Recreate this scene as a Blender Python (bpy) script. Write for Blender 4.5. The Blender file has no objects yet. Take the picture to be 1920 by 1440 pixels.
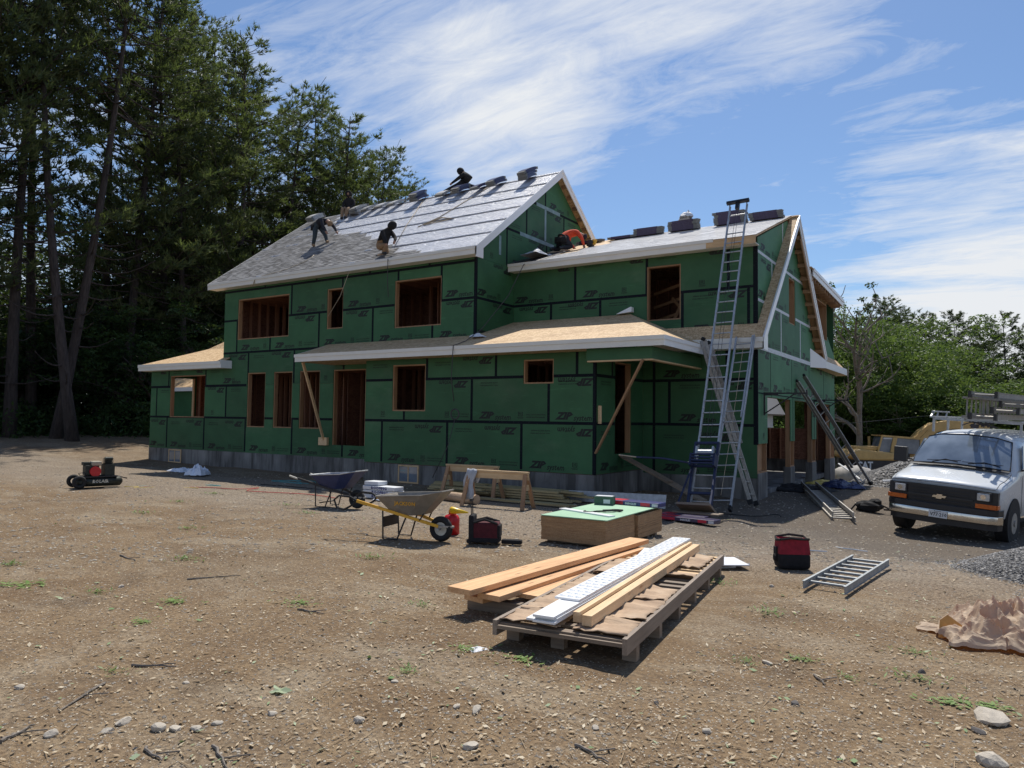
import bpy, bmesh, math, random
import numpy as np
from mathutils import Vector, Matrix, noise
sc = bpy.context.scene
COL = sc.collection
rad = math.radians

# ------------------------------------------------------------ camera
cam_d = bpy.data.cameras.new("camera")
cam = bpy.data.objects.new("camera", cam_d)
COL.objects.link(cam)
cam_d.sensor_width = 36.0
cam_d.lens = 36.0 * 1380.7 / 1920.0
cam_d.clip_start = 0.1
cam_d.clip_end = 2000.0
yaw, pit, rol = rad(33.01), rad(2.69), rad(0.72)
Z = Vector((0, 0, 1))
F0 = Vector((-math.sin(yaw), math.cos(yaw), 0)); R0 = Vector((math.cos(yaw), math.sin(yaw), 0))
F = F0 * math.cos(pit) + Z * math.sin(pit); U0 = -F0 * math.sin(pit) + Z * math.cos(pit)
RR = R0 * math.cos(rol) + U0 * math.sin(rol); UU = -R0 * math.sin(rol) + U0 * math.cos(rol)
M = Matrix.Identity(4)
for i in range(3):
    M[i][0] = RR[i]; M[i][1] = UU[i]; M[i][2] = -F[i]
M.translation = Vector((0, 0, 1.95))
cam.matrix_world = M
sc.camera = cam

# ------------------------------------------------------------ light
SUN_EL, SUN_AZ = 60.0, -22.0     # azimuth in degrees from +Y towards +X
wd = bpy.data.worlds.new("World"); sc.world = wd; wd.use_nodes = True
nt = wd.node_tree; N = nt.nodes; L = nt.links; N.clear()
def wn(t, **k):
    n = N.new(t)
    for a, b in k.items(): setattr(n, a, b)
    return n
def wmath(op, a, b=None, clamp=False):
    n = N.new('ShaderNodeMath'); n.operation = op; n.use_clamp = clamp
    for i, v in enumerate((a, b)):
        if v is None: continue
        if isinstance(v, (int, float)): n.inputs[i].default_value = v
        else: L.new(v, n.inputs[i])
    return n.outputs[0]
def wmap(v, a, b, c=0.0, d=1.0, smooth=True):
    n = N.new('ShaderNodeMapRange'); n.interpolation_type = 'SMOOTHSTEP' if smooth else 'LINEAR'
    L.new(v, n.inputs[0])
    for i, x in enumerate((a, b, c, d)): n.inputs[i + 1].default_value = x
    return n.outputs[0]
sky = wn('ShaderNodeTexSky'); sky.sky_type = 'NISHITA'; sky.sun_disc = False
sky.sun_elevation = rad(SUN_EL); sky.sun_rotation = rad(SUN_AZ)
sky.air_density = 1.0; sky.dust_density = 0.6; sky.ozone_density = 2.5; sky.altitude = 50
tc = wn('ShaderNodeTexCoord')
sep = wn('ShaderNodeSeparateXYZ'); L.new(tc.outputs['Generated'], sep.inputs[0])
zc = wmath('MAXIMUM', sep.outputs[2], 0.03)
zc = wmath('ADD', zc, 0.10)
px = wmath('DIVIDE', sep.outputs[0], zc); py = wmath('DIVIDE', sep.outputs[1], zc)
cmb = wn('ShaderNodeCombineXYZ'); L.new(px, cmb.inputs[0]); L.new(py, cmb.inputs[1])
def cloudnoise(scale, rotz, stretch, detail, rough, dist, off=(0, 0, 0)):
    m = wn('ShaderNodeMapping'); L.new(cmb.outputs[0], m.inputs[0])
    m.inputs['Rotation'].default_value = (0, 0, rad(rotz)); m.inputs['Scale'].default_value = (stretch, 1, 1)
    m.inputs['Location'].default_value = off
    n = wn('ShaderNodeTexNoise'); L.new(m.outputs[0], n.inputs[0])
    n.inputs['Scale'].default_value = scale; n.inputs['Detail'].default_value = detail
    n.inputs['Roughness'].default_value = rough; n.inputs['Distortion'].default_value = dist
    return n.outputs[0]
CL_ROT = 20.0
big = cloudnoise(0.55, CL_ROT, 0.38, 3, 0.5, 0.3, (1.7, 0.6, 0))
mid = cloudnoise(1.7, CL_ROT, 0.35, 10, 0.62, 0.5, (3.1, 2.2, 0))
fine = cloudnoise(7.0, CL_ROT + 12, 0.45, 8, 0.68, 0.9, (0, 1, 0))
def vdot(v):
    n = wn('ShaderNodeVectorMath', operation='DOT_PRODUCT'); L.new(tc.outputs['Generated'], n.inputs[0])
    n.inputs[1].default_value = v; return n.outputs['Value']
# cloud banks: (direction, cosine width, amount)
def pix_dir(u, v):
    d = F + RR * ((u - 960) / 1380.7) + UU * ((720 - v) / 1380.7)
    return d.normalized()
cover = wmath('ADD', wmath('MULTIPLY', big, 0.55), wmath('MULTIPLY', mid, 0.75))
cover = wmath('ADD', cover, wmath('MULTIPLY', fine, 0.36)); cover = wmath('SUBTRACT', cover, 0.07)
banks = [((-0.40, 0.60, 0.47), 0.955, 0.07), ((-0.50, 0.78, 0.36), 0.988, 0.16), ((-0.22, 0.80, 0.56), 0.965, 0.10),
         ((-0.12, 0.90, 0.56), 0.985, 0.05),
         ((0.06, 0.99, 0.12), 0.975, 0.20), ((-0.02, 0.97, 0.25), 0.985, 0.05), ((-0.40, 0.88, 0.22), 0.988, -0.14), ((-0.25, 0.93, 0.28), 0.988, -0.10),
         ((-0.78, 0.50, 0.40), 0.97, 0.04)]
for d, w, a in banks:
    v = vdot(Vector(d).normalized())
    cover = wmath('ADD', cover, wmap(v, w, 1.0, 0.0, a))
horizon_white = wmap(sep.outputs[2], 0.0, 0.30, 0.20, 0.0)
cover = wmath('ADD', cover, horizon_white)
CLOUD_LO, CLOUD_HI = 0.77, 1.04
cl = wmap(cover, CLOUD_LO, CLOUD_HI, 0.0, 1.0, False)
cl = wmath('POWER', cl, 0.9, True)
mix = wn('ShaderNodeMix', data_type='RGBA'); L.new(cl, mix.inputs[0])
skc = wn('ShaderNodeMix', data_type='RGBA', blend_type='MULTIPLY'); skc.inputs[0].default_value = 1.0
L.new(sky.outputs[0], skc.inputs[6]); skc.inputs[7].default_value = (0.98, 1.14, 1.30, 1)
L.new(skc.outputs[2], mix.inputs[6]); mix.inputs[7].default_value = (9.3, 9.6, 10.0, 1)
bg = wn('ShaderNodeBackground'); L.new(mix.outputs[2], bg.inputs[0]); bg.inputs[1].default_value = 0.088
wo = wn('ShaderNodeOutputWorld'); L.new(bg.outputs[0], wo.inputs[0])

sun_d = bpy.data.lights.new("sun", 'SUN'); sun_d.energy = 5.0; sun_d.angle = rad(0.53); sun_d.color = (1.0, 0.94, 0.84)
sun = bpy.data.objects.new("sun", sun_d); COL.objects.link(sun)
sd = Vector((math.sin(rad(SUN_AZ)) * math.cos(rad(SUN_EL)), math.cos(rad(SUN_AZ)) * math.cos(rad(SUN_EL)), math.sin(rad(SUN_EL))))
sun.rotation_euler = sd.to_track_quat('Z', 'Y').to_euler()
sun.location = sd * 60
sc.view_settings.view_transform = 'Standard'; sc.view_settings.look = 'None'
sc.view_settings.exposure = 0.0; sc.view_settings.gamma = 1.0; sc.view_settings.use_curve_mapping = False
sc.cycles.max_bounces = 6; sc.cycles.diffuse_bounces = 3; sc.cycles.transparent_max_bounces = 6

# ------------------------------------------------------------ materials
MATS = {}
class NT:
    def __init__(s, name):
        m = bpy.data.materials.new(name); m.use_nodes = True; s.m = m; s.nt = m.node_tree
        s.b = s.nt.nodes['Principled BSDF']; s.N = s.nt.nodes; s.L = s.nt.links; MATS[name] = m
        s.tc = s.N.new('ShaderNodeTexCoord'); s.co = s.tc.outputs['Object']
    def set(s, rough=0.7, metal=0.0, spec=None):
        s.b.inputs['Roughness'].default_value = rough; s.b.inputs['Metallic'].default_value = metal
        if spec is not None: s.b.inputs['Specular IOR Level'].default_value = spec
    def mapping(s, scale=(1, 1, 1), co=None, rot=(0, 0, 0)):
        n = s.N.new('ShaderNodeMapping'); s.L.new(co or s.co, n.inputs[0]); n.inputs['Scale'].default_value = scale
        n.inputs['Rotation'].default_value = rot; return n.outputs[0]
    def noise(s, scale, detail=4, rough=0.55, co=None, dist=0.0):
        n = s.N.new('ShaderNodeTexNoise'); s.L.new(co or s.co, n.inputs[0]); n.inputs['Scale'].default_value = scale
        n.inputs['Detail'].default_value = detail; n.inputs['Roughness'].default_value = rough; n.inputs['Distortion'].default_value = dist
        return n.outputs[0]
    def vor(s, scale, co=None, feature='F1', out='Distance', rnd=1.0):
        n = s.N.new('ShaderNodeTexVoronoi'); s.L.new(co or s.co, n.inputs[0]); n.inputs['Scale'].default_value = scale
        n.feature = feature; n.inputs['Randomness'].default_value = rnd; return n.outputs[out]
    def ramp(s, v, stops):
        n = s.N.new('ShaderNodeValToRGB'); s.L.new(v, n.inputs[0]); e = n.color_ramp.elements
        while len(e) < len(stops): e.new(0.5)
        for i, (p, c) in enumerate(stops):
            e[i].position = p; e[i].color = (c[0], c[1], c[2], 1) if not isinstance(c, (int, float)) else (c, c, c, 1)
        return n.outputs[0]
    def mix(s, f, a, b, bt='MIX'):
        n = s.N.new('ShaderNodeMix'); n.data_type = 'RGBA'; n.blend_type = bt
        for i, v in ((0, f), (6, a), (7, b)):
            if isinstance(v, (int, float)): n.inputs[i].default_value = v
            elif isinstance(v, tuple): n.inputs[i].default_value = (v[0], v[1], v[2], 1)
            else: s.L.new(v, n.inputs[i])
        return n.outputs[2]
    def math(s, op, a, b=0.0, clamp=False):
        n = s.N.new('ShaderNodeMath'); n.operation = op; n.use_clamp = clamp
        for i, v in enumerate((a, b)):
            if isinstance(v, (int, float)): n.inputs[i].default_value = v
            else: s.L.new(v, n.inputs[i])
        return n.outputs[0]
    def rnd(s):
        n = s.N.new('ShaderNodeObjectInfo'); return n.outputs['Random']
    def color(s, c):
        if isinstance(c, tuple): s.b.inputs['Base Color'].default_value = (c[0], c[1], c[2], 1)
        else: s.L.new(c, s.b.inputs['Base Color'])
    def bump(s, h, strength=0.3, dist=0.02):
        n = s.N.new('ShaderNodeBump'); s.L.new(h, n.inputs['Height']); n.inputs['Strength'].default_value = strength
        n.inputs['Distance'].default_value = dist; s.L.new(n.outputs[0], s.b.inputs['Normal'])
    def hsv(s, c, h=0.5, sat=1.0, v=1.0):
        n = s.N.new('ShaderNodeHueSaturation'); s.L.new(c, n.inputs['Color'])
        for k, x in (('Hue', h), ('Saturation', sat), ('Value', v)):
            if isinstance(x, (int, float)): n.inputs[k].default_value = x
            else: s.L.new(x, n.inputs[k])
        return n.outputs[0]

def plain(name, col, rough=0.7, metal=0.0, var=0.18, scale=6.0, bump=0.0, spec=None):
    t = NT(name); t.set(rough, metal, spec)
    n = t.noise(scale, 5, 0.6)
    d = tuple(c * (1 - var) for c in col); b = tuple(min(1, c * (1 + var)) for c in col)
    t.color(t.ramp(n, [(0.25, d), (0.75, b)]))
    if bump: t.bump(t.noise(scale * 6, 4), bump, 0.01)
    return t.m

def wood(name, a, b, dark, axis='x', knots=True, rough=0.65, rv=0.25):
    t = NT(name); t.set(rough)
    sx = {'x': (1.2, 22, 22), 'y': (22, 1.2, 22), 'z': (22, 22, 1.2)}[axis]
    g = t.noise(1.0, 8, 0.68, t.mapping(sx), 1.2)
    c = t.ramp(g, [(0.3, a), (0.62, b)])
    if knots:
        sk = {'x': (1.2, 5, 5), 'y': (5, 1.2, 5), 'z': (5, 5, 1.2)}[axis]
        k = t.vor(1.3, t.mapping(sk)); c = t.mix(t.ramp(k, [(0.05, 1.0), (0.13, 0.0)]), c, dark)
    r = t.rnd(); v = t.math('ADD', t.math('MULTIPLY', r, rv), 1 - rv / 2)
    blot = t.noise(1.6, 3); c = t.mix(t.ramp(blot, [(0.45, 0.0), (0.75, 0.35)]), c, dark)
    t.color(t.hsv(c, 0.5, 1.0, v)); t.bump(g, 0.25, 0.004)
    return t.m

wood('lumber_x', (.50, .33, .17), (.66, .47, .27), (.30, .17, .08), 'x')
wood('lumber_y', (.50, .33, .17), (.66, .47, .27), (.30, .17, .08), 'y')
wood('lumber_z', (.27, .15, .075), (.40, .23, .12), (.15, .075, .04), 'z')
wood('cedar_y', (.50, .25, .11), (.72, .44, .22), (.30, .15, .06), 'y', knots=True)
wood('pine_y', (.60, .40, .22), (.76, .55, .33), (.42, .23, .11), 'y')
wood('old_wood', (.17, .13, .10), (.28, .22, .17), (.08, .055, .04), 'y')
wood('old_wood_x', (.15, .11, .08), (.26, .20, .145), (.08, .05, .035), 'x')
wood('treated_x', (.30, .24, .12), (.42, .34, .18), (.18, .13, .06), 'x')
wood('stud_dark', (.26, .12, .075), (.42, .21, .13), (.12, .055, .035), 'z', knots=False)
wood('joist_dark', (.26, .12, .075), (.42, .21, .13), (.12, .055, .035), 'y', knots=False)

def osb(name, a, b, c, stain=0.35):
    t = NT(name); t.set(0.75)
    co = t.mapping((1, 1, 1)); w = t.noise(3.0, 2)
    n1 = t.vor(26, t.mapping((0.35, 1, 1)), out='Color'); n2 = t.vor(30, t.mapping((1, 0.35, 1)), out='Color')
    s1 = t.N.new('ShaderNodeSeparateColor'); t.L.new(n1, s1.inputs[0]); s2 = t.N.new('ShaderNodeSeparateColor'); t.L.new(n2, s2.inputs[0])
    m = t.math('MULTIPLY', t.math('ADD', s1.outputs[0], s2.outputs[1]), 0.5)
    col = t.ramp(m, [(0.15, a), (0.5, b), (0.85, c)])
    st = t.noise(1.3, 5, 0.6, t.mapping((0.5, 1.4, 1)))
    col = t.mix(t.ramp(st, [(0.5, 0.0), (0.72, stain)]), col, (a[0] * .62, a[1] * .55, a[2] * .5))
    t.color(col); t.bump(m, 0.25, 0.005)
    return t.m
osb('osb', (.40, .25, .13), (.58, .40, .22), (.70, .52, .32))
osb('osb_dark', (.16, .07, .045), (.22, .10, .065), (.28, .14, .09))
# ply_edge: thin stacked sheets seen from the side
t = NT('ply_edge'); t.set(0.7)
g = t.noise(1.0, 5, 0.7, t.mapping((6, 6, 190))); fl = t.noise(60, 3)
c = t.ramp(g, [(0.33, (.22, .11, .05)), (0.55, (.42, .25, .12)), (0.75, (.55, .36, .19))])
t.color(t.mix(0.25, c, t.ramp(fl, [(0.4, (.25, .13, .06)), (0.7, (.6, .42, .24))]))); t.bump(g, 0.5, 0.006)

def zipmat(name, base, k=1.0):
    t = NT(name); t.set(0.62, spec=0.35)
    n = t.noise(1.1, 5, 0.6); f = t.noise(90, 2)
    a = tuple(x * .82 * k for x in base); b = tuple(x * 1.15 * k for x in base)
    c = t.ramp(n, [(0.3, a), (0.7, b)])
    c = t.mix(t.ramp(f, [(0.45, 0.0), (0.8, 0.16)]), c, tuple(x * 1.5 for x in base))
    dust = t.noise(0.45, 6, 0.65, t.mapping((1, 1, 2.0)))
    c = t.mix(t.ramp(dust, [(0.55, 0.0), (0.85, 0.22)]), c, (.26, .28, .20))
    v = t.math('ADD', t.math('MULTIPLY', t.rnd(), 0.34), 0.83)
    sc1 = t.noise(1.0, 6, 0.7, t.mapping((1.2, 1.2, 9))); c = t.mix(t.ramp(sc1, [(0.60, 0.0), (0.68, 0.35)]), c, tuple(x * 1.9 for x in base))
    sz = t.N.new('ShaderNodeSeparateXYZ'); t.L.new(t.co, sz.inputs[0]); mud = t.math('ADD', t.math('DIVIDE', sz.outputs[2], 1.6), t.math('MULTIPLY', t.noise(3.5, 6, 0.7), 0.9))
    c = t.mix(t.ramp(mud, [(0.62, 0.30), (0.9, 0.0)]), c, (.13, .11, .08))
    nl = t.vor(2.46, t.mapping((1, 1, 1)), rnd=0.0); c = t.mix(t.ramp(nl, [(0.012, 0.6), (0.02, 0.0)]), c, (.25, .25, .25))
    t.color(t.hsv(c, 0.5, 1.0, v)); t.bump(f, 0.06, 0.002)
zipmat('zip_green', (.037, .118, .051))  # kept darker: wall shade put into the panel green
zipmat('zip_green_skylit', (.060, .172, .084))  # lighter copy: more open sky on the garage end put into the colour
t = NT('zip_pale'); t.set(0.6); t.color(t.ramp(t.noise(2, 4), [(0.3, (.26, .46, .30)), (0.7, (.34, .54, .37))]))
t = NT('black_tape'); t.set(0.8, spec=.2)
v = t.vor(9, t.mapping((1, 1, 3))); t.color(t.mix(t.ramp(v, [(0.12, 0.55), (0.2, 0.0)]), (.006, .009, .014), (.06, .07, .075)))
t = NT('white_tape'); t.set(0.5); v = t.noise(7, 4, 0.7, t.mapping((1, 2, 6)))
t.color(t.ramp(v, [(0.42, (.62, .66, .70)), (0.60, (.55, .58, .62)), (0.66, (.12, .14, .14))]))
plain('ink', (.0035, .007, .006), 0.6, var=.3)
plain('ink_faint', (.02, .07, .045), 0.6, var=.3)
plain('trim_white', (.74, .73, .68), 0.45, var=.05, scale=2)
plain('pvc_white', (.82, .83, .84), 0.35, var=.03, scale=2)
t = NT('concrete'); t.set(0.85)
n = t.noise(1.2, 6, 0.6, t.mapping((1, 1, .5))); n2 = t.noise(30, 3)
c = t.ramp(n, [(0.3, (.10, .098, .095)), (0.5, (.17, .167, .163)), (0.72, (.27, .266, .26))])
st = t.noise(1.0, 5, 0.7, t.mapping((3.2, 3.2, .35))); c = t.mix(t.ramp(st, [(0.45, 0.0), (0.62, 0.8)]), c, (.045, .042, .04)); s2 = t.vor(1.1, t.mapping((1, 1, .6)), out='Distance'); c = t.mix(t.ramp(s2, [(0.10, .35), (0.34, 0.0)]), c, (.40, .39, .38))
t.color(c); t.bump(n2, 0.2, 0.01)
t = NT('underlayment'); t.set(0.38, 0.0, 0.6)
w1 = t.noise(1.0, 5, 0.6, t.mapping((2.2, 6.5, 6.5)), 1.6); w2 = t.noise(1.0, 5, 0.6, t.mapping((9, 22, 22)), 1.0)
h = t.math('ADD', w1, t.math('MULTIPLY', w2, 0.35))
pr = t.vor(3.2, t.mapping((1, 1.6, 1.6))); c = t.ramp(w1, [(0.3, (.42, .44, .49)), (0.7, (.63, .65, .71))])
c = t.mix(t.ramp(w2, [(0.34, 0.7), (0.41, 0.0)]), c, (.12, .12, .14))
c = t.mix(t.ramp(pr, [(0.06, 0.45), (0.1, 0.0)]), c, (.18, .18, .26))
t.color(c); t.bump(h, 1.0, 0.05)
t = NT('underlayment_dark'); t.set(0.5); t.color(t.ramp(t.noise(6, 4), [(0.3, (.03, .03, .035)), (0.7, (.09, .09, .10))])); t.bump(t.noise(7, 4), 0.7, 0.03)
t = NT('shingle'); t.set(0.9)
f = t.noise(120, 3); a = t.rnd(); g = t.N.new('ShaderNodeAttribute'); g.attribute_name = 'tone'
c = t.ramp(f, [(0.35, (.13, .13, .135)), (0.65, (.24, .24, .245))])
t.color(t.hsv(c, 0.5, 1.0, t.math('ADD', t.math('MULTIPLY', g.outputs['Fac'], 0.9), 0.55)))
plain('alu', (.46, .48, .50), 0.58, 0.75, var=.25, scale=9)
plain('alu_dull', (.36, .34, .31), 0.6, 0.5, var=.3, scale=14)
plain('fibreglass', (.27, .26, .24), 0.6, 0.0, var=.2, scale=10)
plain('steel_dark', (.035, .035, .04), 0.45, 0.6, var=.3)
plain('blue_steel', (.018, .028, .075), 0.6, 0.2, var=.35)
plain('rubber', (.014, .014, .015), 0.8, var=.3, scale=14)
plain('black_plastic', (.018, .018, .02), 0.45, var=.2)
plain('black_cloth', (.012, .012, .014), 0.95, var=.4, scale=20, bump=.3)
plain('navy_cloth', (.02, .022, .032), 0.95, var=.35, scale=20, bump=.3)
plain('grey_denim', (.035, .05, .062), 0.9, var=.35, scale=18)
plain('tan_cloth', (.26, .17, .10), 0.9, var=.25, scale=18)
plain('orange_cloth', (.62, .065, .025), 0.85, var=.25, scale=14, bump=.3)
plain('skin', (.34, .19, .13), 0.6, var=.12)
plain('red_plastic', (.52, .012, .018), 0.35, var=.15)
plain('maroon_cloth', (.07, .008, .014), 0.9, var=.4, scale=16, bump=.2)
plain('gable_tape', (.20, .30, .32), 0.6, var=.3)
plain('red_cloth', (.24, .010, .022), 0.85, var=.3, scale=16, bump=.2)
plain('yellow_paint', (.70, .37, .03), 0.4, var=.15, scale=12)
plain('funnel_yellow', (.85, .55, .02), 0.35, var=.08)
plain('cat_yellow', (.56, .36, .13), 0.5, var=.18, scale=3)
plain('tray_grey', (.23, .21, .18), 0.5, 0.2, var=.25, scale=7)
plain('tray_blue', (.022, .035, .11), 0.5, 0.1, var=.3, scale=7)
plain('hub_white', (.55, .52, .44), 0.5, var=.2)
plain('engine_dark', (.03, .035, .03), 0.5, 0.4, var=.4, scale=18)
plain('engine_beige', (.36, .32, .24), 0.6, var=.25)
plain('card_white', (.62, .64, .68), 0.6, var=.1)
plain('plastic_bag', (.72, .76, .85), 0.4, var=.1)
plain('grey_cloth', (.42, .44, .48), 0.7, var=.2)
plain('pack_blue', (.03, .04, .16), 0.35, var=.5, scale=20)
plain('pack_red', (.5, .02, .05), 0.35, var=.3)
plain('box_green', (.045, .10, .07), 0.6, var=.3)
plain('rope_tan', (.42, .35, .26), 0.85, var=.2)
plain('rope_dark', (.06, .055, .06), 0.85, var=.2)
plain('hose_teal', (.06, .34, .36), 0.5, var=.1)
plain('hose_red', (.50, .06, .05), 0.5, var=.1)
plain('hose_yellow', (.60, .45, .10), 0.5, var=.1)
plain('bundle_grey', (.22, .22, .21), 0.9, var=.3, scale=40)
plain('bundle_wrap', (.05, .04, .09), 0.3, var=.6, scale=30)
plain('bundle_pale', (.46, .45, .43), 0.45, var=.3, scale=18)
plain('boulder', (.36, .34, .32), 0.85, var=.25, scale=5, bump=.5)
plain('stone_pale', (.46, .41, .34), 0.85, var=.22, scale=12, bump=.4)
plain('stone_dark', (.10, .09, .085), 0.85, var=.3, scale=12, bump=.4)
t = NT('van_paint'); t.set(0.2, 0.0, .6); sz = t.N.new('ShaderNodeSeparateXYZ'); t.L.new(t.co, sz.inputs[0])
dm = t.math('ADD', t.math('DIVIDE', sz.outputs[2], 1.4), t.math('MULTIPLY', t.noise(4, 6, .7), .7)); t.color(t.mix(t.ramp(dm, [(.72, .8), (1.05, 0.0)]), (.60, .63, .66), (.34, .31, .27))); t.L.new(t.ramp(dm, [(.7, .7), (1.0, .2)]), t.b.inputs['Roughness'])
plain('chrome', (.62, .60, .56), 0.16, 1.0, var=.1)
plain('amber', (.50, .11, .015), 0.2, var=.2, scale=25)
plain('lamp_glass', (.55, .56, .55), 0.12, 0.3, var=.25, scale=30)
plain('plate_white', (.62, .62, .62), 0.4, var=.05)
t = NT('window_glass'); t.set(0.04, 0.30, 1.0); t.color(t.ramp(t.noise(2.5, 3), [(.3, (.16, .20, .25)), (.7, (.26, .31, .37))]))  # blue-grey base stands in for sky reflected in the glass
plain('white_siding', (.72, .76, .80), 0.6, var=.05)
plain('grey_roofing', (.24, .24, .25), 0.9, var=.15, scale=30)
# kraft paper
t = NT('kraft'); t.set(0.75)
n = t.noise(3, 5); gi = t.N.new('ShaderNodeNewGeometry')
c = t.ramp(n, [(0.3, (.55, .43, .31)), (0.7, (.68, .55, .41))])
c = t.mix(gi.outputs['Backfacing'], c, (.58, .30, .09)); t.color(c)  # undersides coloured orange, as if light came through
t.bump(t.noise(7, 3, 0.5, dist=1.0), 0.25, 0.01)
tr = t.N.new('ShaderNodeBsdfTranslucent'); tr.inputs[0].default_value = (.62, .30, .10, 1); mx = t.N.new('ShaderNodeMixShader'); mx.inputs[0].default_value = .35
t.L.new(t.b.outputs[0], mx.inputs[1]); t.L.new(tr.outputs[0], mx.inputs[2]); t.L.new(mx.outputs[0], t.N['Material Output'].inputs[0])
# cardboard
t = NT('cardboard'); t.set(0.85)
n = t.noise(4, 5); c = t.ramp(n, [(0.3, (.34, .23, .15)), (0.55, (.46, .33, .22)), (0.8, (.55, .43, .31))])
t.color(c); t.bump(t.noise(1, 4, 0.6, t.mapping((5, 26, 5)), 0.8), 0.5, 0.02)
# bark
t = NT('bark'); t.set(0.95)
n = t.noise(1, 6, 0.7, t.mapping((14, 14, 2.4)), 0.6); t.color(t.ramp(n, [(0.3, (.022, .018, .017)), (0.7, (.085, .068, .064))])); t.bump(n, 1.0, 0.06)
t = NT('bark_grey'); t.set(0.95)
n = t.noise(1, 6, 0.7, t.mapping((10, 10, 2.4)), 0.6); t.color(t.ramp(n, [(0.3, (.12, .105, .09)), (0.7, (.30, .26, .22))])); t.bump(n, 0.8, 0.05)
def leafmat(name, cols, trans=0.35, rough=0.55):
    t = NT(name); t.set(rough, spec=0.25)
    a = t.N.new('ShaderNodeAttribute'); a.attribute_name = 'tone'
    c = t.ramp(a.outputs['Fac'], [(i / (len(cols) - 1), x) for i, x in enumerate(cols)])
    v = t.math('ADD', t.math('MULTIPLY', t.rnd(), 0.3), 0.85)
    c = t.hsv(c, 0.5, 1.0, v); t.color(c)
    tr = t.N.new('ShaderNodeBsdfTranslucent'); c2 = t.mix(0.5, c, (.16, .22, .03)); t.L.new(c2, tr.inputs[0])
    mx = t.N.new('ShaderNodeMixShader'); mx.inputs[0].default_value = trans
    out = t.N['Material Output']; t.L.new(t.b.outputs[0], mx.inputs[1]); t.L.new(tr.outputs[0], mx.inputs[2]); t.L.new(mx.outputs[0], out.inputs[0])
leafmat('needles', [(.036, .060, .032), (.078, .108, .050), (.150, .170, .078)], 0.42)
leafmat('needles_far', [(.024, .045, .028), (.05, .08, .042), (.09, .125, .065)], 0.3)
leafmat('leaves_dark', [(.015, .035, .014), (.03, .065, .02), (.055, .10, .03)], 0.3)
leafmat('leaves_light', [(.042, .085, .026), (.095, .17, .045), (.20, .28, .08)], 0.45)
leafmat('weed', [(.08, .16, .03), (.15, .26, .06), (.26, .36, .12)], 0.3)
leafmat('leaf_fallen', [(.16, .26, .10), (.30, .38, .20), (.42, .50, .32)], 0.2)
leafmat('dry_bits', [(.20, .14, .08), (.42, .31, .19), (.60, .52, .38)], 0.1)

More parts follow.
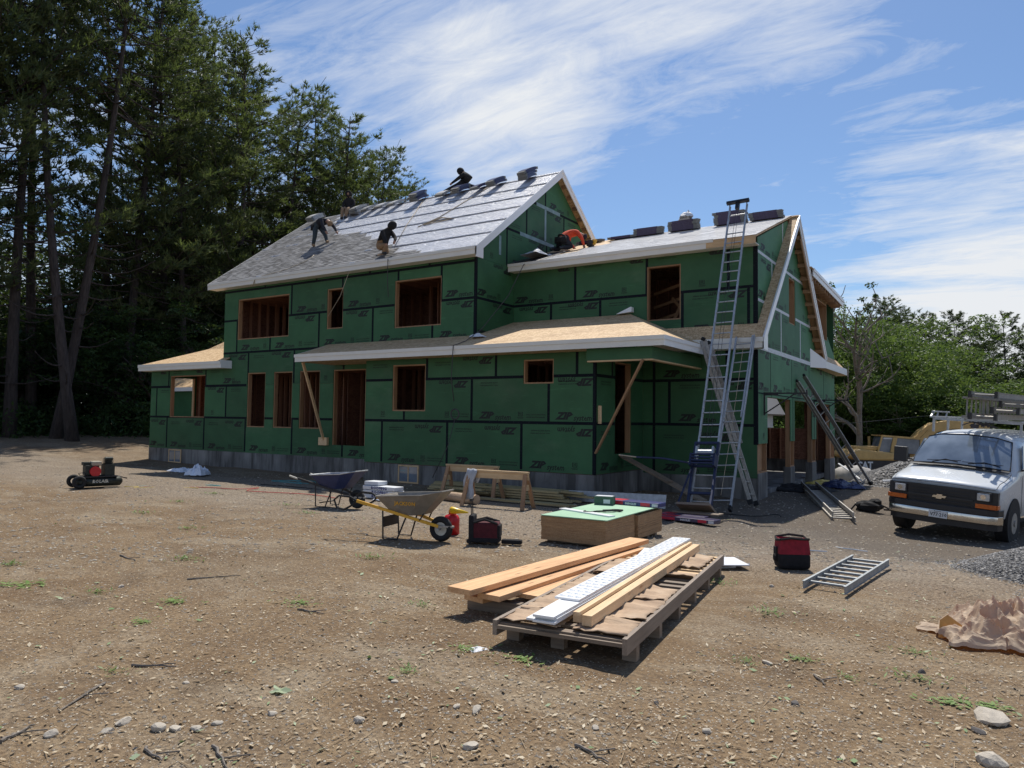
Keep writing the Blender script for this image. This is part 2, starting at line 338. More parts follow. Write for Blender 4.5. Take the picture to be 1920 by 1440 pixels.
# ------------------------------------------------------------ mesh helpers
def rot_to(d):
    return Vector(d).to_track_quat('Z', 'Y').to_matrix()
class MB:
    def __init__(s): s.v = []; s.f = []; s.t = []; s.mi = []; s.cur = 0
    def add(s, vs, fs, tone=None):
        b = len(s.v); s.v.extend([tuple(p) for p in vs])
        for f in fs: s.f.append(tuple(i + b for i in f)); s.mi.append(s.cur); s.t.append(0.5 if tone is None else tone)
        return s
    def box(s, x0, x1, y0, y1, z0, z1, tone=None):
        vs = [(x0, y0, z0), (x1, y0, z0), (x1, y1, z0), (x0, y1, z0), (x0, y0, z1), (x1, y0, z1), (x1, y1, z1), (x0, y1, z1)]
        return s.add(vs, [(0, 3, 2, 1), (4, 5, 6, 7), (0, 1, 5, 4), (1, 2, 6, 5), (2, 3, 7, 6), (3, 0, 4, 7)], tone)
    def cbox(s, c, d, m=None, tone=None):
        vs = []
        for k in (-1, 1):
            for (i, j) in ((-1, -1), (1, -1), (1, 1), (-1, 1)):
                p = Vector((i * d[0] / 2, j * d[1] / 2, k * d[2] / 2))
                if m is not None: p = m @ p
                vs.append(p + Vector(c))
        return s.add(vs, [(0, 3, 2, 1), (4, 5, 6, 7), (0, 1, 5, 4), (1, 2, 6, 5), (2, 3, 7, 6), (3, 0, 4, 7)], tone)
    def beam(s, a, b, w, h, up=(0, 0, 1), tone=None):
        a = Vector(a); b = Vector(b); d = (b - a); l = d.length; d.normalize(); up = Vector(up)
        r = d.cross(up); 
        if r.length < 1e-4: r = Vector((1, 0, 0))
        r.normalize(); u = r.cross(d)
        m = Matrix((r, d, u)).transposed()
        return s.cbox((a + b) / 2, (w, l, h), m, tone)
    def tube(s, pts, r, n=8, cap=True, tone=None):
        pts = [Vector(p) for p in pts]; rs = r if isinstance(r, (list, tuple)) else [r] * len(pts)
        vs = []; q = None
        for i, p in enumerate(pts):
            d = (pts[min(i + 1, len(pts) - 1)] - pts[max(i - 1, 0)])
            if d.length < 1e-9: d = Vector((0, 0, 1))
            d.normalize()
            if q is None:
                x = d.orthogonal().normalized()
            else:
                x = (q - d * q.dot(d))
                x = x.normalized() if x.length > 1e-6 else d.orthogonal().normalized()
            q = x; y = d.cross(x)
            for k in range(n):
                a = 2 * math.pi * k / n; vs.append(p + (x * math.cos(a) + y * math.sin(a)) * rs[i])
        fs = []
        for i in range(len(pts) - 1):
            for k in range(n):
                k2 = (k + 1) % n; fs.append((i * n + k, i * n + k2, (i + 1) * n + k2, (i + 1) * n + k))
        if cap: fs.append(tuple(range(n))[::-1]); fs.append(tuple((len(pts) - 1) * n + k for k in range(n)))
        return s.add(vs, fs, tone)
    def cyl(s, a, b, r, n=12, tone=None): return s.tube([a, b], r, n, True, tone)
    def prism(s, poly, d, tone=None):
        d = Vector(d); n = len(poly); vs = [Vector(p) for p in poly] + [Vector(p) + d for p in poly]
        fs = [tuple(range(n))[::-1], tuple(range(n, 2 * n))] + [(i, (i + 1) % n, (i + 1) % n + n, i + n) for i in range(n)]
        return s.add(vs, fs, tone)
    def torus(s, c, axis, R, r, n=20, m=8, tone=None):
        mt = rot_to(axis); pts = []
        vs = []
        for i in range(n):
            a = 2 * math.pi * i / n
            for j in range(m):
                b = 2 * math.pi * j / m; p = Vector(((R + r * math.cos(b)) * math.cos(a), (R + r * math.cos(b)) * math.sin(a), r * math.sin(b)))
                vs.append(mt @ p + Vector(c))
        fs = [(i * m + j, ((i + 1) % n) * m + j, ((i + 1) % n) * m + (j + 1) % m, i * m + (j + 1) % m) for i in range(n) for j in range(m)]
        return s.add(vs, fs, tone)
    def blob(s, c, d, m=None, seg=10, ring=7, jit=0.0, tone=None):
        vs = []; fs = []
        for i in range(ring + 1):
            th = math.pi * i / ring
            for j in range(seg):
                a = 2 * math.pi * j / seg
                k = 1 + random.uniform(-jit, jit) if 0 < i < ring else 1
                p = Vector((math.sin(th) * math.cos(a) * d[0] / 2 * k, math.sin(th) * math.sin(a) * d[1] / 2 * k, math.cos(th) * d[2] / 2 * k))
                if m is not None: p = m @ p
                vs.append(p + Vector(c))
        for i in range(ring):
            for j in range(seg):
                fs.append((i * seg + j, (i + 1) * seg + j, (i + 1) * seg + (j + 1) % seg, i * seg + (j + 1) % seg))
        return s.add(vs, fs, tone)
    def mesh(s, name, mats, smooth=False):
        me = bpy.data.meshes.new(name); me.from_pydata(s.v, [], s.f)
        for m in mats: me.materials.append(MATS[m])
        if len(mats) > 1: me.polygons.foreach_set('material_index', s.mi)
        if any(x != 0.5 for x in s.t):
            a = me.attributes.new('tone', 'FLOAT', 'FACE'); a.data.foreach_set('value', s.t)
        if smooth: me.polygons.foreach_set('use_smooth', [True] * len(s.f))
        me.update(); return me

def tag(o, label=None, cat=None, group=None, kind=None):
    if label: o['label'] = label
    if cat: o['category'] = cat
    if group: o['group'] = group
    if kind: o['kind'] = kind
    return o
def obj(name, me, parent=None, loc=(0, 0, 0), rot=(0, 0, 0), bevel=0.0, smooth_angle=None):
    o = bpy.data.objects.new(name, me); COL.objects.link(o); o.location = loc; o.rotation_euler = rot
    if parent: o.parent = parent
    if bevel:
        b = o.modifiers.new('bevel', 'BEVEL'); b.width = bevel; b.segments = 2; b.limit_method = 'ANGLE'
    return o
def thing(name, label, cat, loc=(0, 0, 0), rotz=0.0, group=None, rot=None):
    o = bpy.data.objects.new(name, None); COL.objects.link(o); o.location = loc
    o.rotation_euler = rot if rot else (0, 0, rotz); o.empty_display_size = .2
    return tag(o, label, cat, group)
def part(name, mb, mats, parent, smooth=False, bevel=0.0, label=None):
    if isinstance(mats, str): mats = [mats]
    o = obj(name, mb.mesh(name, mats, smooth), parent, bevel=bevel)
    if label: o['label'] = label
    return o
def copy_tree(o, parent=None):
    c = o.copy(); COL.objects.link(c)
    if parent: c.parent = parent
    for ch in list(o.children): copy_tree(ch, c)
    return c

def text_mesh(lines, name, extrude=0.0):
    """lines: (text, x, y, size, shear, rot180, bold) laid out in the XZ plane facing -Y"""
    vs = []; fs = []
    for (tx, x, y, size, shear, flip, bold) in lines:
        cu = bpy.data.curves.new('lettering', 'FONT'); cu.body = tx; cu.size = size; cu.shear = shear
        cu.offset = bold; cu.resolution_u = 1; cu.extrude = extrude; cu.fill_mode = 'FRONT' if extrude == 0 else 'BOTH'
        ob = bpy.data.objects.new('lettering', cu); COL.objects.link(ob)
        me = ob.to_mesh(); b = len(vs)
        for v in me.vertices:
            a, c = v.co.x, v.co.y
            if flip: a, c = -a, -c
            vs.append((x + a, -v.co.z, y + c))
        for p in me.polygons: fs.append(tuple(i + b for i in p.vertices))
        ob.to_mesh_clear(); bpy.data.objects.remove(ob); bpy.data.curves.remove(cu)
    return vs, fs
def ink_obj(name, vs, fs, mat, parent=None):
    me = bpy.data.meshes.new(name); me.from_pydata(vs, [], fs); me.materials.append(MATS[mat]); me.update()
    return me
# ------------------------------------------------------------ ground
def sst(a, b, x):
    t = min(1, max(0, (x - a) / (b - a))); return t * t * (3 - 2 * t)
def gz(x, y):
    r = math.hypot(x, y)
    z = 0.0
    # rises gently into the wood on the far left, falls away behind the garage on the right
    z += 0.75 * sst(30, 46, r) * sst(-20, -30, x)
    z -= 0.20 * sst(-3.4, -1.2, x) * sst(11.5, 14.5, y)
    z -= 1.1 * sst(24, 42, y) * sst(-16, -4, x)
    z -= 0.06 * sst(10.5, 12.5, y) * sst(-9, -5, x)
    return z
def gz_fine(x, y):
    r = math.hypot(x, y)
    if r > 60: return gz(x, y)
    k = sst(60, 20, r)
    n = noise.noise(Vector((x * .35, y * .35, 1.3))) * .045 + noise.noise(Vector((x * 1.4, y * 1.4, 4.1))) * .018 + noise.noise(Vector((x * 5, y * 5, 9.1))) * .008
    # wheel ruts and raked dirt near the garage
    if x > -5 and y > 12: n += noise.noise(Vector((x * 2.2 + y * .6, y * 1.1, 2.0))) * .035 * sst(12, 16, y)
    for (rx_, ry_, dx_, dy_) in ((-1.9, 11.8, .30, .954), (-3.3, 12.1, .30, .954)):
        q_ = abs((x - rx_) * dy_ - (y - ry_) * dx_); n -= .035 * max(0, 1 - q_ / .16) * (.6 + .4 * noise.noise(Vector((x * 2, y * 2, 3)))) if 8 < y < 24 else 0
    n *= k
    for (ax, ay, aw) in FLATS:
        d = math.hypot(x - ax, y - ay)
        if d < aw: n *= sst(aw * .55, aw, d)
    return gz(x, y) + n
FLATS = [(-3.1, 7.3, 2.2), (-4.2, 7.6, 2.0), (-5.4, 11.0, 1.7), (-1.5, 10.1, 1.4), (-7.9, 9.3, 1.0), (-2.2, 10.3, .6), (-19.7, 10.4, .9), (-.9, 17.5, 3.5), (0.3, 8.3, 1.3), (-10.5, 14.2, 2.6)]
def ground_mesh():
    rs = [0.0, 1.2, 2.2]
    r = 3.0
    while r < 900:
        rs.append(r); r *= 1.0115 if r < 32 else (1.035 if r < 100 else 1.15)
    cam_az = math.degrees(math.atan2(F0.y, F0.x))
    angs = []
    a = 0.0
    while a < 360 - 1e-6:
        d = abs((a - cam_az + 180) % 360 - 180); angs.append(a); a += 0.28 if d < 46 else (1.0 if d < 70 else 5.0)
    n = len(angs); vs = []; fs = []
    cs = [(math.cos(rad(t)), math.sin(rad(t))) for t in angs]
    for r in rs:
        for c, s in cs:
            x, y = c * r, s * r; vs.append((x, y, gz_fine(x, y)))
    for i in range(len(rs) - 1):
        for j in range(n):
            k = (j + 1) % n; fs.append((i * n + j, (i + 1) * n + j, (i + 1) * n + k, i * n + k))
    me = bpy.data.meshes.new('ground'); me.from_pydata(vs, [], fs); me.polygons.foreach_set('use_smooth', [True] * len(fs)); return me
t = NT('ground'); t.set(0.95, spec=0.2)
n1 = t.noise(0.28, 5, 0.6); n2 = t.noise(1.6, 6, 0.65); n3 = t.noise(26, 4, 0.65)
base = t.ramp(n1, [(0.32, (.175, .115, .063)), (0.5, (.245, .172, .10)), (0.68, (.225, .168, .108))])
base = t.mix(t.ramp(n2, [(0.42, 0.0), (0.7, 0.60)]), base, (.12, .07, .035))
n4 = t.noise(0.9, 7, 0.7, t.mapping((.55, 1.3, 1), rot=(0, 0, .6)), 0.6); base = t.mix(t.ramp(n4, [(0.50, 0.0), (0.62, 0.6)]), base, (.34, .28, .20))
n5 = t.noise(0.5, 6, 0.7, dist=0.8); base = t.mix(t.ramp(n5, [(0.56, 0.0), (0.68, 0.6)]), base, (.085, .055, .032))
base = t.mix(t.ramp(n3, [(0.42, 0.55), (0.56, 0.0)]), base, (.075, .052, .035))
vA = t.N.new('ShaderNodeTexVoronoi'); t.L.new(t.mapping((1, 1, .3)), vA.inputs[0]); vA.inputs['Scale'].default_value = 38
sA = t.N.new('ShaderNodeSeparateColor'); t.L.new(vA.outputs['Color'], sA.inputs[0])
chipsA = t.math('MULTIPLY', t.ramp(vA.outputs['Distance'], [(0.22, 1.0), (0.34, 0.0)]), t.ramp(sA.outputs[0], [(0.60, 0.0), (0.64, 1.0)]))
colA = t.ramp(sA.outputs[1], [(0.0, (.18, .16, .14)), (0.4, (.42, .36, .28)), (1.0, (.62, .56, .46))])
base = t.mix(chipsA, base, colA)
vB = t.N.new('ShaderNodeTexVoronoi'); t.L.new(t.mapping((1, 1.6, .3)), vB.inputs[0]); vB.inputs['Scale'].default_value = 95
sB = t.N.new('ShaderNodeSeparateColor'); t.L.new(vB.outputs['Color'], sB.inputs[0])
chipsB = t.math('MULTIPLY', t.ramp(vB.outputs['Distance'], [(0.25, 1.0), (0.4, 0.0)]), t.ramp(sB.outputs[0], [(0.55, 0.0), (0.6, 0.8)]))
base = t.mix(chipsB, base, t.ramp(sB.outputs[1], [(0.0, (.07, .05, .04)), (0.55, (.30, .24, .17)), (1.0, (.58, .50, .38))]))
# greyer crushed stone band towards the house
gs = t.N.new('ShaderNodeSeparateXYZ'); t.L.new(t.co, gs.inputs[0])
yy = t.math('ADD', gs.outputs[1], t.math('MULTIPLY', t.noise(0.5, 4), 3.0))
band = t.ramp(t.math('DIVIDE', yy, 20.0), [(0.52, 0.0), (0.62, 0.5), (0.80, 0.5), (0.86, 0.15)])
base = t.mix(band, base, t.mix(t.ramp(n3, [(0.4, 0.0), (0.6, 1.0)]), (.13, .11, .09), (.37, .33, .28)))
# darker grey-brown ground by the garage
xx = t.math('ADD', gs.outputs[0], t.math('MULTIPLY', t.noise(0.6, 4), 2.0))
dk = t.math('MULTIPLY', t.ramp(t.math('DIVIDE', t.math('ADD', xx, 10), 12.0), [(0.30, 0.0), (0.45, 1.0)]), t.ramp(t.math('DIVIDE', yy, 30.0), [(0.42, 0.0), (0.52, 0.75)]))
base = t.mix(dk, base, t.mix(n3, (.045, .038, .032), (.16, .14, .12)))
t.color(base)
hh = t.math('ADD', t.math('MULTIPLY', n3, 0.8), t.math('ADD', t.math('MULTIPLY', chipsA, 0.5), t.math('MULTIPLY', chipsB, 0.3)))
t.bump(hh, 0.75, 0.02)
g = obj('ground', ground_mesh()); g.data.materials.append(MATS['ground']); tag(g, 'brown dirt and gravel building lot', kind='structure')
# ------------------------------------------------------------ the house
YM, YA, YG, XE, XM, XB = 17.45, 16.5, 19.5, -5.07, -12.65, -8.25
HL = Vector((-17.0, 17.45, 0))
HOUSE = thing('house', 'two storey house under construction in green sheathing with attached garage wing', 'house', HL)
def hp(name, mb, mats, parent=None, **k):
    o = part(name, mb, mats, parent or HOUSE, **k)
    if parent is None: o.location = -HL
    return o
Z0, Z1, Z2, Z3, Z4, Z5 = .58, 1.85, 3.06, 4.28, 5.50, 6.70

def clip(poly, hps):
    """poly of (a,z); each half plane (na,nz,c) keeps na*a+nz*z<=c"""
    for (na, nz, c) in hps:
        out = []
        for i in range(len(poly)):
            p, q = poly[i], poly[(i + 1) % len(poly)]
            dp, dq = na * p[0] + nz * p[1] - c, na * q[0] + nz * q[1] - c
            if dp <= 0: out.append(p)
            if (dp < 0 < dq) or (dq < 0 < dp):
                s = dp / (dp - dq); out.append((p[0] + (q[0] - p[0]) * s, p[1] + (q[1] - p[1]) * s))
        poly = out
        if len(poly) < 3: return []
    return poly
class Wall:
    def __init__(s, kind, c): s.k = kind; s.c = c
    def P(s, a, d, z): return (a, s.c - d, z) if s.k == 'Y' else (s.c + d, a, z)
    def slab(s, mb, poly, d0, d1):
        pts = [s.P(a, d0, z) for a, z in poly]; e = Vector(s.P(0, d1, 0)) - Vector(s.P(0, d0, 0)); mb.prism(pts, e)
def minus(r, holes):
    cells = [r]
    for h in holes:
        out = []
        for (a0, a1, z0, z1) in cells:
            b0, b1, y0, y1 = max(a0, h[0]), min(a1, h[1]), max(z0, h[2]), min(z1, h[3])
            if b0 >= b1 or y0 >= y1: out.append((a0, a1, z0, z1)); continue
            if z0 < y0: out.append((a0, a1, z0, y0))
            if y1 < z1: out.append((a0, a1, y1, z1))
            if a0 < b0: out.append((a0, b0, y0, y1))
            if b1 < a1: out.append((b1, a1, y0, y1))
        cells = out
    return [c for c in cells if c[1] - c[0] > .004 and c[3] - c[2] > .004]
def over(r, h): return r[0] < h[1] and h[0] < r[1] and r[2] < h[3] and h[2] < r[3]

# printing on the panels, built once as flat pieces
def tmesh(tx, size, sh, bold, sx=1.0):
    vs, fs = text_mesh([(tx, 0, 0, size, sh, False, bold)], 't')
    return [(v[0] * sx, v[2]) for v in vs], fs
T_ZIP = tmesh('ZIP', .245, .34, .014, 1.22); T_SYS = tmesh('system', .215, .22, .0045, .86)
T_L1 = tmesh('WALL & ROOF SHEATHING', .048, 0, .001); T_L2 = tmesh('WATER RESISTIVE BARRIER', .048, 0, .001)
def elem_zip():
    vs = list(T_ZIP[0]); fs = list(T_ZIP[1]); b = len(vs)
    vs += [(x + .50, y - .035) for x, y in T_SYS[0]]; fs += [tuple(i + b for i in f) for f in T_SYS[1]]
    return vs, fs, 1.06, .2
def quads(rs):
    vs = []; fs = []
    for (x0, x1, y0, y1) in rs:
        b = len(vs); vs += [(x0, y0), (x1, y0), (x1, y1), (x0, y1)]; fs.append((b, b + 1, b + 2, b + 3))
    return vs, fs
def elem_mark():
    vs, fs = quads([(.03, .05, .06, .18), (.03, .17, .06, .075), (.15, .17, .06, .18), (.07, .085, .09, .18), (.11, .125, .09, .18), (.07, .125, .12, .132), (0, .20, .02, .032), (.02, .18, 0, .008)])
    return vs, fs, .2, .19
def elem_lines():
    vs = []; fs = []
    for T, y in ((T_L1, .07), (T_L2, 0)):
        b = len(vs); vs += [(x, yy + y) for x, yy in T[0]]; fs += [tuple(i + b for i in f) for f in T[1]]
    return vs, fs, .62, .12
ELS = {'z': elem_zip(), 'm': elem_mark(), 'l': elem_lines()}
LAY = [('z', .28, .10, 0), ('m', 1.5, .10, 0), ('l', 1.78, .12, 0), ('z', 1.25, .92, 1), ('l', .25, .96, 1)]
def lettering(wall, r, holes, phase, parent, hps=()):
    vs = []; fs = []
    for (k, x, y, fl) in LAY:
        ev, ef, w, h = ELS[k]; x0 = phase + x; y0 = r[2] + y if r[3] - r[2] > 1.0 else (r[2] + y if not fl else r[3] - .3)
        if not fl and r[3] - r[2] < 1.0: y0 = r[3] - 1.22 + y if r[3] - r[2] > .5 else r[2] + .08
        e = (x0 - .02, x0 + w + .02, y0 - .02, y0 + h + .02)
        if e[0] < r[0] + .02 or e[1] > r[1] - .02:
            if k != 'z' or r[1] - r[0] < 1.2: 
                if not (k == 'z' and r[1] - r[0] > 1.1): continue
            x0 = min(max(x0, r[0] + .05), r[1] - w - .05); e = (x0, x0 + w, e[2], e[3])
        if e[2] < r[2] or e[3] > r[3]: continue
        if any(over(e, (q[0] - .02, q[1] + .02, q[2] - .02, q[3] + .02)) for q in holes): continue
        if any(na * a + nz * z > c for (na, nz, c) in hps for a in e[:2] for z in e[2:]): continue
        vs = []
        for (a, z) in ev:
            if fl: a, z = w - a, h - z
            vs.append(wall.P(x0 + a, .0225, y0 + z))
        obj('lettering', ink_obj('lettering', vs, ef, 'ink', parent), parent)
NPANEL = [0]
def sheath(wall, rows, holes, mat='zip_green', tape='black_tape', hps=(), text=True, vtape=True, tw=.078, btape=True):
    """rows: list of (z0, z1, [seam positions incl. both ends])"""
    strips = []
    for ri, (z0, z1, seams) in enumerate(rows):
        for i in range(len(seams) - 1):
            a0, a1 = seams[i], seams[i + 1]
            r = (a0 + .003, a1 - .003, z0 + .003, z1 - .003)
            cells = minus(r, holes); groups = []
            for c in cells:
                near = [g for g in groups if any(c[0] <= q[1] + 1e-4 and q[0] <= c[1] + 1e-4 and c[2] <= q[3] + 1e-4 and q[2] <= c[3] + 1e-4 for q in g)]
                g0 = [c]
                for g in near: g0 += g; groups.remove(g)
                groups.append(g0)
            o = None; best = 0
            for g in groups:
                mb = MB(); ar = sum((c[1] - c[0]) * (c[3] - c[2]) for c in g)
                for c in g:
                    poly = clip([(c[0], c[2]), (c[1], c[2]), (c[1], c[3]), (c[0], c[3])], hps)
                    if poly: wall.slab(mb, poly, 0.0, .020)
                if not mb.v: continue
                q = hp('sheathing_panel', mb, mat)
                if ar > best: o, best = q, ar
            if o is None: continue
            if text: lettering(wall, r, holes, a0 if a1 - a0 > 2.3 or i else a1 - 2.44, o, hps)
            if vtape and i < len(seams) - 2:
                for c in minus((a1 - tw / 2, a1 + tw / 2, z0 + tw / 2, z1 - tw / 2), holes):
                    poly = clip([(c[0], c[2]), (c[1], c[2]), (c[1], c[3]), (c[0], c[3])], hps)
                    if poly: strips.append((poly, .0235))
        if ri or btape is True and ri:
            for c in minus((seams[0], seams[-1], z0 - tw / 2, z0 + tw / 2), holes):
                poly = clip([(c[0], c[2]), (c[1], c[2]), (c[1], c[3]), (c[0], c[3])], hps)
                if poly: strips.append((poly, .0240))
    for poly, d in strips:
        tp = MB(); wall.slab(tp, poly, .0205, d); hp('seam_tape', tp, tape)
def frame(wall, r, sill=True, depth=.15):
    a0, a1, z0, z1 = r; mb = MB(); t = .038
    wall.slab(mb, [(a0, z0), (a0 + t, z0), (a0 + t, z1), (a0, z1)], -depth, -.001)
    wall.slab(mb, [(a1 - t, z0), (a1, z0), (a1, z1), (a1 - t, z1)], -depth, -.001)
    wall.slab(mb, [(a0 + t, z1 - t), (a1 - t, z1 - t), (a1 - t, z1), (a0 + t, z1)], -depth, -.001)
    if sill: wall.slab(mb, [(a0 + t, z0), (a1 - t, z0), (a1 - t, z0 + t), (a0 + t, z0 + t)], -depth, -.001)
    hp('window_frame' if sill else 'door_frame', mb, 'lumber_z')

WM, WA, WG, WX, WS, WB = Wall('Y', YM), Wall('Y', YA), Wall('Y', YG), Wall('X', XE), Wall('X', XM), Wall('X', XB)
XL, X2 = -29.15, -24.42
hM = [(-27.80, -25.50, 1.84, 3.50), (-22.95, -21.95, 1.52, 3.51), (-21.49, -20.51, 1.52, 3.51), (-20.13, -19.12, 1.52, 3.51), (-18.47, -16.98, 1.00, 3.51),
      (-23.62, -20.78, 4.76, 6.28), (-18.86, -18.10, 4.90, 6.27), (-15.80, -13.92, 4.76, 6.27)]
sheath(WM, [(Z0, Z1, [XL, -27.94, -25.49, -23.01, -20.47, -17.99, -16.02]), (Z1, Z2, [XL, -28.72, -26.6, -24.19, -22.4, -19.6, -16.02]),
            (Z2, 3.86, [XL, -27.91, -25.47, X2])], hM)
sheath(WM, [(Z2, Z3, [X2, -22.93, -20.44, -18.0, -16.02]), (Z3, Z4, [X2, -23.64, -21.75, -19.23, -16.73, -14.25, XM + .001]),
            (Z4, Z5 - .1, [X2, -20.65, -18.13, -15.66, -13.92, XM + .001]), (Z5 - .1, 6.80, [X2, -22.1, -19.4, -16.9, -14.4, XM + .001])], hM, btape=False)
hp('seam_tape', (lambda m: (WM.slab(m, [(X2, Z2 - .0475), (-23.0, Z2 - .0475), (-23.0, Z2 + .0475), (X2, Z2 + .0475)], .0205, .0242),
                            WM.slab(m, [(XL, Z2 - .0475), (-27.82, Z2 - .0475), (-27.82, Z2 + .0475), (XL, Z2 + .0475)], .0205, .0242),
                            WM.slab(m, [(-25.48, Z2 - .0475), (X2, Z2 - .0475), (X2, Z2 + .0475), (-25.48, Z2 + .0475)], .0205, .0241), m)[-1])(MB()), 'black_tape')
hA = [(-14.96, -13.69, 2.13, 3.50), (-10.35, -9.43, 2.87, 3.51)]
sheath(WA, [(Z0, Z1, [-16.05, -15.35, -12.87, -10.39, XB + .02]), (Z1, Z2, [-16.05, -14.49, -12.03, -9.57, XB + .02]), (Z2, 3.72, [-16.05, -13.64, -11.23, -8.75, XB + .02])], hA)
hB = [(17.63, 18.66, 1.06, 3.48)]
sheath(WB, [(Z0, Z1, [YA, YG - .02]), (Z1, Z2, [YA, YG - .02]), (Z2, 4.0, [YA, 17.45, YG - .02])], hB)
# dark corner tape
m = MB(); m.box(XB - .05, XB + .0235, YA - .0235, YA - .021, Z0, 3.72); m.box(XB + .021, XB + .0235, YA - .021, YA + .05, Z0, 3.72)
m.box(XM - .05, XM + .0235, YM - .0245, YM - .0215, 4.28, 6.8); m.box(XM + .0215, XM + .0245, YM - .0215, YM + .05, 4.28, 6.8)
m.box(XE - .09, XE + .0245, YG - .0250, YG - .0215, 1.35, 6.6); m.box(XE + .0215, XE + .0245, YG - .0215, YG + .02, 1.35, 6.6)
hp('seam_tape', m, 'black_tape')
hG = [(-8.13, -7.13, 4.75, 6.30)]
sheath(WG, [(.48, Z1, [XB + .02, -7.9, XE]), (Z1, Z2, [XB + .02, -7.9, -7.45, XE]), (Z2, Z3, [XB + .02, -7.9, -5.85, XE])], [])
sheath(WG, [(Z3, Z4, [XM + .02, -11.26, -9.59, -7.08, -5.28, XE]), (Z4, 6.68, [XM + .02, -10.43, -8.13, -5.81, XE])], hG)
m = MB(); WG.slab(m, [(XM + .02, Z3 - .1), (XE, Z3 - .1), (XE, Z3 - .002), (XM + .02, Z3 - .002)], .021, .024); hp('seam_tape', m, 'black_tape')
# main gable end above the garage roof, and the rest of that end wall
SL = .734
hg = [(-SL, 1, 6.93 - SL * 17.1 - .22), (SL, 1, 10.6 + SL * 22.1 - .22)]
sheath(WS, [(Z3, Z4, [YM - .02, YG - .02]), (Z4, Z5, [YM - .02, YG - .02])], [], hps=hg)
sheath(WS, [(Z5, 7.92, [YM + .0, 19.05, 21.5, 23.94, 26.8]), (7.92, 9.14, [YM, 20.2, 22.7, 25.1, 26.8]), (9.14, 10.5, [YM, 21.4, 23.8, 26.8])], [], hps=hg, tape='black_tape')
m = MB(); WS.slab(m, [(19.8, 7.86), (22.0, 7.86), (22.0, 7.98), (19.8, 7.98)], .0245, .027); WS.slab(m, [(18.6, 7.00), (18.72, 7.00), (18.72, 7.6), (18.6, 7.6)], .0245, .027)
WS.slab(m, [(21.34, 8.0), (21.46, 8.0), (21.46, 9.1), (21.34, 9.1)], .0245, .027); WS.slab(m, [(20.8, 9.08), (22.4, 9.08), (22.4, 9.2), (20.8, 9.2)], .0245, .027)
hp('seam_tape', m, 'gable_tape')
# garage end wall: three bays open at the bottom, steep gable above
piers = [(19.5, 20.46), (23.2, 23.77), (26.4, 27.12), (29.74, 30.7)]
hX = [(20.46, 23.2, 0, 2.62), (23.77, 26.4, 0, 2.62), (27.12, 29.74, 0, 2.62), (23.07, 23.92, 4.94, 6.35), (27.42, 29.30, 4.97, 6.32)]
sheath(WX, [(1.37, 2.7, [19.5, 20.9, 23.5, 26.8, 30.7]), (2.7, 3.91, [19.5, 20.82, 23.38, 25.94, 28.5, 30.7])], hX, 'zip_green_skylit', btape=False, tw=.03)
sheath(WX, [(3.91, 5.15, [19.5, 22.05, 24.62, 27.1, 30.7]), (5.15, 6.43, [19.5, 21.0, 23.5, 26.0, 30.7]), (6.43, 8.2, [19.5, 22.3, 26.0, 30.7])], hX, 'zip_green_skylit', 'white_tape',
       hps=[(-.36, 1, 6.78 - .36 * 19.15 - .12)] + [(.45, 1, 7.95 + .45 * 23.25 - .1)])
m = MB(); WX.slab(m, [(19.5, 3.85), (30.7, 3.85), (30.7, 3.97), (19.5, 3.97)], .0245, .028); hp('seam_tape', m, 'white_tape')
for (a, b) in piers:
    m = MB()
    for y in ((a + .02, a + .06), (b - .06, b - .02)): m.box(XE - .14, XE, y[0], y[1], .6, 2.62)
    m.box(XE - .13, XE - .10, a + .06, b - .06, .64, 2.62); m.box(XE - .14, XE - .002, a + .03, b - .03, .601, .64)
    hp('pier_framing', m, 'lumber_z')
    m = MB(); m.box(XE - .2, XE + .02, a, b, -.5, .6); hp('footing_pier', m, 'concrete', bevel=.01)
for r in hM: frame(WM, r, r[2] != 1.00)
for r in hA: frame(WA, r)
for r in hB: frame(WB, r, False)
for r in hG: frame(WG, r)
for r in hX[3:]: frame(WX, r, True, .3)
m = MB()
for a, b in ((20.46, 23.2), (23.77, 26.4), (27.12, 29.74)): m.box(XE - .14, XE, a, b, 2.62, 2.9)
hp('header_beam', m, 'lumber_y')

# foundation
m = MB(); m.box(XL, -16.0, YM - .03, YM + .25, -.6, Z0); m.box(XL, XL + .25, YM + .25, 28.0, -.6, Z0)
m.box(-16.05, XB, YA - .03, YA + .25, -.6, Z0 - .01); m.box(-16.08, -15.8, YA + .25, YM - .03, -.6, Z0 - .01); m.box(XB - .25, XB + .03, YA + .25, YG, -.6, Z0 - .01)
m.box(XB + .03, XE - .2, YG - .03, YG + .25, -.6, .48); m.box(XM - 12, XE, 30.45, 30.72, -.6, .6)
hp('foundation', m, 'concrete')
for (x0, x1, y) in ((-27.72, -26.88, YM), (-14.65, -13.87, YA)):
    m = MB(); y0 = y - .055; z0, z1 = .03, .56
    m.box(x0, x0 + .045, y0, y - .031, z0, z1); m.box(x1 - .045, x1, y0, y - .031, z0, z1); m.box(x0 + .045, x1 - .045, y0, y - .031, z0, z0 + .045); m.box(x0 + .045, x1 - .045, y0, y - .031, z1 - .045, z1)
    xm = (x0 + x1) / 2; m.box(xm - .02, xm + .02, y0, y - .031, z0 + .045, z1 - .045); w = hp('basement_window', m, 'lumber_x')
    m = MB(); m.box(x0 + .045, xm - .02, y - .044, y - .034, z0 + .045, z1 - .045); m.box(xm + .02, x1 - .045, y - .044, y - .034, z0 + .045, z1 - .045)
    part('pane', m, 'window_glass', w)

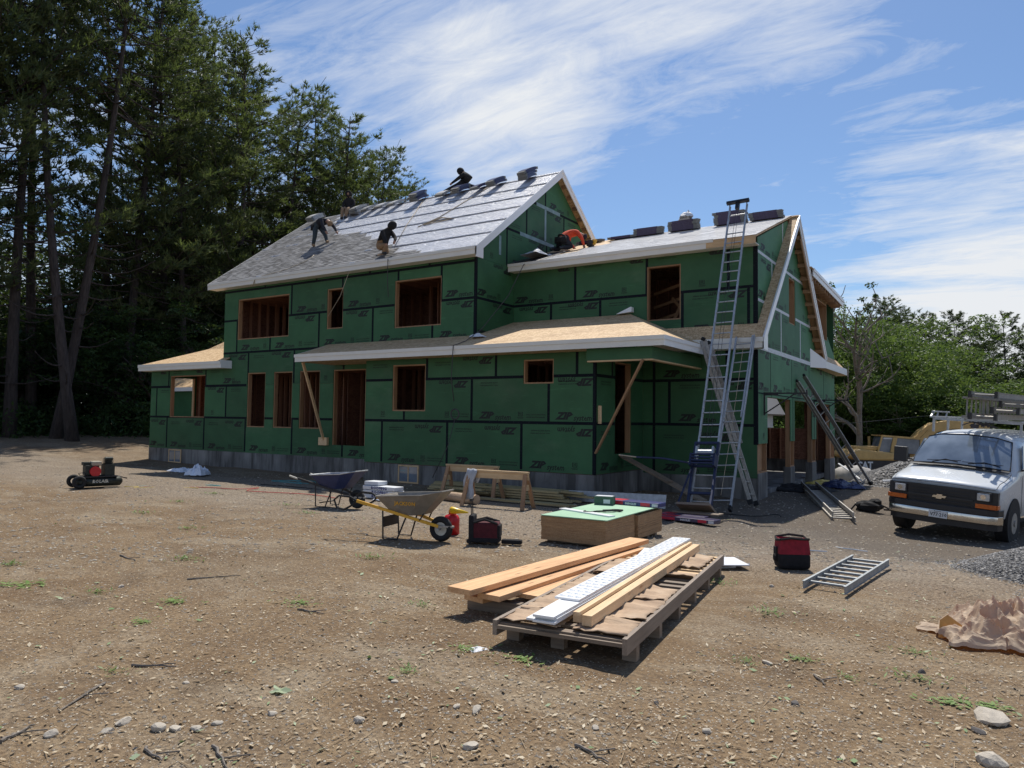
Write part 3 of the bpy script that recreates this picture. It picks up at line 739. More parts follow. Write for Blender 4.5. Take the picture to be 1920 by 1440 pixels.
# floors, inner partitions and framing seen through the openings
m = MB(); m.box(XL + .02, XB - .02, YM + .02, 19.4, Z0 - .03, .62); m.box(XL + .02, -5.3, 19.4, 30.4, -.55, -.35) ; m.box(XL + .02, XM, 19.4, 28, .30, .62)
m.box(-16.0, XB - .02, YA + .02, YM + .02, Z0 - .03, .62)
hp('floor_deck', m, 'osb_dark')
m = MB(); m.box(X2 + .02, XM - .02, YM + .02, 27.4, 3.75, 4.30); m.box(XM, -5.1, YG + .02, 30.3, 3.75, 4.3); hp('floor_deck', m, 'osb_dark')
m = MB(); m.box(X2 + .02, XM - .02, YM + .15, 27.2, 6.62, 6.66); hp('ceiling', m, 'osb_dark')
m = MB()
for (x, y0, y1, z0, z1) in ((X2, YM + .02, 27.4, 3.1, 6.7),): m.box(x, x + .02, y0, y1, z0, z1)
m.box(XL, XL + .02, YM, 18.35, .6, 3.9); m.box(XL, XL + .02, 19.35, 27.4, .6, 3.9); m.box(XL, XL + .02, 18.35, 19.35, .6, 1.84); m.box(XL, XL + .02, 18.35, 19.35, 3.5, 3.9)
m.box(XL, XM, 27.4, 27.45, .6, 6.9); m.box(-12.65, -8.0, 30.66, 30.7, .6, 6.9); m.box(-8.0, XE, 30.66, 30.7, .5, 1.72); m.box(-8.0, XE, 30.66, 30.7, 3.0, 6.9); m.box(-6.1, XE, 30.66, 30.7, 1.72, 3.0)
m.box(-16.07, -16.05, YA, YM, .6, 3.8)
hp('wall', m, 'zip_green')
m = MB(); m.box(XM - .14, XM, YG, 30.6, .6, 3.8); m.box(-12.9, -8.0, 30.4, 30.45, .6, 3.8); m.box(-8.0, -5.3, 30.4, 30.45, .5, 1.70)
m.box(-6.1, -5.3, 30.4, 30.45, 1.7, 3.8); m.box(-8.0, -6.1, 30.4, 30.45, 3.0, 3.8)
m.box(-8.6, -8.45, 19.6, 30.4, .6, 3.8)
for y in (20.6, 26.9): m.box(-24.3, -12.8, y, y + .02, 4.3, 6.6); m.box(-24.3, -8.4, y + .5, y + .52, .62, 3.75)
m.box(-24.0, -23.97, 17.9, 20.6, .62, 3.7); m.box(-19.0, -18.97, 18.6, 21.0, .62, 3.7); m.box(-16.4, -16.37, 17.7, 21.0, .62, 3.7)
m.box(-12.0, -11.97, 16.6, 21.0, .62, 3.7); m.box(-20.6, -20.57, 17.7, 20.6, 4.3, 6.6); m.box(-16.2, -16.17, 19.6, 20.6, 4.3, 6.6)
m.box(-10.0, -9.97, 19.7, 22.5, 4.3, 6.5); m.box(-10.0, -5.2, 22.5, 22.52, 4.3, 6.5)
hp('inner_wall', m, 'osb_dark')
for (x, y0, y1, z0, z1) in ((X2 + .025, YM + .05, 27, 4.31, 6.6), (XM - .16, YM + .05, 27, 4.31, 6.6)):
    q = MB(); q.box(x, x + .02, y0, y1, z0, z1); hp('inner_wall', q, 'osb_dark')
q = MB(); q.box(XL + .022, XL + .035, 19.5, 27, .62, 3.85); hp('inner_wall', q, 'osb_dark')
q = MB(); q.box(XL + .021, XL + .15, 19.29, 19.33, 1.84, 3.5); hp('window_jamb', q, 'pine_y')
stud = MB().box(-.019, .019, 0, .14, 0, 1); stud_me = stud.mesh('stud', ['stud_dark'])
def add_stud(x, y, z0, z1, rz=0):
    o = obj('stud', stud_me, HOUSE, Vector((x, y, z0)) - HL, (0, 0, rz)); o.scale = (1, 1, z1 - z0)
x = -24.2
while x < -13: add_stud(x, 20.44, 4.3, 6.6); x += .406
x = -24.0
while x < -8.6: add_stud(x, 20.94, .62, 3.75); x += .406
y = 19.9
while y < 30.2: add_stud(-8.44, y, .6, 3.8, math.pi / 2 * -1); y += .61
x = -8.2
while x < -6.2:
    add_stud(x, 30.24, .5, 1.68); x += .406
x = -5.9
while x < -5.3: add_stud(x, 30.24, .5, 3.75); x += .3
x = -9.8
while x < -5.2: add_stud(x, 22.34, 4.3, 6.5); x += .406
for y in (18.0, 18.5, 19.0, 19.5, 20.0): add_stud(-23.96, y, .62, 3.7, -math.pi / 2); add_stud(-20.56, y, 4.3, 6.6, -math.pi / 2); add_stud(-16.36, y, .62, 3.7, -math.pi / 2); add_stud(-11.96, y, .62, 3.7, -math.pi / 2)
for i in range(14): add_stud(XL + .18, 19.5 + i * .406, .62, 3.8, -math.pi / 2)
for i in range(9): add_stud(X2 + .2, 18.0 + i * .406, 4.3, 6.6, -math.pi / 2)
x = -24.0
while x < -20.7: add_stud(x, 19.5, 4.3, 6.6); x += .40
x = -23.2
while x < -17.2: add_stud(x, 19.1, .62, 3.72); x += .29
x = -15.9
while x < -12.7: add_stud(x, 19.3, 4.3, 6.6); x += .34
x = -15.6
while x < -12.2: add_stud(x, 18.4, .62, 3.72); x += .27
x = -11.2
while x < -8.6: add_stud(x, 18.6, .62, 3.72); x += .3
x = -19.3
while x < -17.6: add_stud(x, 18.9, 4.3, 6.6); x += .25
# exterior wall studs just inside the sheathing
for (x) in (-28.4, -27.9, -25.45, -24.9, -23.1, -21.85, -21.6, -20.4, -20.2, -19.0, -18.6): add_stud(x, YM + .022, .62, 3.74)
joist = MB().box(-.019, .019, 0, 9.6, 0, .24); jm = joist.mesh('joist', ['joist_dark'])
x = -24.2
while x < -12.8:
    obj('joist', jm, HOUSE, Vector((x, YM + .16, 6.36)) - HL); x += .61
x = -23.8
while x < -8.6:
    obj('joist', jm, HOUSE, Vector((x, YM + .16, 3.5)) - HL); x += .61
brace_me = MB()
for k in range(4): brace_me.beam((-8.6, 21.2, 4.55 + k * .42), (-6.9, 20.6, 4.85 + k * .42), .035, .085)
brace_me.beam((-7.9, 20.4, 4.4), (-7.2, 20.9, 6.3), .035, .085); brace_me.beam((-7.3, 20.4, 5.0), (-7.9, 20.9, 5.6), .035, .085)
hp('roof_truss', brace_me, 'lumber_z')

# ---- roofs
def slope_slab(mb, x0, x1, ya, za, yb, zb, th, lift=0.0):
    n = Vector((0, -(zb - za), (yb - ya))).normalized(); 
    if n.z < 0: n = -n
    q = [Vector((x0, ya, za)), Vector((x1, ya, za)), Vector((x1, yb, zb)), Vector((x0, yb, zb))]
    if ya > yb: q = q[::-1]
    q = [p + n * lift for p in q]
    mb.prism(q[::1], -n * th) if False else mb.add([*q, *[p - n * th for p in q]], [(0, 1, 2, 3), (7, 6, 5, 4), (0, 4, 5, 1), (1, 5, 6, 2), (2, 6, 7, 3), (3, 7, 4, 0)])
RX0, RX1 = -24.98, -12.40
m = MB(); slope_slab(m, RX0, RX1, 17.1, 6.92, 22.1, 10.59, .05); slope_slab(m, RX0, RX1, 27.1, 6.92, 22.1, 10.59, .05)
hp('roof_deck', m, 'osb')
sl = Vector((0, 5.0, 3.67)).normalized(); nn = Vector((0, -3.67, 5.0)).normalized(); RL = math.hypot(5.0, 3.67)
def rp(x, s, h): return Vector((x, 17.1, 6.92)) + sl * s + nn * h
k = 0; s0 = .02
while s0 < RL - .02:
    s1 = min(s0 + 1.0, RL - .005); m = MB(); nx = 40
    rowa = []; rowb = []; rowc = []
    for i in range(nx + 1):
        x = RX0 + .01 + (RX1 - RX0 - .02) * i / nx
        wv = .012 * noise.noise(Vector((x * 1.7, k * 3.1, 0))) + .02 * max(0, noise.noise(Vector((x * .9, k * 5.1, 7))) - .25)
        rowa.append(rp(x, s0 - .03 + wv * .6, .014 + abs(wv) * 1.6)); rowb.append(rp(x, s0 + .1, .010 + abs(wv))); rowc.append(rp(x, s1, .004))
    vs = [rp(p.x, s0 - .03, .001) for p in rowa] + rowa + rowb + rowc; fs = []
    for r_ in range(3):
        for i in range(nx): b = r_ * (nx + 1) + i; fs.append((b, b + 1, b + nx + 2, b + nx + 1))
    m.add(vs, fs); hp('underlayment_strip', m, 'underlayment', smooth=True)
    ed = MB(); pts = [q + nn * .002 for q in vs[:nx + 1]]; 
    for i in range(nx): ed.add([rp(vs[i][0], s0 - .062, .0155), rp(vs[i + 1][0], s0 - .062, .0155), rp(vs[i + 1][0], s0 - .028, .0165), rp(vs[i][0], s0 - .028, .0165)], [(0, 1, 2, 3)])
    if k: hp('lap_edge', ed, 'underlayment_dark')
    s0 = s1; k += 1
# shingles laid on the left part
m = MB(); s = 0.0; ci = 0
def right_end(s):
    P_ = [(0, -14.6), (.28, -14.9), (.3, -15.8), (.95, -16.5), (1.85, -17.95), (3.2, -19.85), (3.3, -21.2), (4.2, -21.9), (5.2, -22.8), (6.3, -23.6)]
    for a, b in zip(P_, P_[1:]):
        if a[0] <= s <= b[0]: return a[1] + (b[1] - a[1]) * (s - a[0]) / (b[0] - a[0])
    return P_[-1][1]
random.seed(5)
while s < RL - .1:
    x = RX0 - .02 - random.random() * .2; xr = right_end(s) + (ci % 3) * .12
    while x < xr:
        w = random.choice((.14, .18, .24, .30)); x1 = min(x + w, xr + .05); h = .020 + random.uniform(0, .008); tn = random.random()
        a, b = max(x, RX0 - .02), x1 - .003
        if b > a:
            q0, q1, q2, q3 = rp(a, s - .01, h), rp(b, s - .01, h), rp(b, s + .15, .012), rp(a, s + .15, .012)
            m.add([q0, q1, q2, q3, rp(a, s - .012, h - .014), rp(b, s - .012, h - .014)], [(0, 1, 2, 3), (4, 5, 1, 0)], tn)
        x += w
    s += .143; ci += 1
o = hp('roof_shingle', m, 'shingle'); o['kind'] = 'stuff'
# fascia and rake boards of the main roof
m = MB(); m.box(RX0, RX1 - .03, 17.06, 17.09, 6.70, 6.905); m.box(RX0, RX1 - .03, 17.035, 17.059, 6.845, 6.93); hp('fascia', m, 'trim_white')
m = MB(); m.box(RX0 + .03, RX1 - .03, 17.09, YM - .022, 6.705, 6.725); hp('soffit', m, 'trim_white')
def rake(x, ya, za, yb, zb, dp, th=.03, mat='pvc_white', name='rake_board'):
    m = MB(); q = [(x, ya, za), (x, yb, zb), (x, yb, zb - dp), (x, ya, za - dp)]; m.prism(q, (th, 0, 0)); return hp(name, m, mat)
rake(RX1, 17.07, 6.93, 22.1, 10.62, .26); rake(RX1, 22.101, 10.62, 27.1, 6.93, .26)
rake(RX1 + .03, 17.07, 6.95, 22.1, 10.64, .10, .022); rake(RX1 + .03, 22.101, 10.64, 27.1, 6.95, .10, .022)
m = MB(); m.prism([(RX1 + .001, 17.07, 6.93), (RX1 + .001, 17.42, 7.15), (RX1 + .001, 17.42, 6.62), (RX1 + .001, 17.07, 6.62)], (.028, 0, 0)); hp('rake_return', m, 'pvc_white')
rake(RX0 - .03, 17.07, 6.93, 22.1, 10.62, .24, .03, 'trim_white')
for i in range(12):
    m = MB(); y = 22.5 + i * .40; z = 10.60 - (y - 22.1) * SL - .22; m.box(XM + .021, RX1 - .001, y, y + .04, z, z + .14); hp('lookout', m, 'lumber_z')
m = MB(); m.box(XM + .021, RX1 - .001, 22.3, 27.0, 5, 5.01) if False else None
# porch roof
PS = .30
def pz(y): return 3.90 + PS * (y - 15.85)
m = MB(); HT = (-8.62, 19.50)
tp = [(-18.5, 15.85), (-6.2, 15.85), (HT[0], HT[1]), (XM + .02, 19.478), (XM + .02, YM - .022), (-18.75, YM - .022)]
top = [Vector((a, b, pz(b))) for a, b in tp]; bot = [p - Vector((0, 0, .04)) for p in top]; n = len(tp)
m.add(top + bot, [tuple(range(n)), tuple(range(2 * n - 1, n - 1, -1))] + [(i, i + n, (i + 1) % n + n, (i + 1) % n) for i in range(n)])
hp('porch_roof_deck', m, 'osb')
m = MB(); a, b, c = Vector((-6.2, 15.85, 3.9)), Vector((-6.2, 19.478, 3.9)), Vector((HT[0], HT[1] - .022, pz(19.478)))
m.add([a, b, c, a - Z * .04, b - Z * .04, c - Z * .04], [(0, 1, 2), (5, 4, 3), (0, 3, 4, 1), (1, 4, 5, 2)]); hp('porch_roof_deck', m, 'osb')
m = MB(); m.box(-18.5, -6.2, 15.80, 15.83, 3.66, 3.86); m.box(-18.52, -6.17, 15.775, 15.799, 3.80, 3.895); hp('fascia', m, 'trim_white')
m = MB(); m.box(-6.2, -6.17, 15.83, 19.45, 3.66, 3.86); m.box(-6.169, -6.145, 15.78, 19.45, 3.80, 3.895); hp('fascia', m, 'pvc_white')
m = MB(); m.prism([(-9.0, 19.30, 4.99), (-8.52, 19.30, 5.03), (-8.52, 19.30, 5.17), (-8.56, 19.30, 5.17)], (0, .17, 0)); hp('fascia', m, 'pvc_white', label='short stub of white trim at the top of the porch hip')
m = MB(); m.prism([(-18.53, 15.82, 3.895), (-18.53, 17.42, 4.37), (-18.53, 17.42, 4.2), (-18.53, 15.82, 3.66)], (.028, 0, 0)); hp('rake_board', m, 'trim_white')
m = MB(); m.box(-18.47, -16.08, 15.84, YM - .03, 3.665, 3.68); m.box(-16.08, XB - .0, 15.84, YA - .025, 3.665, 3.68); hp('soffit', m, 'osb')
m = MB(); m.box(XB + .03, -6.55, 16.02, 16.14, 3.38, 3.67); m.box(-6.67, -6.55, 16.141, 19.47, 3.38, 3.67); m.box(XB + .0, XB + .03, 16.02, 16.14, 3.38, 3.67)
hp('porch_beam', m, 'zip_green')
m = MB(); m.box(XB + .03, -6.53, 16.00, 16.15, 3.345, 3.379); m.box(-6.68, -6.54, 16.151, 19.47, 3.345, 3.379); hp('beam_plate', m, 'lumber_x')
m = MB(); m.beam((-6.75, 15.96, 3.36), (-8.20, 16.46, 1.12), .04, .09, (0, 1, 0)); hp('brace', m, 'lumber_z', label='long timber brace from porch beam to wall corner')
m = MB(); m.box(-8.225, -8.14, 16.62, 16.66, 1.85, 2.30); hp('cleat', m, 'pine_y')
m = MB(); m.beam((-18.33, 15.98, 3.66), (-18.80, 17.38, 1.12), .09, .04, (1, 0, 0)); m.box(-19.02, -18.62, 17.33, 17.425, .98, 1.24); hp('brace', m, 'pine_y', label='thin timber brace holding up the left end of the porch roof')
# left wing roof
LS = .40
def lz(y): return 3.95 + LS * (y - 17.0)
m = MB(); tp = [(-29.3, 17.0), (-23.95, 17.0), (-24.0, 17.42), (X2 - .005, 17.44), (X2 - .005, 21.5), (-26.0, 21.5), (-27.45, 18.85)]
top = [Vector((a, b, lz(b))) for a, b in tp]; n = len(tp); bot = [p - Vector((0, 0, .04)) for p in top]
m.add(top + bot, [tuple(range(n)), tuple(range(2 * n - 1, n - 1, -1))] + [(i, i + n, (i + 1) % n + n, (i + 1) % n) for i in range(n)])
m.add([(-27.45, 18.85, lz(18.85)), (X2 - .005, 18.85, lz(18.85) + .01), (X2 - .005, 20.9, 6.35), (-26.4, 20.2, 5.62)], [(0, 1, 2, 3)])
m.add([(-29.3, 17.0, 3.95), (-27.45, 18.85, lz(18.85)), (-27.45, 26, lz(18.85)), (-29.3, 27.8, 3.95)], [(0, 1, 2, 3)])
hp('wing_roof_deck', m, 'osb')
m = MB(); m.box(-29.3, -23.92, 16.95, 16.98, 3.70, 3.92); m.box(-29.33, -23.9, 16.925, 16.949, 3.84, 3.955); m.box(-29.33, -29.3, 16.95, 27.8, 3.70, 3.93); hp('fascia', m, 'trim_white')
m = MB(); m.box(-23.92, -23.89, 16.95, 17.425, 3.70, 3.99); hp('fascia', m, 'pvc_white')
m = MB(); m.box(-29.28, -23.92, 16.98, 17.425, 3.705, 3.72); hp('soffit', m, 'trim_white')
# rear wing glimpsed through the window
m = MB(); m.box(-35.9, -30.5, 22.0, 22.03, .1, 3.14); hp('rear_wing_wall', m, 'zip_green')
m = MB(); m.add([(-36.0, 21.7, 3.29), (-30.4, 21.7, 3.29), (-31, 24.5, 4.6), (-36.0, 24.5, 4.6)], [(0, 1, 2, 3)]); hp('rear_wing_roof', m, 'osb')
m = MB(); m.box(-36.0, -30.4, 21.62, 21.69, 3.10, 3.29); hp('fascia', m, 'pvc_white')

# garage wing roofs
GS = .36; GR = 23.25
def gzr(y): return 6.78 + GS * (y - 19.15)
m = MB(); slope_slab(m, XM + .025, -5.0, 19.15, 6.77, GR, gzr(GR) - .01, .05); hp('roof_deck', m, 'osb')
m = MB(); slope_slab(m, XM + .025, -5.0, 24.6, 6.83, 30.6, 6.60, .06)
slope_slab(m, XM + .025, -4.79, GR + .002, gzr(GR) - .01, 27.5, 4.25, .05); hp('roof_deck', m, 'osb')
gn = Vector((0, -GS, 1)).normalized(); gs_ = Vector((0, 1, GS)).normalized(); GL = (GR - 19.15) * math.sqrt(1 + GS * GS)
def gp(x, s, h): return Vector((x, 19.15, 6.77)) + gs_ * s + gn * h
plain('shingle_glare', (.62, .62, .63), 0.30, var=.25, scale=45)  # pale copy of the grey shingles: sun glare put into the base colour
m = MB(); s = 0.0; ci = 0; random.seed(8)
while s < GL - .05:
    x = -11.9 + .25 * math.sin(ci * .7) + ci * .06
    if s < .5: x = -12.1
    while x < -5.0:
        w = random.choice((.2, .3, .4)); a, b = x, min(x + w - .003, -5.0); h = .0095 + random.uniform(0, .004)
        m.add([gp(a, s - .01, h), gp(b, s - .01, h), gp(b, s + .15, .006), gp(a, s + .15, .006), gp(a, s - .012, .003), gp(b, s - .012, .003)], [(0, 1, 2, 3), (4, 5, 1, 0)], random.random())
        x += w
    s += .143; ci += 1
o = hp('roof_shingle', m, 'shingle_glare'); o['kind'] = 'stuff'
m = MB(); nx = 12
for i in range(nx):
    a = -12.62 + i * .09; 
    m.add([gp(a, .02, .012 + .05 * random.random()), gp(a + .09, .02, .012 + .04 * random.random()), gp(a + .09, GL * .5, .012), gp(a, GL * .5, .012)], [(0, 1, 2, 3)])
hp('underlayment_strip', m, 'underlayment_dark')
m = MB(); m.box(XM + .03, -6.3, 19.11, 19.14, 6.54, 6.755); m.box(XM + .03, -6.1, 19.085, 19.109, 6.69, 6.78); hp('fascia', m, 'trim_white')
m = MB(); m.box(-6.3, -5.0, 19.112, 19.14, 6.56, 6.75); m.box(-5.55, -5.35, 19.08, 19.111, 6.6, 6.7); hp('subfascia', m, 'lumber_x')
m = MB(); m.box(XM + .03, -5.0, 19.14, YG - .03, 6.55, 6.57); hp('soffit', m, 'trim_white')
# low steep eave in front of the garage
EZ, EY = 4.10, 19.05
AP = 8.18
st = (AP - EZ) / (GR - EY)
m = MB(); slope_slab(m, XB + .05, XE + .02, EY, EZ, YG - .03, EZ + st * (YG - .03 - EY), .04); hp('eave_deck', m, 'osb')
m = MB(); m.box(XB + .05, -4.80, EY - .03, EY - .001, 3.83, 4.07); m.box(XB + .05, -4.78, EY - .055, EY - .031, 3.98, 4.10); m.box(XB + .05, -4.80, EY, YG - .03, 3.83, 3.85); hp('fascia', m, 'trim_white')
m = MB(); slope_slab(m, XE + .022, -4.80, EY, EZ, GR, AP, .06); hp('rake_deck', m, 'osb')
m = MB(); slope_slab(m, XE + .022, -4.80, 27.5, 4.22, GR + .001, AP, .04); hp('rake_deck', m, 'osb')
rake(-4.80, EY - .05, EZ, GR, AP + .02, .30); rake(-4.80, GR + .001, AP + .02, 27.55, 4.2, .26)
rake(-4.769, GR + .001, AP + .05, 27.55, 4.23, .10, .02); rake(-4.769, EY - .05, EZ + .03, GR, AP + .05, .10, .02)
m = MB(); m.prism([(-4.80, EY - .05, EZ), (-4.80, EY + .36, EZ + .35), (-4.80, EY + .36, 3.78), (-4.80, EY - .05, 3.78)], (.028, 0, 0)); hp('rake_return', m, 'pvc_white')
for i in range(11):
    m = MB(); y = 23.55 + i * .37; z = AP - (y - GR) * st - .33; m.box(XE + .021, -4.801, y, y + .04, z, z + .12); hp('lookout', m, 'lumber_z')
m = MB()
sy, sz = GR + .3, AP - .3 * st - .30
m.prism([(-4.83, sy, sz + .08), (-4.83, 27.4, 4.06), (-4.83, 27.4, 3.96), (-4.83, sy, sz - .05)], (.028, 0, 0))
hp('rake_backing', m, 'lumber_z')
m = MB(); m.prism([(XE + .03, 23.4, AP - .22), (XE + .03, 27.4, 4.10), (-4.81, 27.4, 4.10), (-4.81, 23.4, AP - .22)], (0, 0, -.02)); hp('rake_soffit', m, 'lumber_z')
# rear dormer eave and pent roof
m = MB(); m.prism([(-4.72, 24.9, 6.86), (-4.72, 30.6, 6.64), (-4.72, 30.6, 6.42), (-4.72, 24.9, 6.64)], (.03, 0, 0)); m.prism([(-4.69, 24.9, 6.90), (-4.69, 30.65, 6.68), (-4.69, 30.65, 6.58), (-4.69, 24.9, 6.80)], (.025, 0, 0)); hp('fascia', m, 'pvc_white')
m = MB(); m.add([(XE, 24.6, 6.66), (-4.72, 24.9, 6.66), (-4.72, 30.6, 6.44), (XE, 30.6, 6.44)], [(0, 1, 2, 3)]); hp('soffit', m, 'lumber_z')
for i in range(13): m = MB(); m.box(XE + .02, -4.722, 25.0 + i * .42, 25.04 + i * .42, 6.50 - i * .016, 6.64 - i * .016); hp('rafter_tail', m, 'lumber_z')
m = MB(); slope_slab(m, XE - .02, -4.69, 24.6, 6.90, 30.65, 6.68, .03); hp('roof_deck', m, 'osb')
m = MB(); m.add([(XE + .02, 26.2, 4.42), (-4.70, 26.9, 4.06), (-4.70, 31.2, 3.98), (XE + .02, 31.2, 4.38), (XE + .02, 26.2, 3.85), (-4.70, 26.9, 3.85), (-4.70, 31.2, 3.78), (XE + .02, 31.2, 3.78)],
                [(0, 1, 2, 3), (0, 4, 5, 1), (2, 6, 7, 3), (4, 7, 6, 5)]); hp('pent_roof', m, 'osb')
m = MB(); m.box(-4.699, -4.67, 26.9, 31.2, 3.80, 4.04); hp('fascia', m, 'pvc_white')
m = MB(); m.prism([(XE + .021, 26.15, 4.44), (-4.67, 26.86, 4.06), (-4.67, 26.86, 3.80), (XE + .021, 26.15, 3.80)], (0, .03, 0)); hp('fascia', m, 'pvc_white')
# floor of the garage
m = MB(); m.box(-8.4, XE - .2, 19.8, 30.4, -.1, .06); hp('garage_floor', m, 'concrete')
# ------------------------------------------------------------ trees
def leaf_mesh(name, V, T, mat, nv):
    """V: (n*nv,3) array, T: (n,) tones"""
    n = len(T); me = bpy.data.meshes.new(name)
    me.vertices.add(n * nv); me.vertices.foreach_set('co', np.asarray(V, dtype=np.float32).ravel())
    me.loops.add(n * nv); me.loops.foreach_set('vertex_index', np.arange(n * nv, dtype=np.int32))
    me.polygons.add(n); me.polygons.foreach_set('loop_start', np.arange(0, n * nv, nv, dtype=np.int32))
    a = me.attributes.new('tone', 'FLOAT', 'FACE'); a.data.foreach_set('value', np.asarray(T, dtype=np.float32))
    me.materials.append(MATS[mat]); me.update(calc_edges=True); return me
def tufts(P, D, rng, per, ln, wd, spread=0.9):
    """needle tufts: thin triangles fanning around direction D at points P"""
    n = len(P); P = np.repeat(P, per, 0); D = np.repeat(D, per, 0)
    d = D + rng.normal(0, spread, (n * per, 3)) * .6; d /= np.linalg.norm(d, axis=1)[:, None] + 1e-9
    s = np.cross(d, rng.normal(0, 1, (n * per, 3))); s /= np.linalg.norm(s, axis=1)[:, None] + 1e-9
    L_ = ln * rng.uniform(.6, 1.15, (n * per, 1)); W = wd * rng.uniform(.7, 1.3, (n * per, 1))
    b = P + rng.normal(0, .03, P.shape)
    V = np.stack([b - s * W, b + s * W, b + d * L_], 1)
    return V.reshape(-1, 3)
def leaves(P, rng, size, up=0.6):
    n = len(P); nrm = rng.normal(0, 1, (n, 3)); nrm[:, 2] += up; nrm /= np.linalg.norm(nrm, axis=1)[:, None]
    a = np.cross(nrm, rng.normal(0, 1, (n, 3))); a /= np.linalg.norm(a, axis=1)[:, None]; b = np.cross(nrm, a)
    L_ = size * rng.uniform(.6, 1.2, (n, 1)); W = L_ * .42
    V = np.stack([P - a * L_, P - b * W, P + a * L_, P + b * W], 1)
    return V.reshape(-1, 3)
def pine_variant(seed, H=24.0, base=0.30, R=4.6, dens=1.0, asym=0.0, mat='needles'):
    rng = np.random.default_rng(seed); w = MB()
    ph = rng.uniform(0, 6.28); bend = rng.uniform(.2, .9)
    def tr(z): t = z / H; return Vector((math.sin(t * 2.2 + ph) * bend * t, math.cos(t * 1.7 + ph) * bend * t * .7, z))
    r0 = .21
    w.tube([tr(H * i / 12) for i in range(13)], [max(.02, r0 * (1 - (i / 12) ** 1.1 * .94)) * (1.25 if i == 0 else 1) for i in range(13)], 9)
    PP = []; DD = []; TT = []
    z = 0.10 * H
    while z < H * .985:
        t = z / H; live = t > base + rng.uniform(-.06, .06)
        nb = int(rng.integers(2, 4)) if not live else int(rng.integers(3, 6))
        u = max(0, (t - base) / (1 - base))
        prof = (1 - u) ** .62 * (.62 + .38 * min(1, u * 4)) if live else .45
        for k in range(nb):
            az = rng.uniform(0, 2 * math.pi)
            Lb = R * prof * rng.uniform(.45, 1.2) * (1 + asym * math.cos(az)) + .25
            if not live and rng.random() < .45: continue
            rise = rng.uniform(-.12, .22) + .55 * u * u; d = np.array([math.cos(az), math.sin(az), rise])
            p0 = tr(z); pts = []
            for i in range(6):
                s = i / 5; pts.append(Vector((p0.x + d[0] * Lb * s, p0.y + d[1] * Lb * s, p0.z + Lb * (rise * s + .18 * s * s - .10 * math.sin(s * 3)))))
            w.tube(pts, [max(.012, .055 * (1 - i / 6) * (1 - .6 * t)) for i in range(6)], 4, False)
            if not live: continue
            ns = int(Lb * 2.2 * dens) + 2
            for j in range(ns):
                s = rng.uniform(.28, 1.0) ** .8; i = min(4, int(s * 5)); f = s * 5 - i
                q = pts[i].lerp(pts[i + 1], f); side = rng.choice((-1, 1)); ls = (1.15 - s * .75) * rng.uniform(.4, 1.0) * min(1.6, Lb * .36)
                sd_ = np.array([-d[1] * side + d[0] * .9, d[0] * side + d[1] * .9, rng.uniform(.05, .5)]); sd_ /= np.linalg.norm(sd_)
                m_ = max(3, int(ls * 9)); ss = np.linspace(.15, 1, m_)[:, None]
                base_ = np.array(q)[None, :]
                pp = base_ + sd_[None, :] * ls * ss + rng.normal(0, .07, (m_, 3)); PP.append(pp)
                dd = np.repeat((sd_ * .8 + np.array([0, 0, .75]))[None, :], m_, 0); DD.append(dd)
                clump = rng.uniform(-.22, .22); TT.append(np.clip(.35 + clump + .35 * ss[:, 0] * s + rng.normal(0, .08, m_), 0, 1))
        z += rng.uniform(.32, .62) * (1.35 if not live else 1) * (H / 24)
    PP = np.concatenate(PP); DD = np.concatenate(DD); TT = np.concatenate(TT)
    per = 6; V = tufts(PP, DD, rng, per, .30, .026)
    return w.mesh('trunk', ['bark'], True), leaf_mesh('crown', V, np.repeat(TT, per), mat, 3)
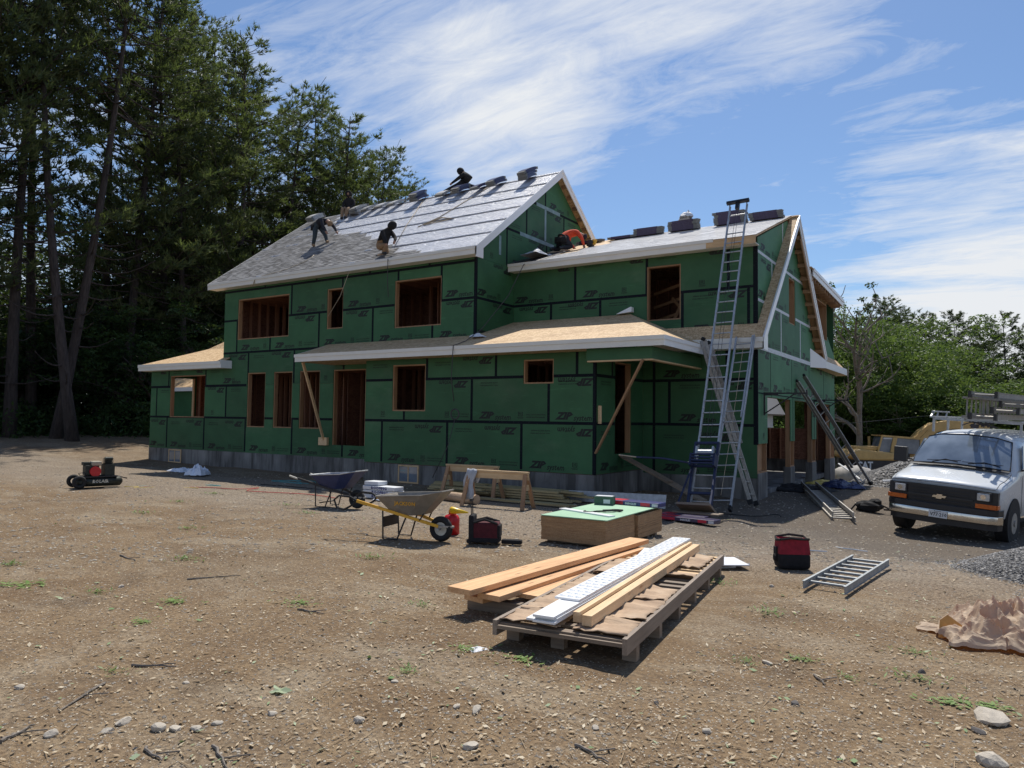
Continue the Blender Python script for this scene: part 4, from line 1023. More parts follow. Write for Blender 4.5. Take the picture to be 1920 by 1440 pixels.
def broad_variant(seed, H=12.0, R=4.2, base=.22, nclump=130, per=95, mat='leaves_light', bark='bark_grey', size=.11, sparse=False, rz=.42):
    rng = np.random.default_rng(seed); w = MB(); tips = []
    def grow(p, d, L_, r, lvl):
        pts = [p]; dd = Vector(d)
        for i in range(4):
            dd = (dd + Vector(rng.normal(0, .14, 3)) + Vector((0, 0, .05))).normalized(); pts.append(pts[-1] + dd * L_ / 4)
        w.tube(pts, [r * (1 - i * .13) for i in range(5)], 7 if lvl < 2 else 4, False)
        if lvl >= 3: tips.append(pts[-1]); tips.append(pts[2]); return
        for k in range(int(rng.integers(3, 5)) if lvl else 6):
            b = pts[int(rng.integers(2, 5))]; az = rng.uniform(0, 6.28)
            nd = (dd * .8 + Vector((math.cos(az), math.sin(az), rng.uniform(-.1, .5))) * .95).normalized()
            grow(b, nd, L_ * rng.uniform(.52, .74), r * .52, lvl + 1)
    grow(Vector((0, 0, -.2)), (0, 0, 1), H * .42, H * .021, 0)
    tp_ = np.array([list(t_) for t_ in tips])
    # clumps over an uneven ellipsoid crown plus branch ends
    C_ = []
    while len(C_) < nclump:
        u = rng.normal(0, 1, 3); u /= np.linalg.norm(u); rr = rng.uniform(.25, 1) ** .5
        k = 1 + .35 * math.sin(3.1 * u[0] + seed) + .25 * math.sin(4.3 * u[2] + 1.7 * seed + 2 * u[1])
        c = np.array([u[0] * R * rr * k, u[1] * R * rr * k, H * (base + (1 - base) / 2) + u[2] * H * rz * rr * k]); 
        if c[2] > .5: C_.append(c)
    C_ = np.array(C_)
    if sparse: C_ = tp_[rng.permutation(len(tp_))[:nclump]]
    else: C_ = np.concatenate([C_, tp_[rng.permutation(len(tp_))[:nclump // 3]]])
    PP = []; TT = []
    for c in C_:
        sc_ = rng.uniform(.45, 1.1) * (R / 4.2) * (.5 if sparse else 1); n = int(per * rng.uniform(.6, 1.3))
        q = rng.normal(0, 1, (n, 3)); q /= np.linalg.norm(q, axis=1)[:, None]; q *= rng.uniform(.3, 1, (n, 1)) ** .5
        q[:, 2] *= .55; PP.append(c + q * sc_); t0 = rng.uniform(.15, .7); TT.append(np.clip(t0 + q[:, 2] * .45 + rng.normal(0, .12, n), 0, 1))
    PP = np.concatenate(PP); TT = np.concatenate(TT); V = leaves(PP, rng, size)
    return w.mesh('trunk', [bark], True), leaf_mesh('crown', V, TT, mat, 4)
PINES = [pine_variant(11, base=.34), pine_variant(12, base=.52, R=4.4, asym=.3, dens=.62), pine_variant(13, base=.22, R=5.2, dens=1.1), pine_variant(14, base=.34, R=5.0, asym=.4), pine_variant(15, base=.04, R=7.6, dens=2.0, mat='needles_far'), pine_variant(16, base=.04, R=6.8, dens=2.0, mat='needles_far')]
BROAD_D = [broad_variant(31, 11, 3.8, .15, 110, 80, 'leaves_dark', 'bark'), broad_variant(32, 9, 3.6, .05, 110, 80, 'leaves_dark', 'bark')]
BROAD_L = [broad_variant(41, 12, 4.6, .06, 260, 120, 'leaves_light', rz=.46), broad_variant(42, 10, 4.4, .04, 220, 115, 'leaves_light', rz=.46)]
SPARSE = broad_variant(43, 14, 4.0, .5, 55, 26, 'leaves_dark', 'bark_grey', .13, True)
def tree(name, meshes, x, y, H, Href, label, group, rz=0, wide=1.0, tilt=(0, 0), cat='tree'):
    k = H / Href; t = thing(name, label, cat, (x, y, gz(x, y) - .1), 0, group)
    t.rotation_euler = (tilt[0], tilt[1], rz); t.scale = (k * wide, k * wide, k)
    obj('trunk', meshes[0], t); obj('crown', meshes[1], t); return t
def at(u, d):
    """ground position in the direction of a picture column, d metres out"""
    a = (F0 + R0 * ((u - 960) / 1380.7)).normalized() * d; return a.x, a.y
def hgt(v, d, x, y):
    return 1.95 - gz(x, y) + (785 - v) / 1380.7 * d * 1.02
random.seed(21)
extra_front = [(-900, 47, -60, 0, 'outermost pine of the left wood'), (-690, 45, -100, 2, 'second outermost pine of the left wood'), (-520, 48, -90, 3, 'third outermost pine of the left wood'), (-380, 44, -120, 0, 'pine of the left wood well beyond the picture edge'), (-260, 47, -110, 2, 'pine of the left wood just beyond the picture edge'), (-165, 45, -130, 3, 'pine beside the one cut by the left picture edge'), ]
front = [(-75, 43, -200, 2, 'far left pine cut by the picture edge'), (22, 44, -170, 1, 'tall pine with a straight bare trunk at the far left of the wood'), (62, 50, -60, 1, 'slim pine between the leftmost thick trunks'),
 (108, 43, -150, 1, 'thick trunked pine leaning slightly right near the left edge'), (140, 41.5, -160, 1, 'pine with a pale trunk leaning right over the clearing'),
 (185, 52, -30, 1, 'pine behind the leaning trunk with a dense dark crown'), (235, 49, -10, 2, 'broad pine whose crown fills the sky left of the house'),
 (300, 52, 10, 2, 'tall pine left of the house whose top reaches the picture edge'), (345, 50, 45, 2, 'tall pine left of the house with long upswept branches'), (385, 56, 95, 3, 'pine with a ragged top just left of the roof'),
 (430, 52, 125, 0, 'pine behind the left end of the house with a pointed top'), (475, 58, 160, 2, 'pine behind the roof, first step down of the tree line'),
 (525, 55, 178, 3, 'pine behind the shingled roof with a rounded crown'), (572, 60, 214, 0, 'pine behind the bending roofer'), (612, 57, 245, 2, 'pine behind the bending roofer with an overhanging right side'),
 (655, 62, 262, 1, 'pine directly behind the seated roofer'), (690, 57, 285, 3, 'last high pine before the open sky'), (722, 64, 345, 2, 'lowest pine at the right end of the left wood')]
for i, (u, d, v, k, lab) in enumerate(front):
    x, y = at(u, d); H = hgt(v, d, x, y)
    tree('pine_tree', PINES[k], x, y, H, 24, lab, 'pines at the edge of the left wood', rz=random.uniform(0, 6.28), wide=random.uniform(.92, 1.12) * (1.25 if u > 380 else 1.05),
         tilt=(0, rad(random.uniform(-1, 2) + (6 if u in (108, 140) else 0))))
for i, (u, d, v, k, lab) in enumerate(extra_front):
    x, y = at(u, d); tree('pine_tree', PINES[k], x, y, hgt(v, d, x, y), 24, lab, 'pines at the edge of the left wood', rz=1.3 * i, wide=1.1)
back = 0
ORD = ['first', 'second', 'third', 'fourth', 'fifth', 'sixth', 'seventh', 'eighth', 'ninth', 'tenth', 'eleventh', 'twelfth', 'thirteenth', 'fourteenth', 'fifteenth', 'sixteenth', 'seventeenth', 'eighteenth']
for u in [-240, -150] + list(range(330, 760, 95)):
    d = random.uniform(66, 80); x, y = at(u, d); v = (90 if u < 300 else 90 + (u - 300) * .52) + random.uniform(-20, 50)
    tree('pine_tree', PINES[back % 4], x, y, hgt(v, d, x, y), 24, ORD[back] + ' from the left of the pines deep in the wood behind the front row', 'pines deep in the left wood', random.uniform(0, 6.28), 1.15); back += 1
names = ['leafy tree in the shade under the pines']
for i, u in enumerate(range(-220, 470, 46)):
    d = random.uniform(46.5, 56); x, y = at(u, d); v = random.uniform(560, 690)
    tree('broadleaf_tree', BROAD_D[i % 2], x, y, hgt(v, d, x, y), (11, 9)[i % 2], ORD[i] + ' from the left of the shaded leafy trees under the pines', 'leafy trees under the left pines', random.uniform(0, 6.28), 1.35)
for i, u in enumerate(range(-240, 620, 62)):
    d = random.uniform(60, 68); x, y = at(u, d); v = random.uniform(470, 600)
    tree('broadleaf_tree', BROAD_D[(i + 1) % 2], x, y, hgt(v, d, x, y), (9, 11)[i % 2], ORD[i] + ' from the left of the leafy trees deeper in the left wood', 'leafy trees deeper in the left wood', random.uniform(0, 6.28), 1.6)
right = [(1568, 50, 585, BROAD_L[0], 12, 1.0, 'light green leafy tree with a grey trunk just past the garage corner'), (1640, 54, 575, BROAD_L[0], 12, 1.15, 'large light green tree rising behind the digger'),
 (1705, 55, 640, BROAD_L[1], 10, 1.25, 'bushy light green tree above the digger cab'), (1765, 56, 690, BROAD_L[0], 12, 1.1, 'light green tree with a rounded top left of the right pines'), (1655, 53, 700, BROAD_L[1], 10, 1.5, 'low light green growth hanging over the digger'),
 (1740, 54, 700, BROAD_L[1], 10, 1.4, 'low leafy growth above the ladders on the van rack'),
 (1925, 55, 690, BROAD_L[1], 10, 1.2, 'yellowish leafy tree cut by the right picture edge'), (1500, 52, 660, BROAD_L[0], 12, 1.1, 'leafy tree glimpsed through the open garage bays'), (1440, 58, 640, BROAD_L[1], 10, 1.4, 'leafy tree seen through the first garage bay beside the white house')]
right += [(1610, 60, 600, BROAD_L[1], 10, 1.5, 'leafy tree behind the half bare tree, filling the skyline dip'), (1700, 64, 622, BROAD_L[0], 12, 1.4, 'leafy tree between the half bare tree and the right pines'), (1790, 60, 705, BROAD_L[1], 10, 1.6, 'low leafy tree under the right pines'), (1860, 58, 715, BROAD_L[0], 12, 1.5, 'low leafy tree above the van roof rack')]
for (u, d, v, me, hr, wd, lab) in right:
    x, y = at(u, d); tree('broadleaf_tree', me, x, y, hgt(v, d, x, y), hr, lab, 'leafy trees behind the garage', random.uniform(0, 6.28), wd)
x, y = at(1612, 46); tree('bare_tree', SPARSE, x, y, hgt(515, 46, x, y), 14, 'half bare tree with thin pale branches against the sky', None, .7, .9)
for (u, d, v, k, lab) in ((1690, 80, 590, 4, 'dark pine peeping over the light green trees'), (1735, 84, 606, 5, 'small pointed pine on the skyline between two leafy crowns'), (1800, 68, 606, 4, 'left of the two big dark pines on the right skyline'), (1850, 80, 632, 5, 'dark pine standing between the two big skyline pines'),
                         (1885, 66, 612, 5, 'right of the two big dark pines on the right skyline'), (1965, 72, 640, 4, 'dark pine beyond the right edge of the picture'), (1655, 72, 575, 5, 'dark pine behind the half bare tree')):
    x, y = at(u, d); tree('pine_tree', PINES[k], x, y, hgt(v, d, x, y), 24, lab, 'dark pines on the right skyline', random.uniform(0, 6.28), 1.35)
for i, u in enumerate(range(1380, 2300, 62)):
    d = random.uniform(62, 74); x, y = at(u, d); v = random.uniform(680, 725)
    tree('broadleaf_tree', BROAD_D[i % 2], x, y, hgt(v, d, x, y), (11, 9)[i % 2], ORD[i] + ' from the left of the dark leafy trees below the right skyline', 'dark leafy trees on the right', random.uniform(0, 6.28), 2.0)
# bushes and undergrowth as one mass along the wood edge
def shrub_band(name, pts, n, size, mat, label, h=1.6, seed=3):
    rng = np.random.default_rng(seed); PP = []; TT = []
    for (u, d, hh) in pts:
        x, y = at(u, d); g0 = gz(x, y); q = rng.normal(0, 1, (n, 3)); q /= np.linalg.norm(q, axis=1)[:, None]; q *= rng.uniform(.3, 1, (n, 1)) ** .4
        q[:, 0] *= 2.2; q[:, 1] *= 1.6; q[:, 2] = np.abs(q[:, 2]) * hh; PP.append(q + np.array([x, y, g0 - .05])); TT.append(np.clip(rng.uniform(.2, .6) + rng.normal(0, .15, n), 0, 1))
    V = leaves(np.concatenate(PP), rng, size); o = obj(name, leaf_mesh(name, V, np.concatenate(TT), mat, 4)); tag(o, label, 'undergrowth', kind='stuff'); return o
random.seed(4)
shrub_band('undergrowth', [(u + random.uniform(-15, 15), random.uniform(44, 50), random.uniform(.8, 2.6)) for u in range(-1100, 420, 18)], 400, .13, 'leaves_dark', 'dark bushes and saplings along the edge of the left wood')
shrub_band('undergrowth', [(u + random.uniform(-15, 15), random.uniform(56, 64), random.uniform(2.6, 4.4)) for u in range(-1200, 640, 28)], 850, .2, 'leaves_dark', 'dark thicket closing the view inside the left wood', seed=5)
shrub_band('undergrowth', [(u + random.uniform(-15, 15), random.uniform(50, 58), random.uniform(2.5, 5.0)) for u in range(1380, 2350, 22)], 700, .18, 'leaves_dark', 'dark thicket behind the digger and the van', seed=6)
shrub_band('undergrowth', [(u, d, h) for (u, d, h) in ((1575, 37, .6), (1560, 36, .5), (1548, 38, .8), (1470, 50, 3.2), (1450, 47, 2.6), (1495, 48, 2.8))], 420, .09, 'leaves_light', 'light green weeds between the garage and the digger', seed=7)
# ------------------------------------------------------------ ladders
def ladder_geo(L_, W, rung=.305, rail=(.028, .085), mat='alu', name=None, par=None, feet=True, start=.2, rr=.016):
    """in local frame: runs along +Z, width X, thickness Y"""
    for s in (-1, 1):
        m = MB(); x = s * W / 2
        m.box(x - rail[0] / 2 * 1, x + rail[0] / 2, -rail[1] / 2, -rail[1] / 2 + .006, 0, L_); m.box(x - rail[0] / 2, x + rail[0] / 2, rail[1] / 2 - .006, rail[1] / 2, 0, L_)
        m.box(x - .004, x + .004, -rail[1] / 2 + .006, rail[1] / 2 - .006, 0, L_); part('rail', m, mat, par)
    rm = MB().cyl((-W / 2, 0, 0), (W / 2, 0, 0), rr, 8).mesh('rung', [mat], False)
    z = start
    while z < L_ - .1:
        obj('rung', rm, par, (0, 0, z)); z += rung
    if feet:
        for s in (-1, 1): m = MB(); m.box(s * W / 2 - .03, s * W / 2 + .03, -.06, .06, -.06, .05); part('ladder_foot', m, 'rubber', par)
def lean(t, foot, top, side):
    """aim local +Z from foot to top with local X along side"""
    a = Vector(foot); z = (Vector(top) - a).normalized(); x = Vector(side); x = (x - z * x.dot(z)).normalized(); y = z.cross(x)
    t.matrix_world = Matrix.Translation(a) @ Matrix((x, y, z)).transposed().to_4x4()
    return (Vector(top) - a).length
# shingle hoist ladder
foot = Vector((-5.18, 15.33, .06)); top = Vector((-5.44, 19.16, 7.62))
t = thing('ladder_hoist', 'tall aluminium ladder hoist with blue winch frame leaning on the garage eave', 'ladder'); LL = lean(t, foot, top, (1, 0, 0))
ladder_geo(LL, .44, .305, (.03, .075), 'alu', par=t, feet=False)
m = MB(); m.box(-.29, .29, -.14, -.05, LL - .02, LL + .05); m.box(-.05, .05, -.12, -.04, LL - .22, LL - .02); part('head_beam', m, 'steel_dark', t)
m = MB()
for s in (-1, 1):
    m.box(s * .25 - .025, s * .25 + .025, -.12, -.05, .0, 1.55); m.beam((s * .25, -.1, .05), (s * .34, -.42, -.02), .05, .05); m.beam((s * .25, -.1, 1.0), (s * .34, -.42, -.02), .03, .03)
for z in (.06, .32, .95, 1.08, 1.5): m.box(-.27, .27, -.13, -.08, z, z + .05)
for k in range(4): m.box(-.27, .27, -.30 - .0, -.27, .95 + k * .07, .98 + k * .07)
m.box(-.28, -.24, -.3, -.1, .92, 1.2); m.box(.24, .28, -.3, -.1, .92, 1.2)
part('winch_frame', m, 'blue_steel', t)
m = MB(); m.cyl((-.16, -.16, 1.28), (.16, -.16, 1.28), .055, 12); m.box(-.2, -.16, -.22, -.08, 1.1, 1.4); m.box(.16, .2, -.22, -.08, 1.1, 1.4); part('winch_drum', m, 'alu', t)
m = MB(); m.tube([(-.04, -.06, 1.3), (-.03, -.07, LL - .1)], .005, 4); m.tube([(.05, -.06, 1.3), (.03, -.07, LL - .1)], .005, 4); part('cable', m, 'steel_dark', t)
m = MB(); m.tube([(-.27, -.2, 1.0), (-.9, -.3, 1.06), (-1.5, -.3, 1.08)], .022, 6); part('tow_bar', m, 'blue_steel', t)
m = MB(); m.tube([(-1.5, -.3, 1.08), (-1.95, -.28, 1.14)], .016, 6); part('bar_grip', m, 'rope_tan', t)
m = MB(); m.box(-.36, .36, -.5, .12, -.07, -.02); part('base_plate', m, 'old_wood_x', t)
# extension ladder beside it
t = thing('extension_ladder', 'aluminium extension ladder with black feet leaning on the garage cornice', 'ladder'); foot = Vector((-4.98, 16.05, .05)); top = Vector((-5.22, 18.97, 4.12))
LL = lean(t, foot, top, (1, -.06, 0)); ladder_geo(LL, .46, .305, (.03, .08), 'alu', par=t)
m = MB()
for s in (-1, 1): m.box(s * .20 - .012, s * .20 + .012, -.085, -.045, LL * .48, LL - .05)
part('fly_rail', m, 'alu', t); m = MB(); m.tube([(0, -.05, .3), (.02, -.06, 2.0), (0, -.05, LL - .4)], .006, 4); part('rope', m, 'rope_tan', t)
# dull double ladder leaning against the porch corner, seen edge on
t = thing('extension_ladder', 'weathered double ladder seen edge on leaning on the right end of the porch roof', 'ladder'); foot = Vector((-4.72, 17.75, .05)); top = Vector((-6.12, 18.45, 3.95))
LL = lean(t, foot, top, (.0, 1, 0)); ladder_geo(LL, .42, .305, (.03, .085), 'alu_dull', par=t)
m = MB()
for s in (-1, 1): m.box(s * .18 - .014, s * .18 + .014, -.13, -.05, LL * .35, LL - .02)
part('fly_rail', m, 'alu_dull', t)
m = MB()
for s in (-1, 1): m.cyl((s * .2, -.09, LL), (s * .2, -.03, LL + .06), .05, 10)
part('end_pad', m, 'rubber', t)
# ladder at the garage end wall
t = thing('extension_ladder', 'long grey extension ladder leaning on the wall between the garage bays', 'ladder'); foot = Vector((-3.25, 25.3, gz(-3.25, 25.3) + .05)); top = Vector((-4.98, 24.15, 3.28))
LL = lean(t, foot, top, (.55, .84, 0)); ladder_geo(LL, .44, .305, (.03, .085), 'alu_dull', par=t)
m = MB()
for s in (-1, 1): m.box(s * .19 - .014, s * .19 + .014, -.13, -.05, LL * .2, LL + .0)
part('fly_rail', m, 'alu_dull', t); m = MB()
for s in (-1, 1): m.blob((s * .2, -.06, LL + .04), (.08, .1, .1))
part('end_pad', m, 'rubber', t)
# ladder lying in front of the garage
def lying(a, b, side, W, L0=None, **k):
    pass
t = thing('extension_ladder', 'dark ladder lying on the ground in front of the garage bays', 'ladder'); a = Vector((-2.60, 16.75, gz(-2.5, 16.7) + .07)); b = Vector((-4.70, 23.8, gz(-4.7, 23) + .1))
LL = lean(t, a, b, (.95, .3, 0)); ladder_geo(LL, .46, .305, (.03, .09), 'alu_dull', par=t, feet=False, rr=.02)
m = MB()
for s in (-1, 1): m.box(s * .2 - .014, s * .2 + .014, -.15, -.06, .05, LL - .3)
part('fly_rail', m, 'alu_dull', t)
t = thing('ladder_section', 'short aluminium ladder section lying flat on the dirt beside the red bag', 'ladder'); a = Vector((-1.62, 9.05, gz(-1.6, 9.1) + .075)); b = Vector((-1.40, 11.2, gz(-1.4, 11.2) + .10))
plain('alu_floor', (.30, .32, .33), 0.65, 0.5, var=.25, scale=9)
LL = lean(t, a, b, (1, -.1, 0)); ladder_geo(LL, .45, .262, (.028, .09), 'alu_floor', par=t, feet=False, start=.22, rr=.018)

# ------------------------------------------------------------ wheelbarrows
def wheelbarrow(name, label, loc, rz, tray, frame_m, grips, hub):
    """local: +X towards the wheel, origin on the ground under the tray"""
    t = thing(name, label, 'wheelbarrow', loc, rz)
    sec = [(-.46, .33, .66), (-.30, .31, .50), (-.10, .28, .42), (.16, .26, .42), (.42, .30, .66), (.56, .31, .80)]
    rim = [(-.50, -.34, .69), (.30, -.34, .74), (.60, -.22, .80), (.60, .22, .80), (.30, .34, .74), (-.50, .34, .69)]
    bot = [(-.30, -.20, .45), (.06, -.20, .40), (.26, -.14, .42), (.26, .14, .42), (.06, .20, .40), (-.30, .20, .45)]
    m = MB(); n = 6; th = .012
    vs = [Vector(p) for p in rim] + [Vector(p) for p in bot] + [Vector((p[0] * .97, p[1] * .95, p[2] - .001)) for p in rim] + [Vector((p[0] * .95, p[1] * .93, p[2] + .012)) for p in bot]
    fs = []
    for i in range(n): j = (i + 1) % n; fs += [(i, i + n, j + n, j), (i + 12, j + 12, j + 18, i + 18), (i, j, j + 12, i + 12)]
    fs += [(6, 7, 8, 9, 10, 11)[::-1], (18, 19, 20, 21, 22, 23)]
    m.add(vs, fs); part('tray', m, tray, t, bevel=.015)
    m = MB(); m.tube([*(Vector(p) for p in rim), Vector(rim[0])], .014, 6, False); part('tray_rim', m, 'alu' if tray == 'tray_blue' else 'tray_grey', t)
    for s in (-1, 1):
        m = MB(); m.beam((-.86, s * .31, .60), (.50, s * .10, .25), .032, .045); part('handle', m, frame_m, t)
        m = MB()
        if grips: m.tube([(-.86, s * .31, .60), (-.98, s * .33, .66), (-1.18, s * .335, .67), (-1.27, s * .335, .60), (-1.22, s * .335, .48), (-1.08, s * .335, .45), (-.95, s * .33, .52), (-.86, s * .31, .60)], .017, 7, False)
        else: m.cyl((-1.05, s * .34, .65), (-.84, s * .31, .59), .02, 8)
        part('grip', m, 'rubber' if grips else 'hub_white', t)
        m = MB(); m.tube([(-.42, s * .24, .48), (-.40, s * .25, .02), (-.16, s * .23, .02), (-.02, s * .18, .40)], .014, 6); part('leg', m, 'steel_dark', t)
        m = MB(); m.tube([(.20, s * .16, .33), (.34, s * .12, .58)], .012, 6); part('strut', m, 'steel_dark', t)
    m = MB(); m.box(-.43, -.40, -.23, .23, .20, .36) if grips else m.tube([(-.3, -.24, .1), (-.3, .24, .1)], .012, 6); part('leg_brace', m, 'steel_dark', t)
    w = MB(); w.torus((.50, 0, .20), (0, 1, 0), .148, .052, 22, 8); wo_ = part('wheel', w, 'rubber', t, True)
    w = MB(); w.cyl((.50, -.025, .20), (.50, .025, .20), .105, 18); part('rim', w, hub, wo_); w = MB(); w.cyl((.50, -.12, .20), (.50, .12, .20), .016, 8); part('axle', w, 'alu', wo_)
    m = MB(); m.beam((.50, -.10, .25), (.72, 0, .24), .03, .03); m.beam((.50, .10, .25), (.72, 0, .24), .03, .03); part('nose_guard', m, 'alu_dull', t)
    return t
wb = wheelbarrow('wheelbarrow', 'grey wheelbarrow with yellow handles and black loop grips', (-7.78, 9.12, gz(-7.7, 9.1)), rad(12), 'tray_grey', 'yellow_paint', True, 'hub_white')
vs, fs = text_mesh([('JACKSON', -.10, .60, .085, .2, False, .002)], 'lettering'); 
me = bpy.data.meshes.new('lettering'); me.from_pydata([(v[0] - .08, -.292 - (v[2] - .6) * .36, v[2] - .03) for v in vs], [], fs); me.materials.append(MATS['yellow_paint']); obj('lettering', me, wb)
wheelbarrow('wheelbarrow', 'dark blue wheelbarrow standing near the foundation', (-11.80, 11.35, gz(-11.8, 11.3)), rad(8), 'tray_blue', 'steel_dark', False, 'steel_dark')

# gas can with funnel
t = thing('gas_can', 'red round fuel can standing behind the wheelbarrow wheel', 'fuel can', (-7.62, 9.92, gz(-7.6, 9.9)))
m = MB(); m.tube([(0, 0, 0), (0, 0, .26), (0, 0, .31), (0, 0, .335)], [.135, .135, .11, .05], 18); part('body', m, 'red_plastic', t, True)
m = MB(); m.cyl((-.03, 0, .33), (-.03, 0, .40), .028, 10); m.tube([(.06, -.05, .31), (.04, 0, .38), (.06, .05, .31)], .01, 6); part('cap', m, 'red_plastic', t)
t = thing('funnel', 'yellow funnel lying across the top of the red fuel can', 'funnel', (-7.56, 9.90, gz(-7.6, 9.9) + .40))
m = MB(); m.tube([(-.05, 0, .0), (-.02, 0, .0), (.26, .05, -.02)], [.062, .06, .010], 14); part('cone', m, 'funnel_yellow', t, True)
# rolling tool bag
t = thing('tool_bag', 'black and maroon rolling tool bag with its handle pulled out', 'tool bag', (-6.66, 9.55, gz(-7, 9.6)), rad(25))
m = MB(); m.box(-.20, .22, -.13, .13, .04, .33); part('body', m, 'maroon_cloth', t, bevel=.03)
m = MB(); m.box(-.25, -.17, -.15, .15, .03, .44); m.box(-.21, .23, -.14, .14, .02, .10); m.box(.19, .24, -.13, .13, .1, .3); part('black_panel', m, 'black_cloth', t, bevel=.02)
m = MB(); m.tube([(-.18, -.13, .33), (.0, -.10, .38), (.2, -.13, .32)], .022, 6); m.tube([(-.18, .13, .33), (.0, .10, .38), (.2, .13, .32)], .022, 6); part('strap', m, 'black_cloth', t)
m = MB(); m.tube([(-.22, -.06, .42), (-.23, -.06, .66), (-.23, .06, .66), (-.22, .06, .42)], .009, 6); m.box(-.25, -.21, -.08, .08, .65, .69); part('pull_handle', m, 'black_plastic', t)
for s in (-1, 1): m = MB(); m.cyl((-.24, s * .12 - .02, .04), (-.24, s * .12 + .02, .04), .04, 12); part('wheel', m, 'rubber', t)
t = thing('tool_case', 'flat black pouch lying beside the rolling tool bag', 'pouch', (-6.28, 9.72, gz(-6.5, 9.7)), rad(20)); m = MB(); m.box(-.16, .16, -.06, .06, 0, .07); part('body', m, 'black_cloth', t, bevel=.02)
# red duffel bag on the right
bag_ = t = thing('duffel_bag', 'open red and black tool tote standing on the dirt near the lumber', 'bag', (-2.25, 10.38, gz(-2.2, 10.3)), rad(28))
m = MB(); m.box(-.24, .24, -.17, .17, .01, .24); part('lower_body', m, 'black_cloth', t, bevel=.05)
m = MB(); q0 = [(-.235, -.165), (.235, -.165), (.235, .165), (-.235, .165)]; q1 = [(-.20, -.13), (.22, -.12), (.21, .13), (-.22, .12)]
m.add([(x, y, .22) for x, y in q0] + [(x, y, .42 + .02 * (i % 2)) for i, (x, y) in enumerate(q1)] + [(x * .88, y * .85, .42) for x, y in q1] + [(x * .85, y * .8, .28) for x, y in q1],
      [(i, (i + 1) % 4, (i + 1) % 4 + 4, i + 4) for i in range(4)] + [(i + 4, (i + 1) % 4 + 4, (i + 1) % 4 + 8, i + 8) for i in range(4)] + [(i + 8, (i + 1) % 4 + 8, (i + 1) % 4 + 12, i + 12) for i in range(4)] + [(12, 13, 14, 15)])
part('upper_body', m, 'red_cloth', t, bevel=.012)
m = MB(); m.tube([(-.2, -.13, .42), (-.05, -.15, .445), (.1, -.13, .43), (.22, -.12, .43), (.24, .0, .40), (.21, .13, .44), (0, .15, .46), (-.22, .12, .43), (-.24, 0, .40), (-.2, -.13, .42)], .018, 6); part('rim_strap', m, 'black_cloth', t)
m = MB(); m.box(-.26, -.235, -.08, .08, .1, .3); m.cyl((-.26, -.05, .16), (-.29, -.05, .16), .05, 10); part('side_pocket', m, 'black_cloth', t)
bag_.scale = (.86, .86, .94)

# compressor
t = thing('air_compressor', 'black twin tank petrol air compressor with a red engine', 'compressor', (-19.72, 10.42, gz(-19.7, 10.4)), rad(76))
for s in (-1, 1):
    m = MB(); m.tube([(-.56, s * .15, .17), (-.50, s * .15, .17), (.48, s * .15, .17), (.54, s * .15, .17)], [.05, .12, .12, .05], 18); part('tank', m, 'engine_dark', t, True)
m = MB(); m.box(-.36, .40, -.26, .26, .29, .32); part('deck', m, 'steel_dark', t)
m = MB(); m.cyl((-.12, -.24, .44), (-.12, .02, .44), .13, 18); part('engine', m, 'red_plastic', t)
m = MB(); m.box(-.34, -.02, -.16, .14, .34, .60); m.box(-.38, -.22, -.10, .12, .60, .68); part('engine_block', m, 'engine_dark', t, bevel=.01)
m = MB(); m.box(-.20, .04, -.18, .08, .58, .70); part('fuel_tank', m, 'engine_beige', t, bevel=.03)
m = MB(); m.box(.10, .34, -.20, .16, .32, .62); 
for k in range(6): m.box(.12, .32, -.14, .12, .63 + k * .025, .64 + k * .025)
m.cyl((.12, -.1, .76), (.30, -.1, .76), .05, 10); m.tube([(.32, .1, .7), (.40, .08, .5), (.36, .0, .33)], .015, 6); part('pump', m, 'engine_dark', t)
for s in (-1, 1): m = MB(); m.torus((-.50, s * .30, .18), (0, 1, 0), .12, .05, 18, 8); part('wheel', m, 'rubber', t, True)
m = MB(); m.tube([(-.42, -.16, .29), (-.50, -.16, .40), (-.36, -.16, .42), (-.30, -.16, .30)], .012, 6); m.tube([(.50, -.26, .28), (.62, -.26, .24), (.62, .26, .24), (.50, .26, .28)], .014, 6); part('grab_handle', m, 'steel_dark', t)
vs, fs = text_mesh([('ROLAIR', -.2, .15, .11, .1, False, .004)], 'lettering'); me = bpy.data.meshes.new('lettering'); me.from_pydata([(v[0] + .0, -.266 - abs(v[2] - .19) * .25, v[2]) for v in vs], [], fs); me.materials.append(MATS['hub_white']); obj('lettering', me, t)
t = thing('wood_scrap', 'short pale board wedged under the compressor tanks', 'board', (-19.5, 10.6, gz(-19.5, 10.6)), rad(70)); m = MB(); m.box(-.12, .2, -.04, .04, .0, .04); part('board', m, 'pine_y', t)

# sawhorses
def sawhorse(label, x, y, rz, L_=1.25, H=.76):
    t = thing('sawhorse', label, 'sawhorse', (x, y, gz(x, y)), rz, 'wooden sawhorses by the foundation')
    m = MB(); m.box(-L_ / 2, L_ / 2, -.02, .02, H - .14, H); m.box(-L_ / 2, L_ / 2, -.045, .045, H, H + .038); part('beam', m, 'lumber_x', t)
    for sx in (-1, 1):
        for sy in (-1, 1):
            m = MB(); m.beam((sx * (L_ / 2 - .07), sy * .03, H - .02), (sx * (L_ / 2 - .01), sy * .27, 0), .09, .038, (0, 1, 0)); part('leg', m, 'lumber_z', t)
        m = MB(); m.box(sx * (L_ / 2 - .045) - .012, sx * (L_ / 2 - .045) + .012, -.13, .13, H - .36, H - .24); part('gusset', m, 'lumber_x', t)
    return t
sawhorse('sawhorse farther from the camera with its left legs beside the grey cloth', -10.72, 14.75, rad(5), 1.5)
sawhorse('nearer sawhorse of the pair with grey cloth draped on its left end', -9.15, 13.55, rad(4), 1.55)
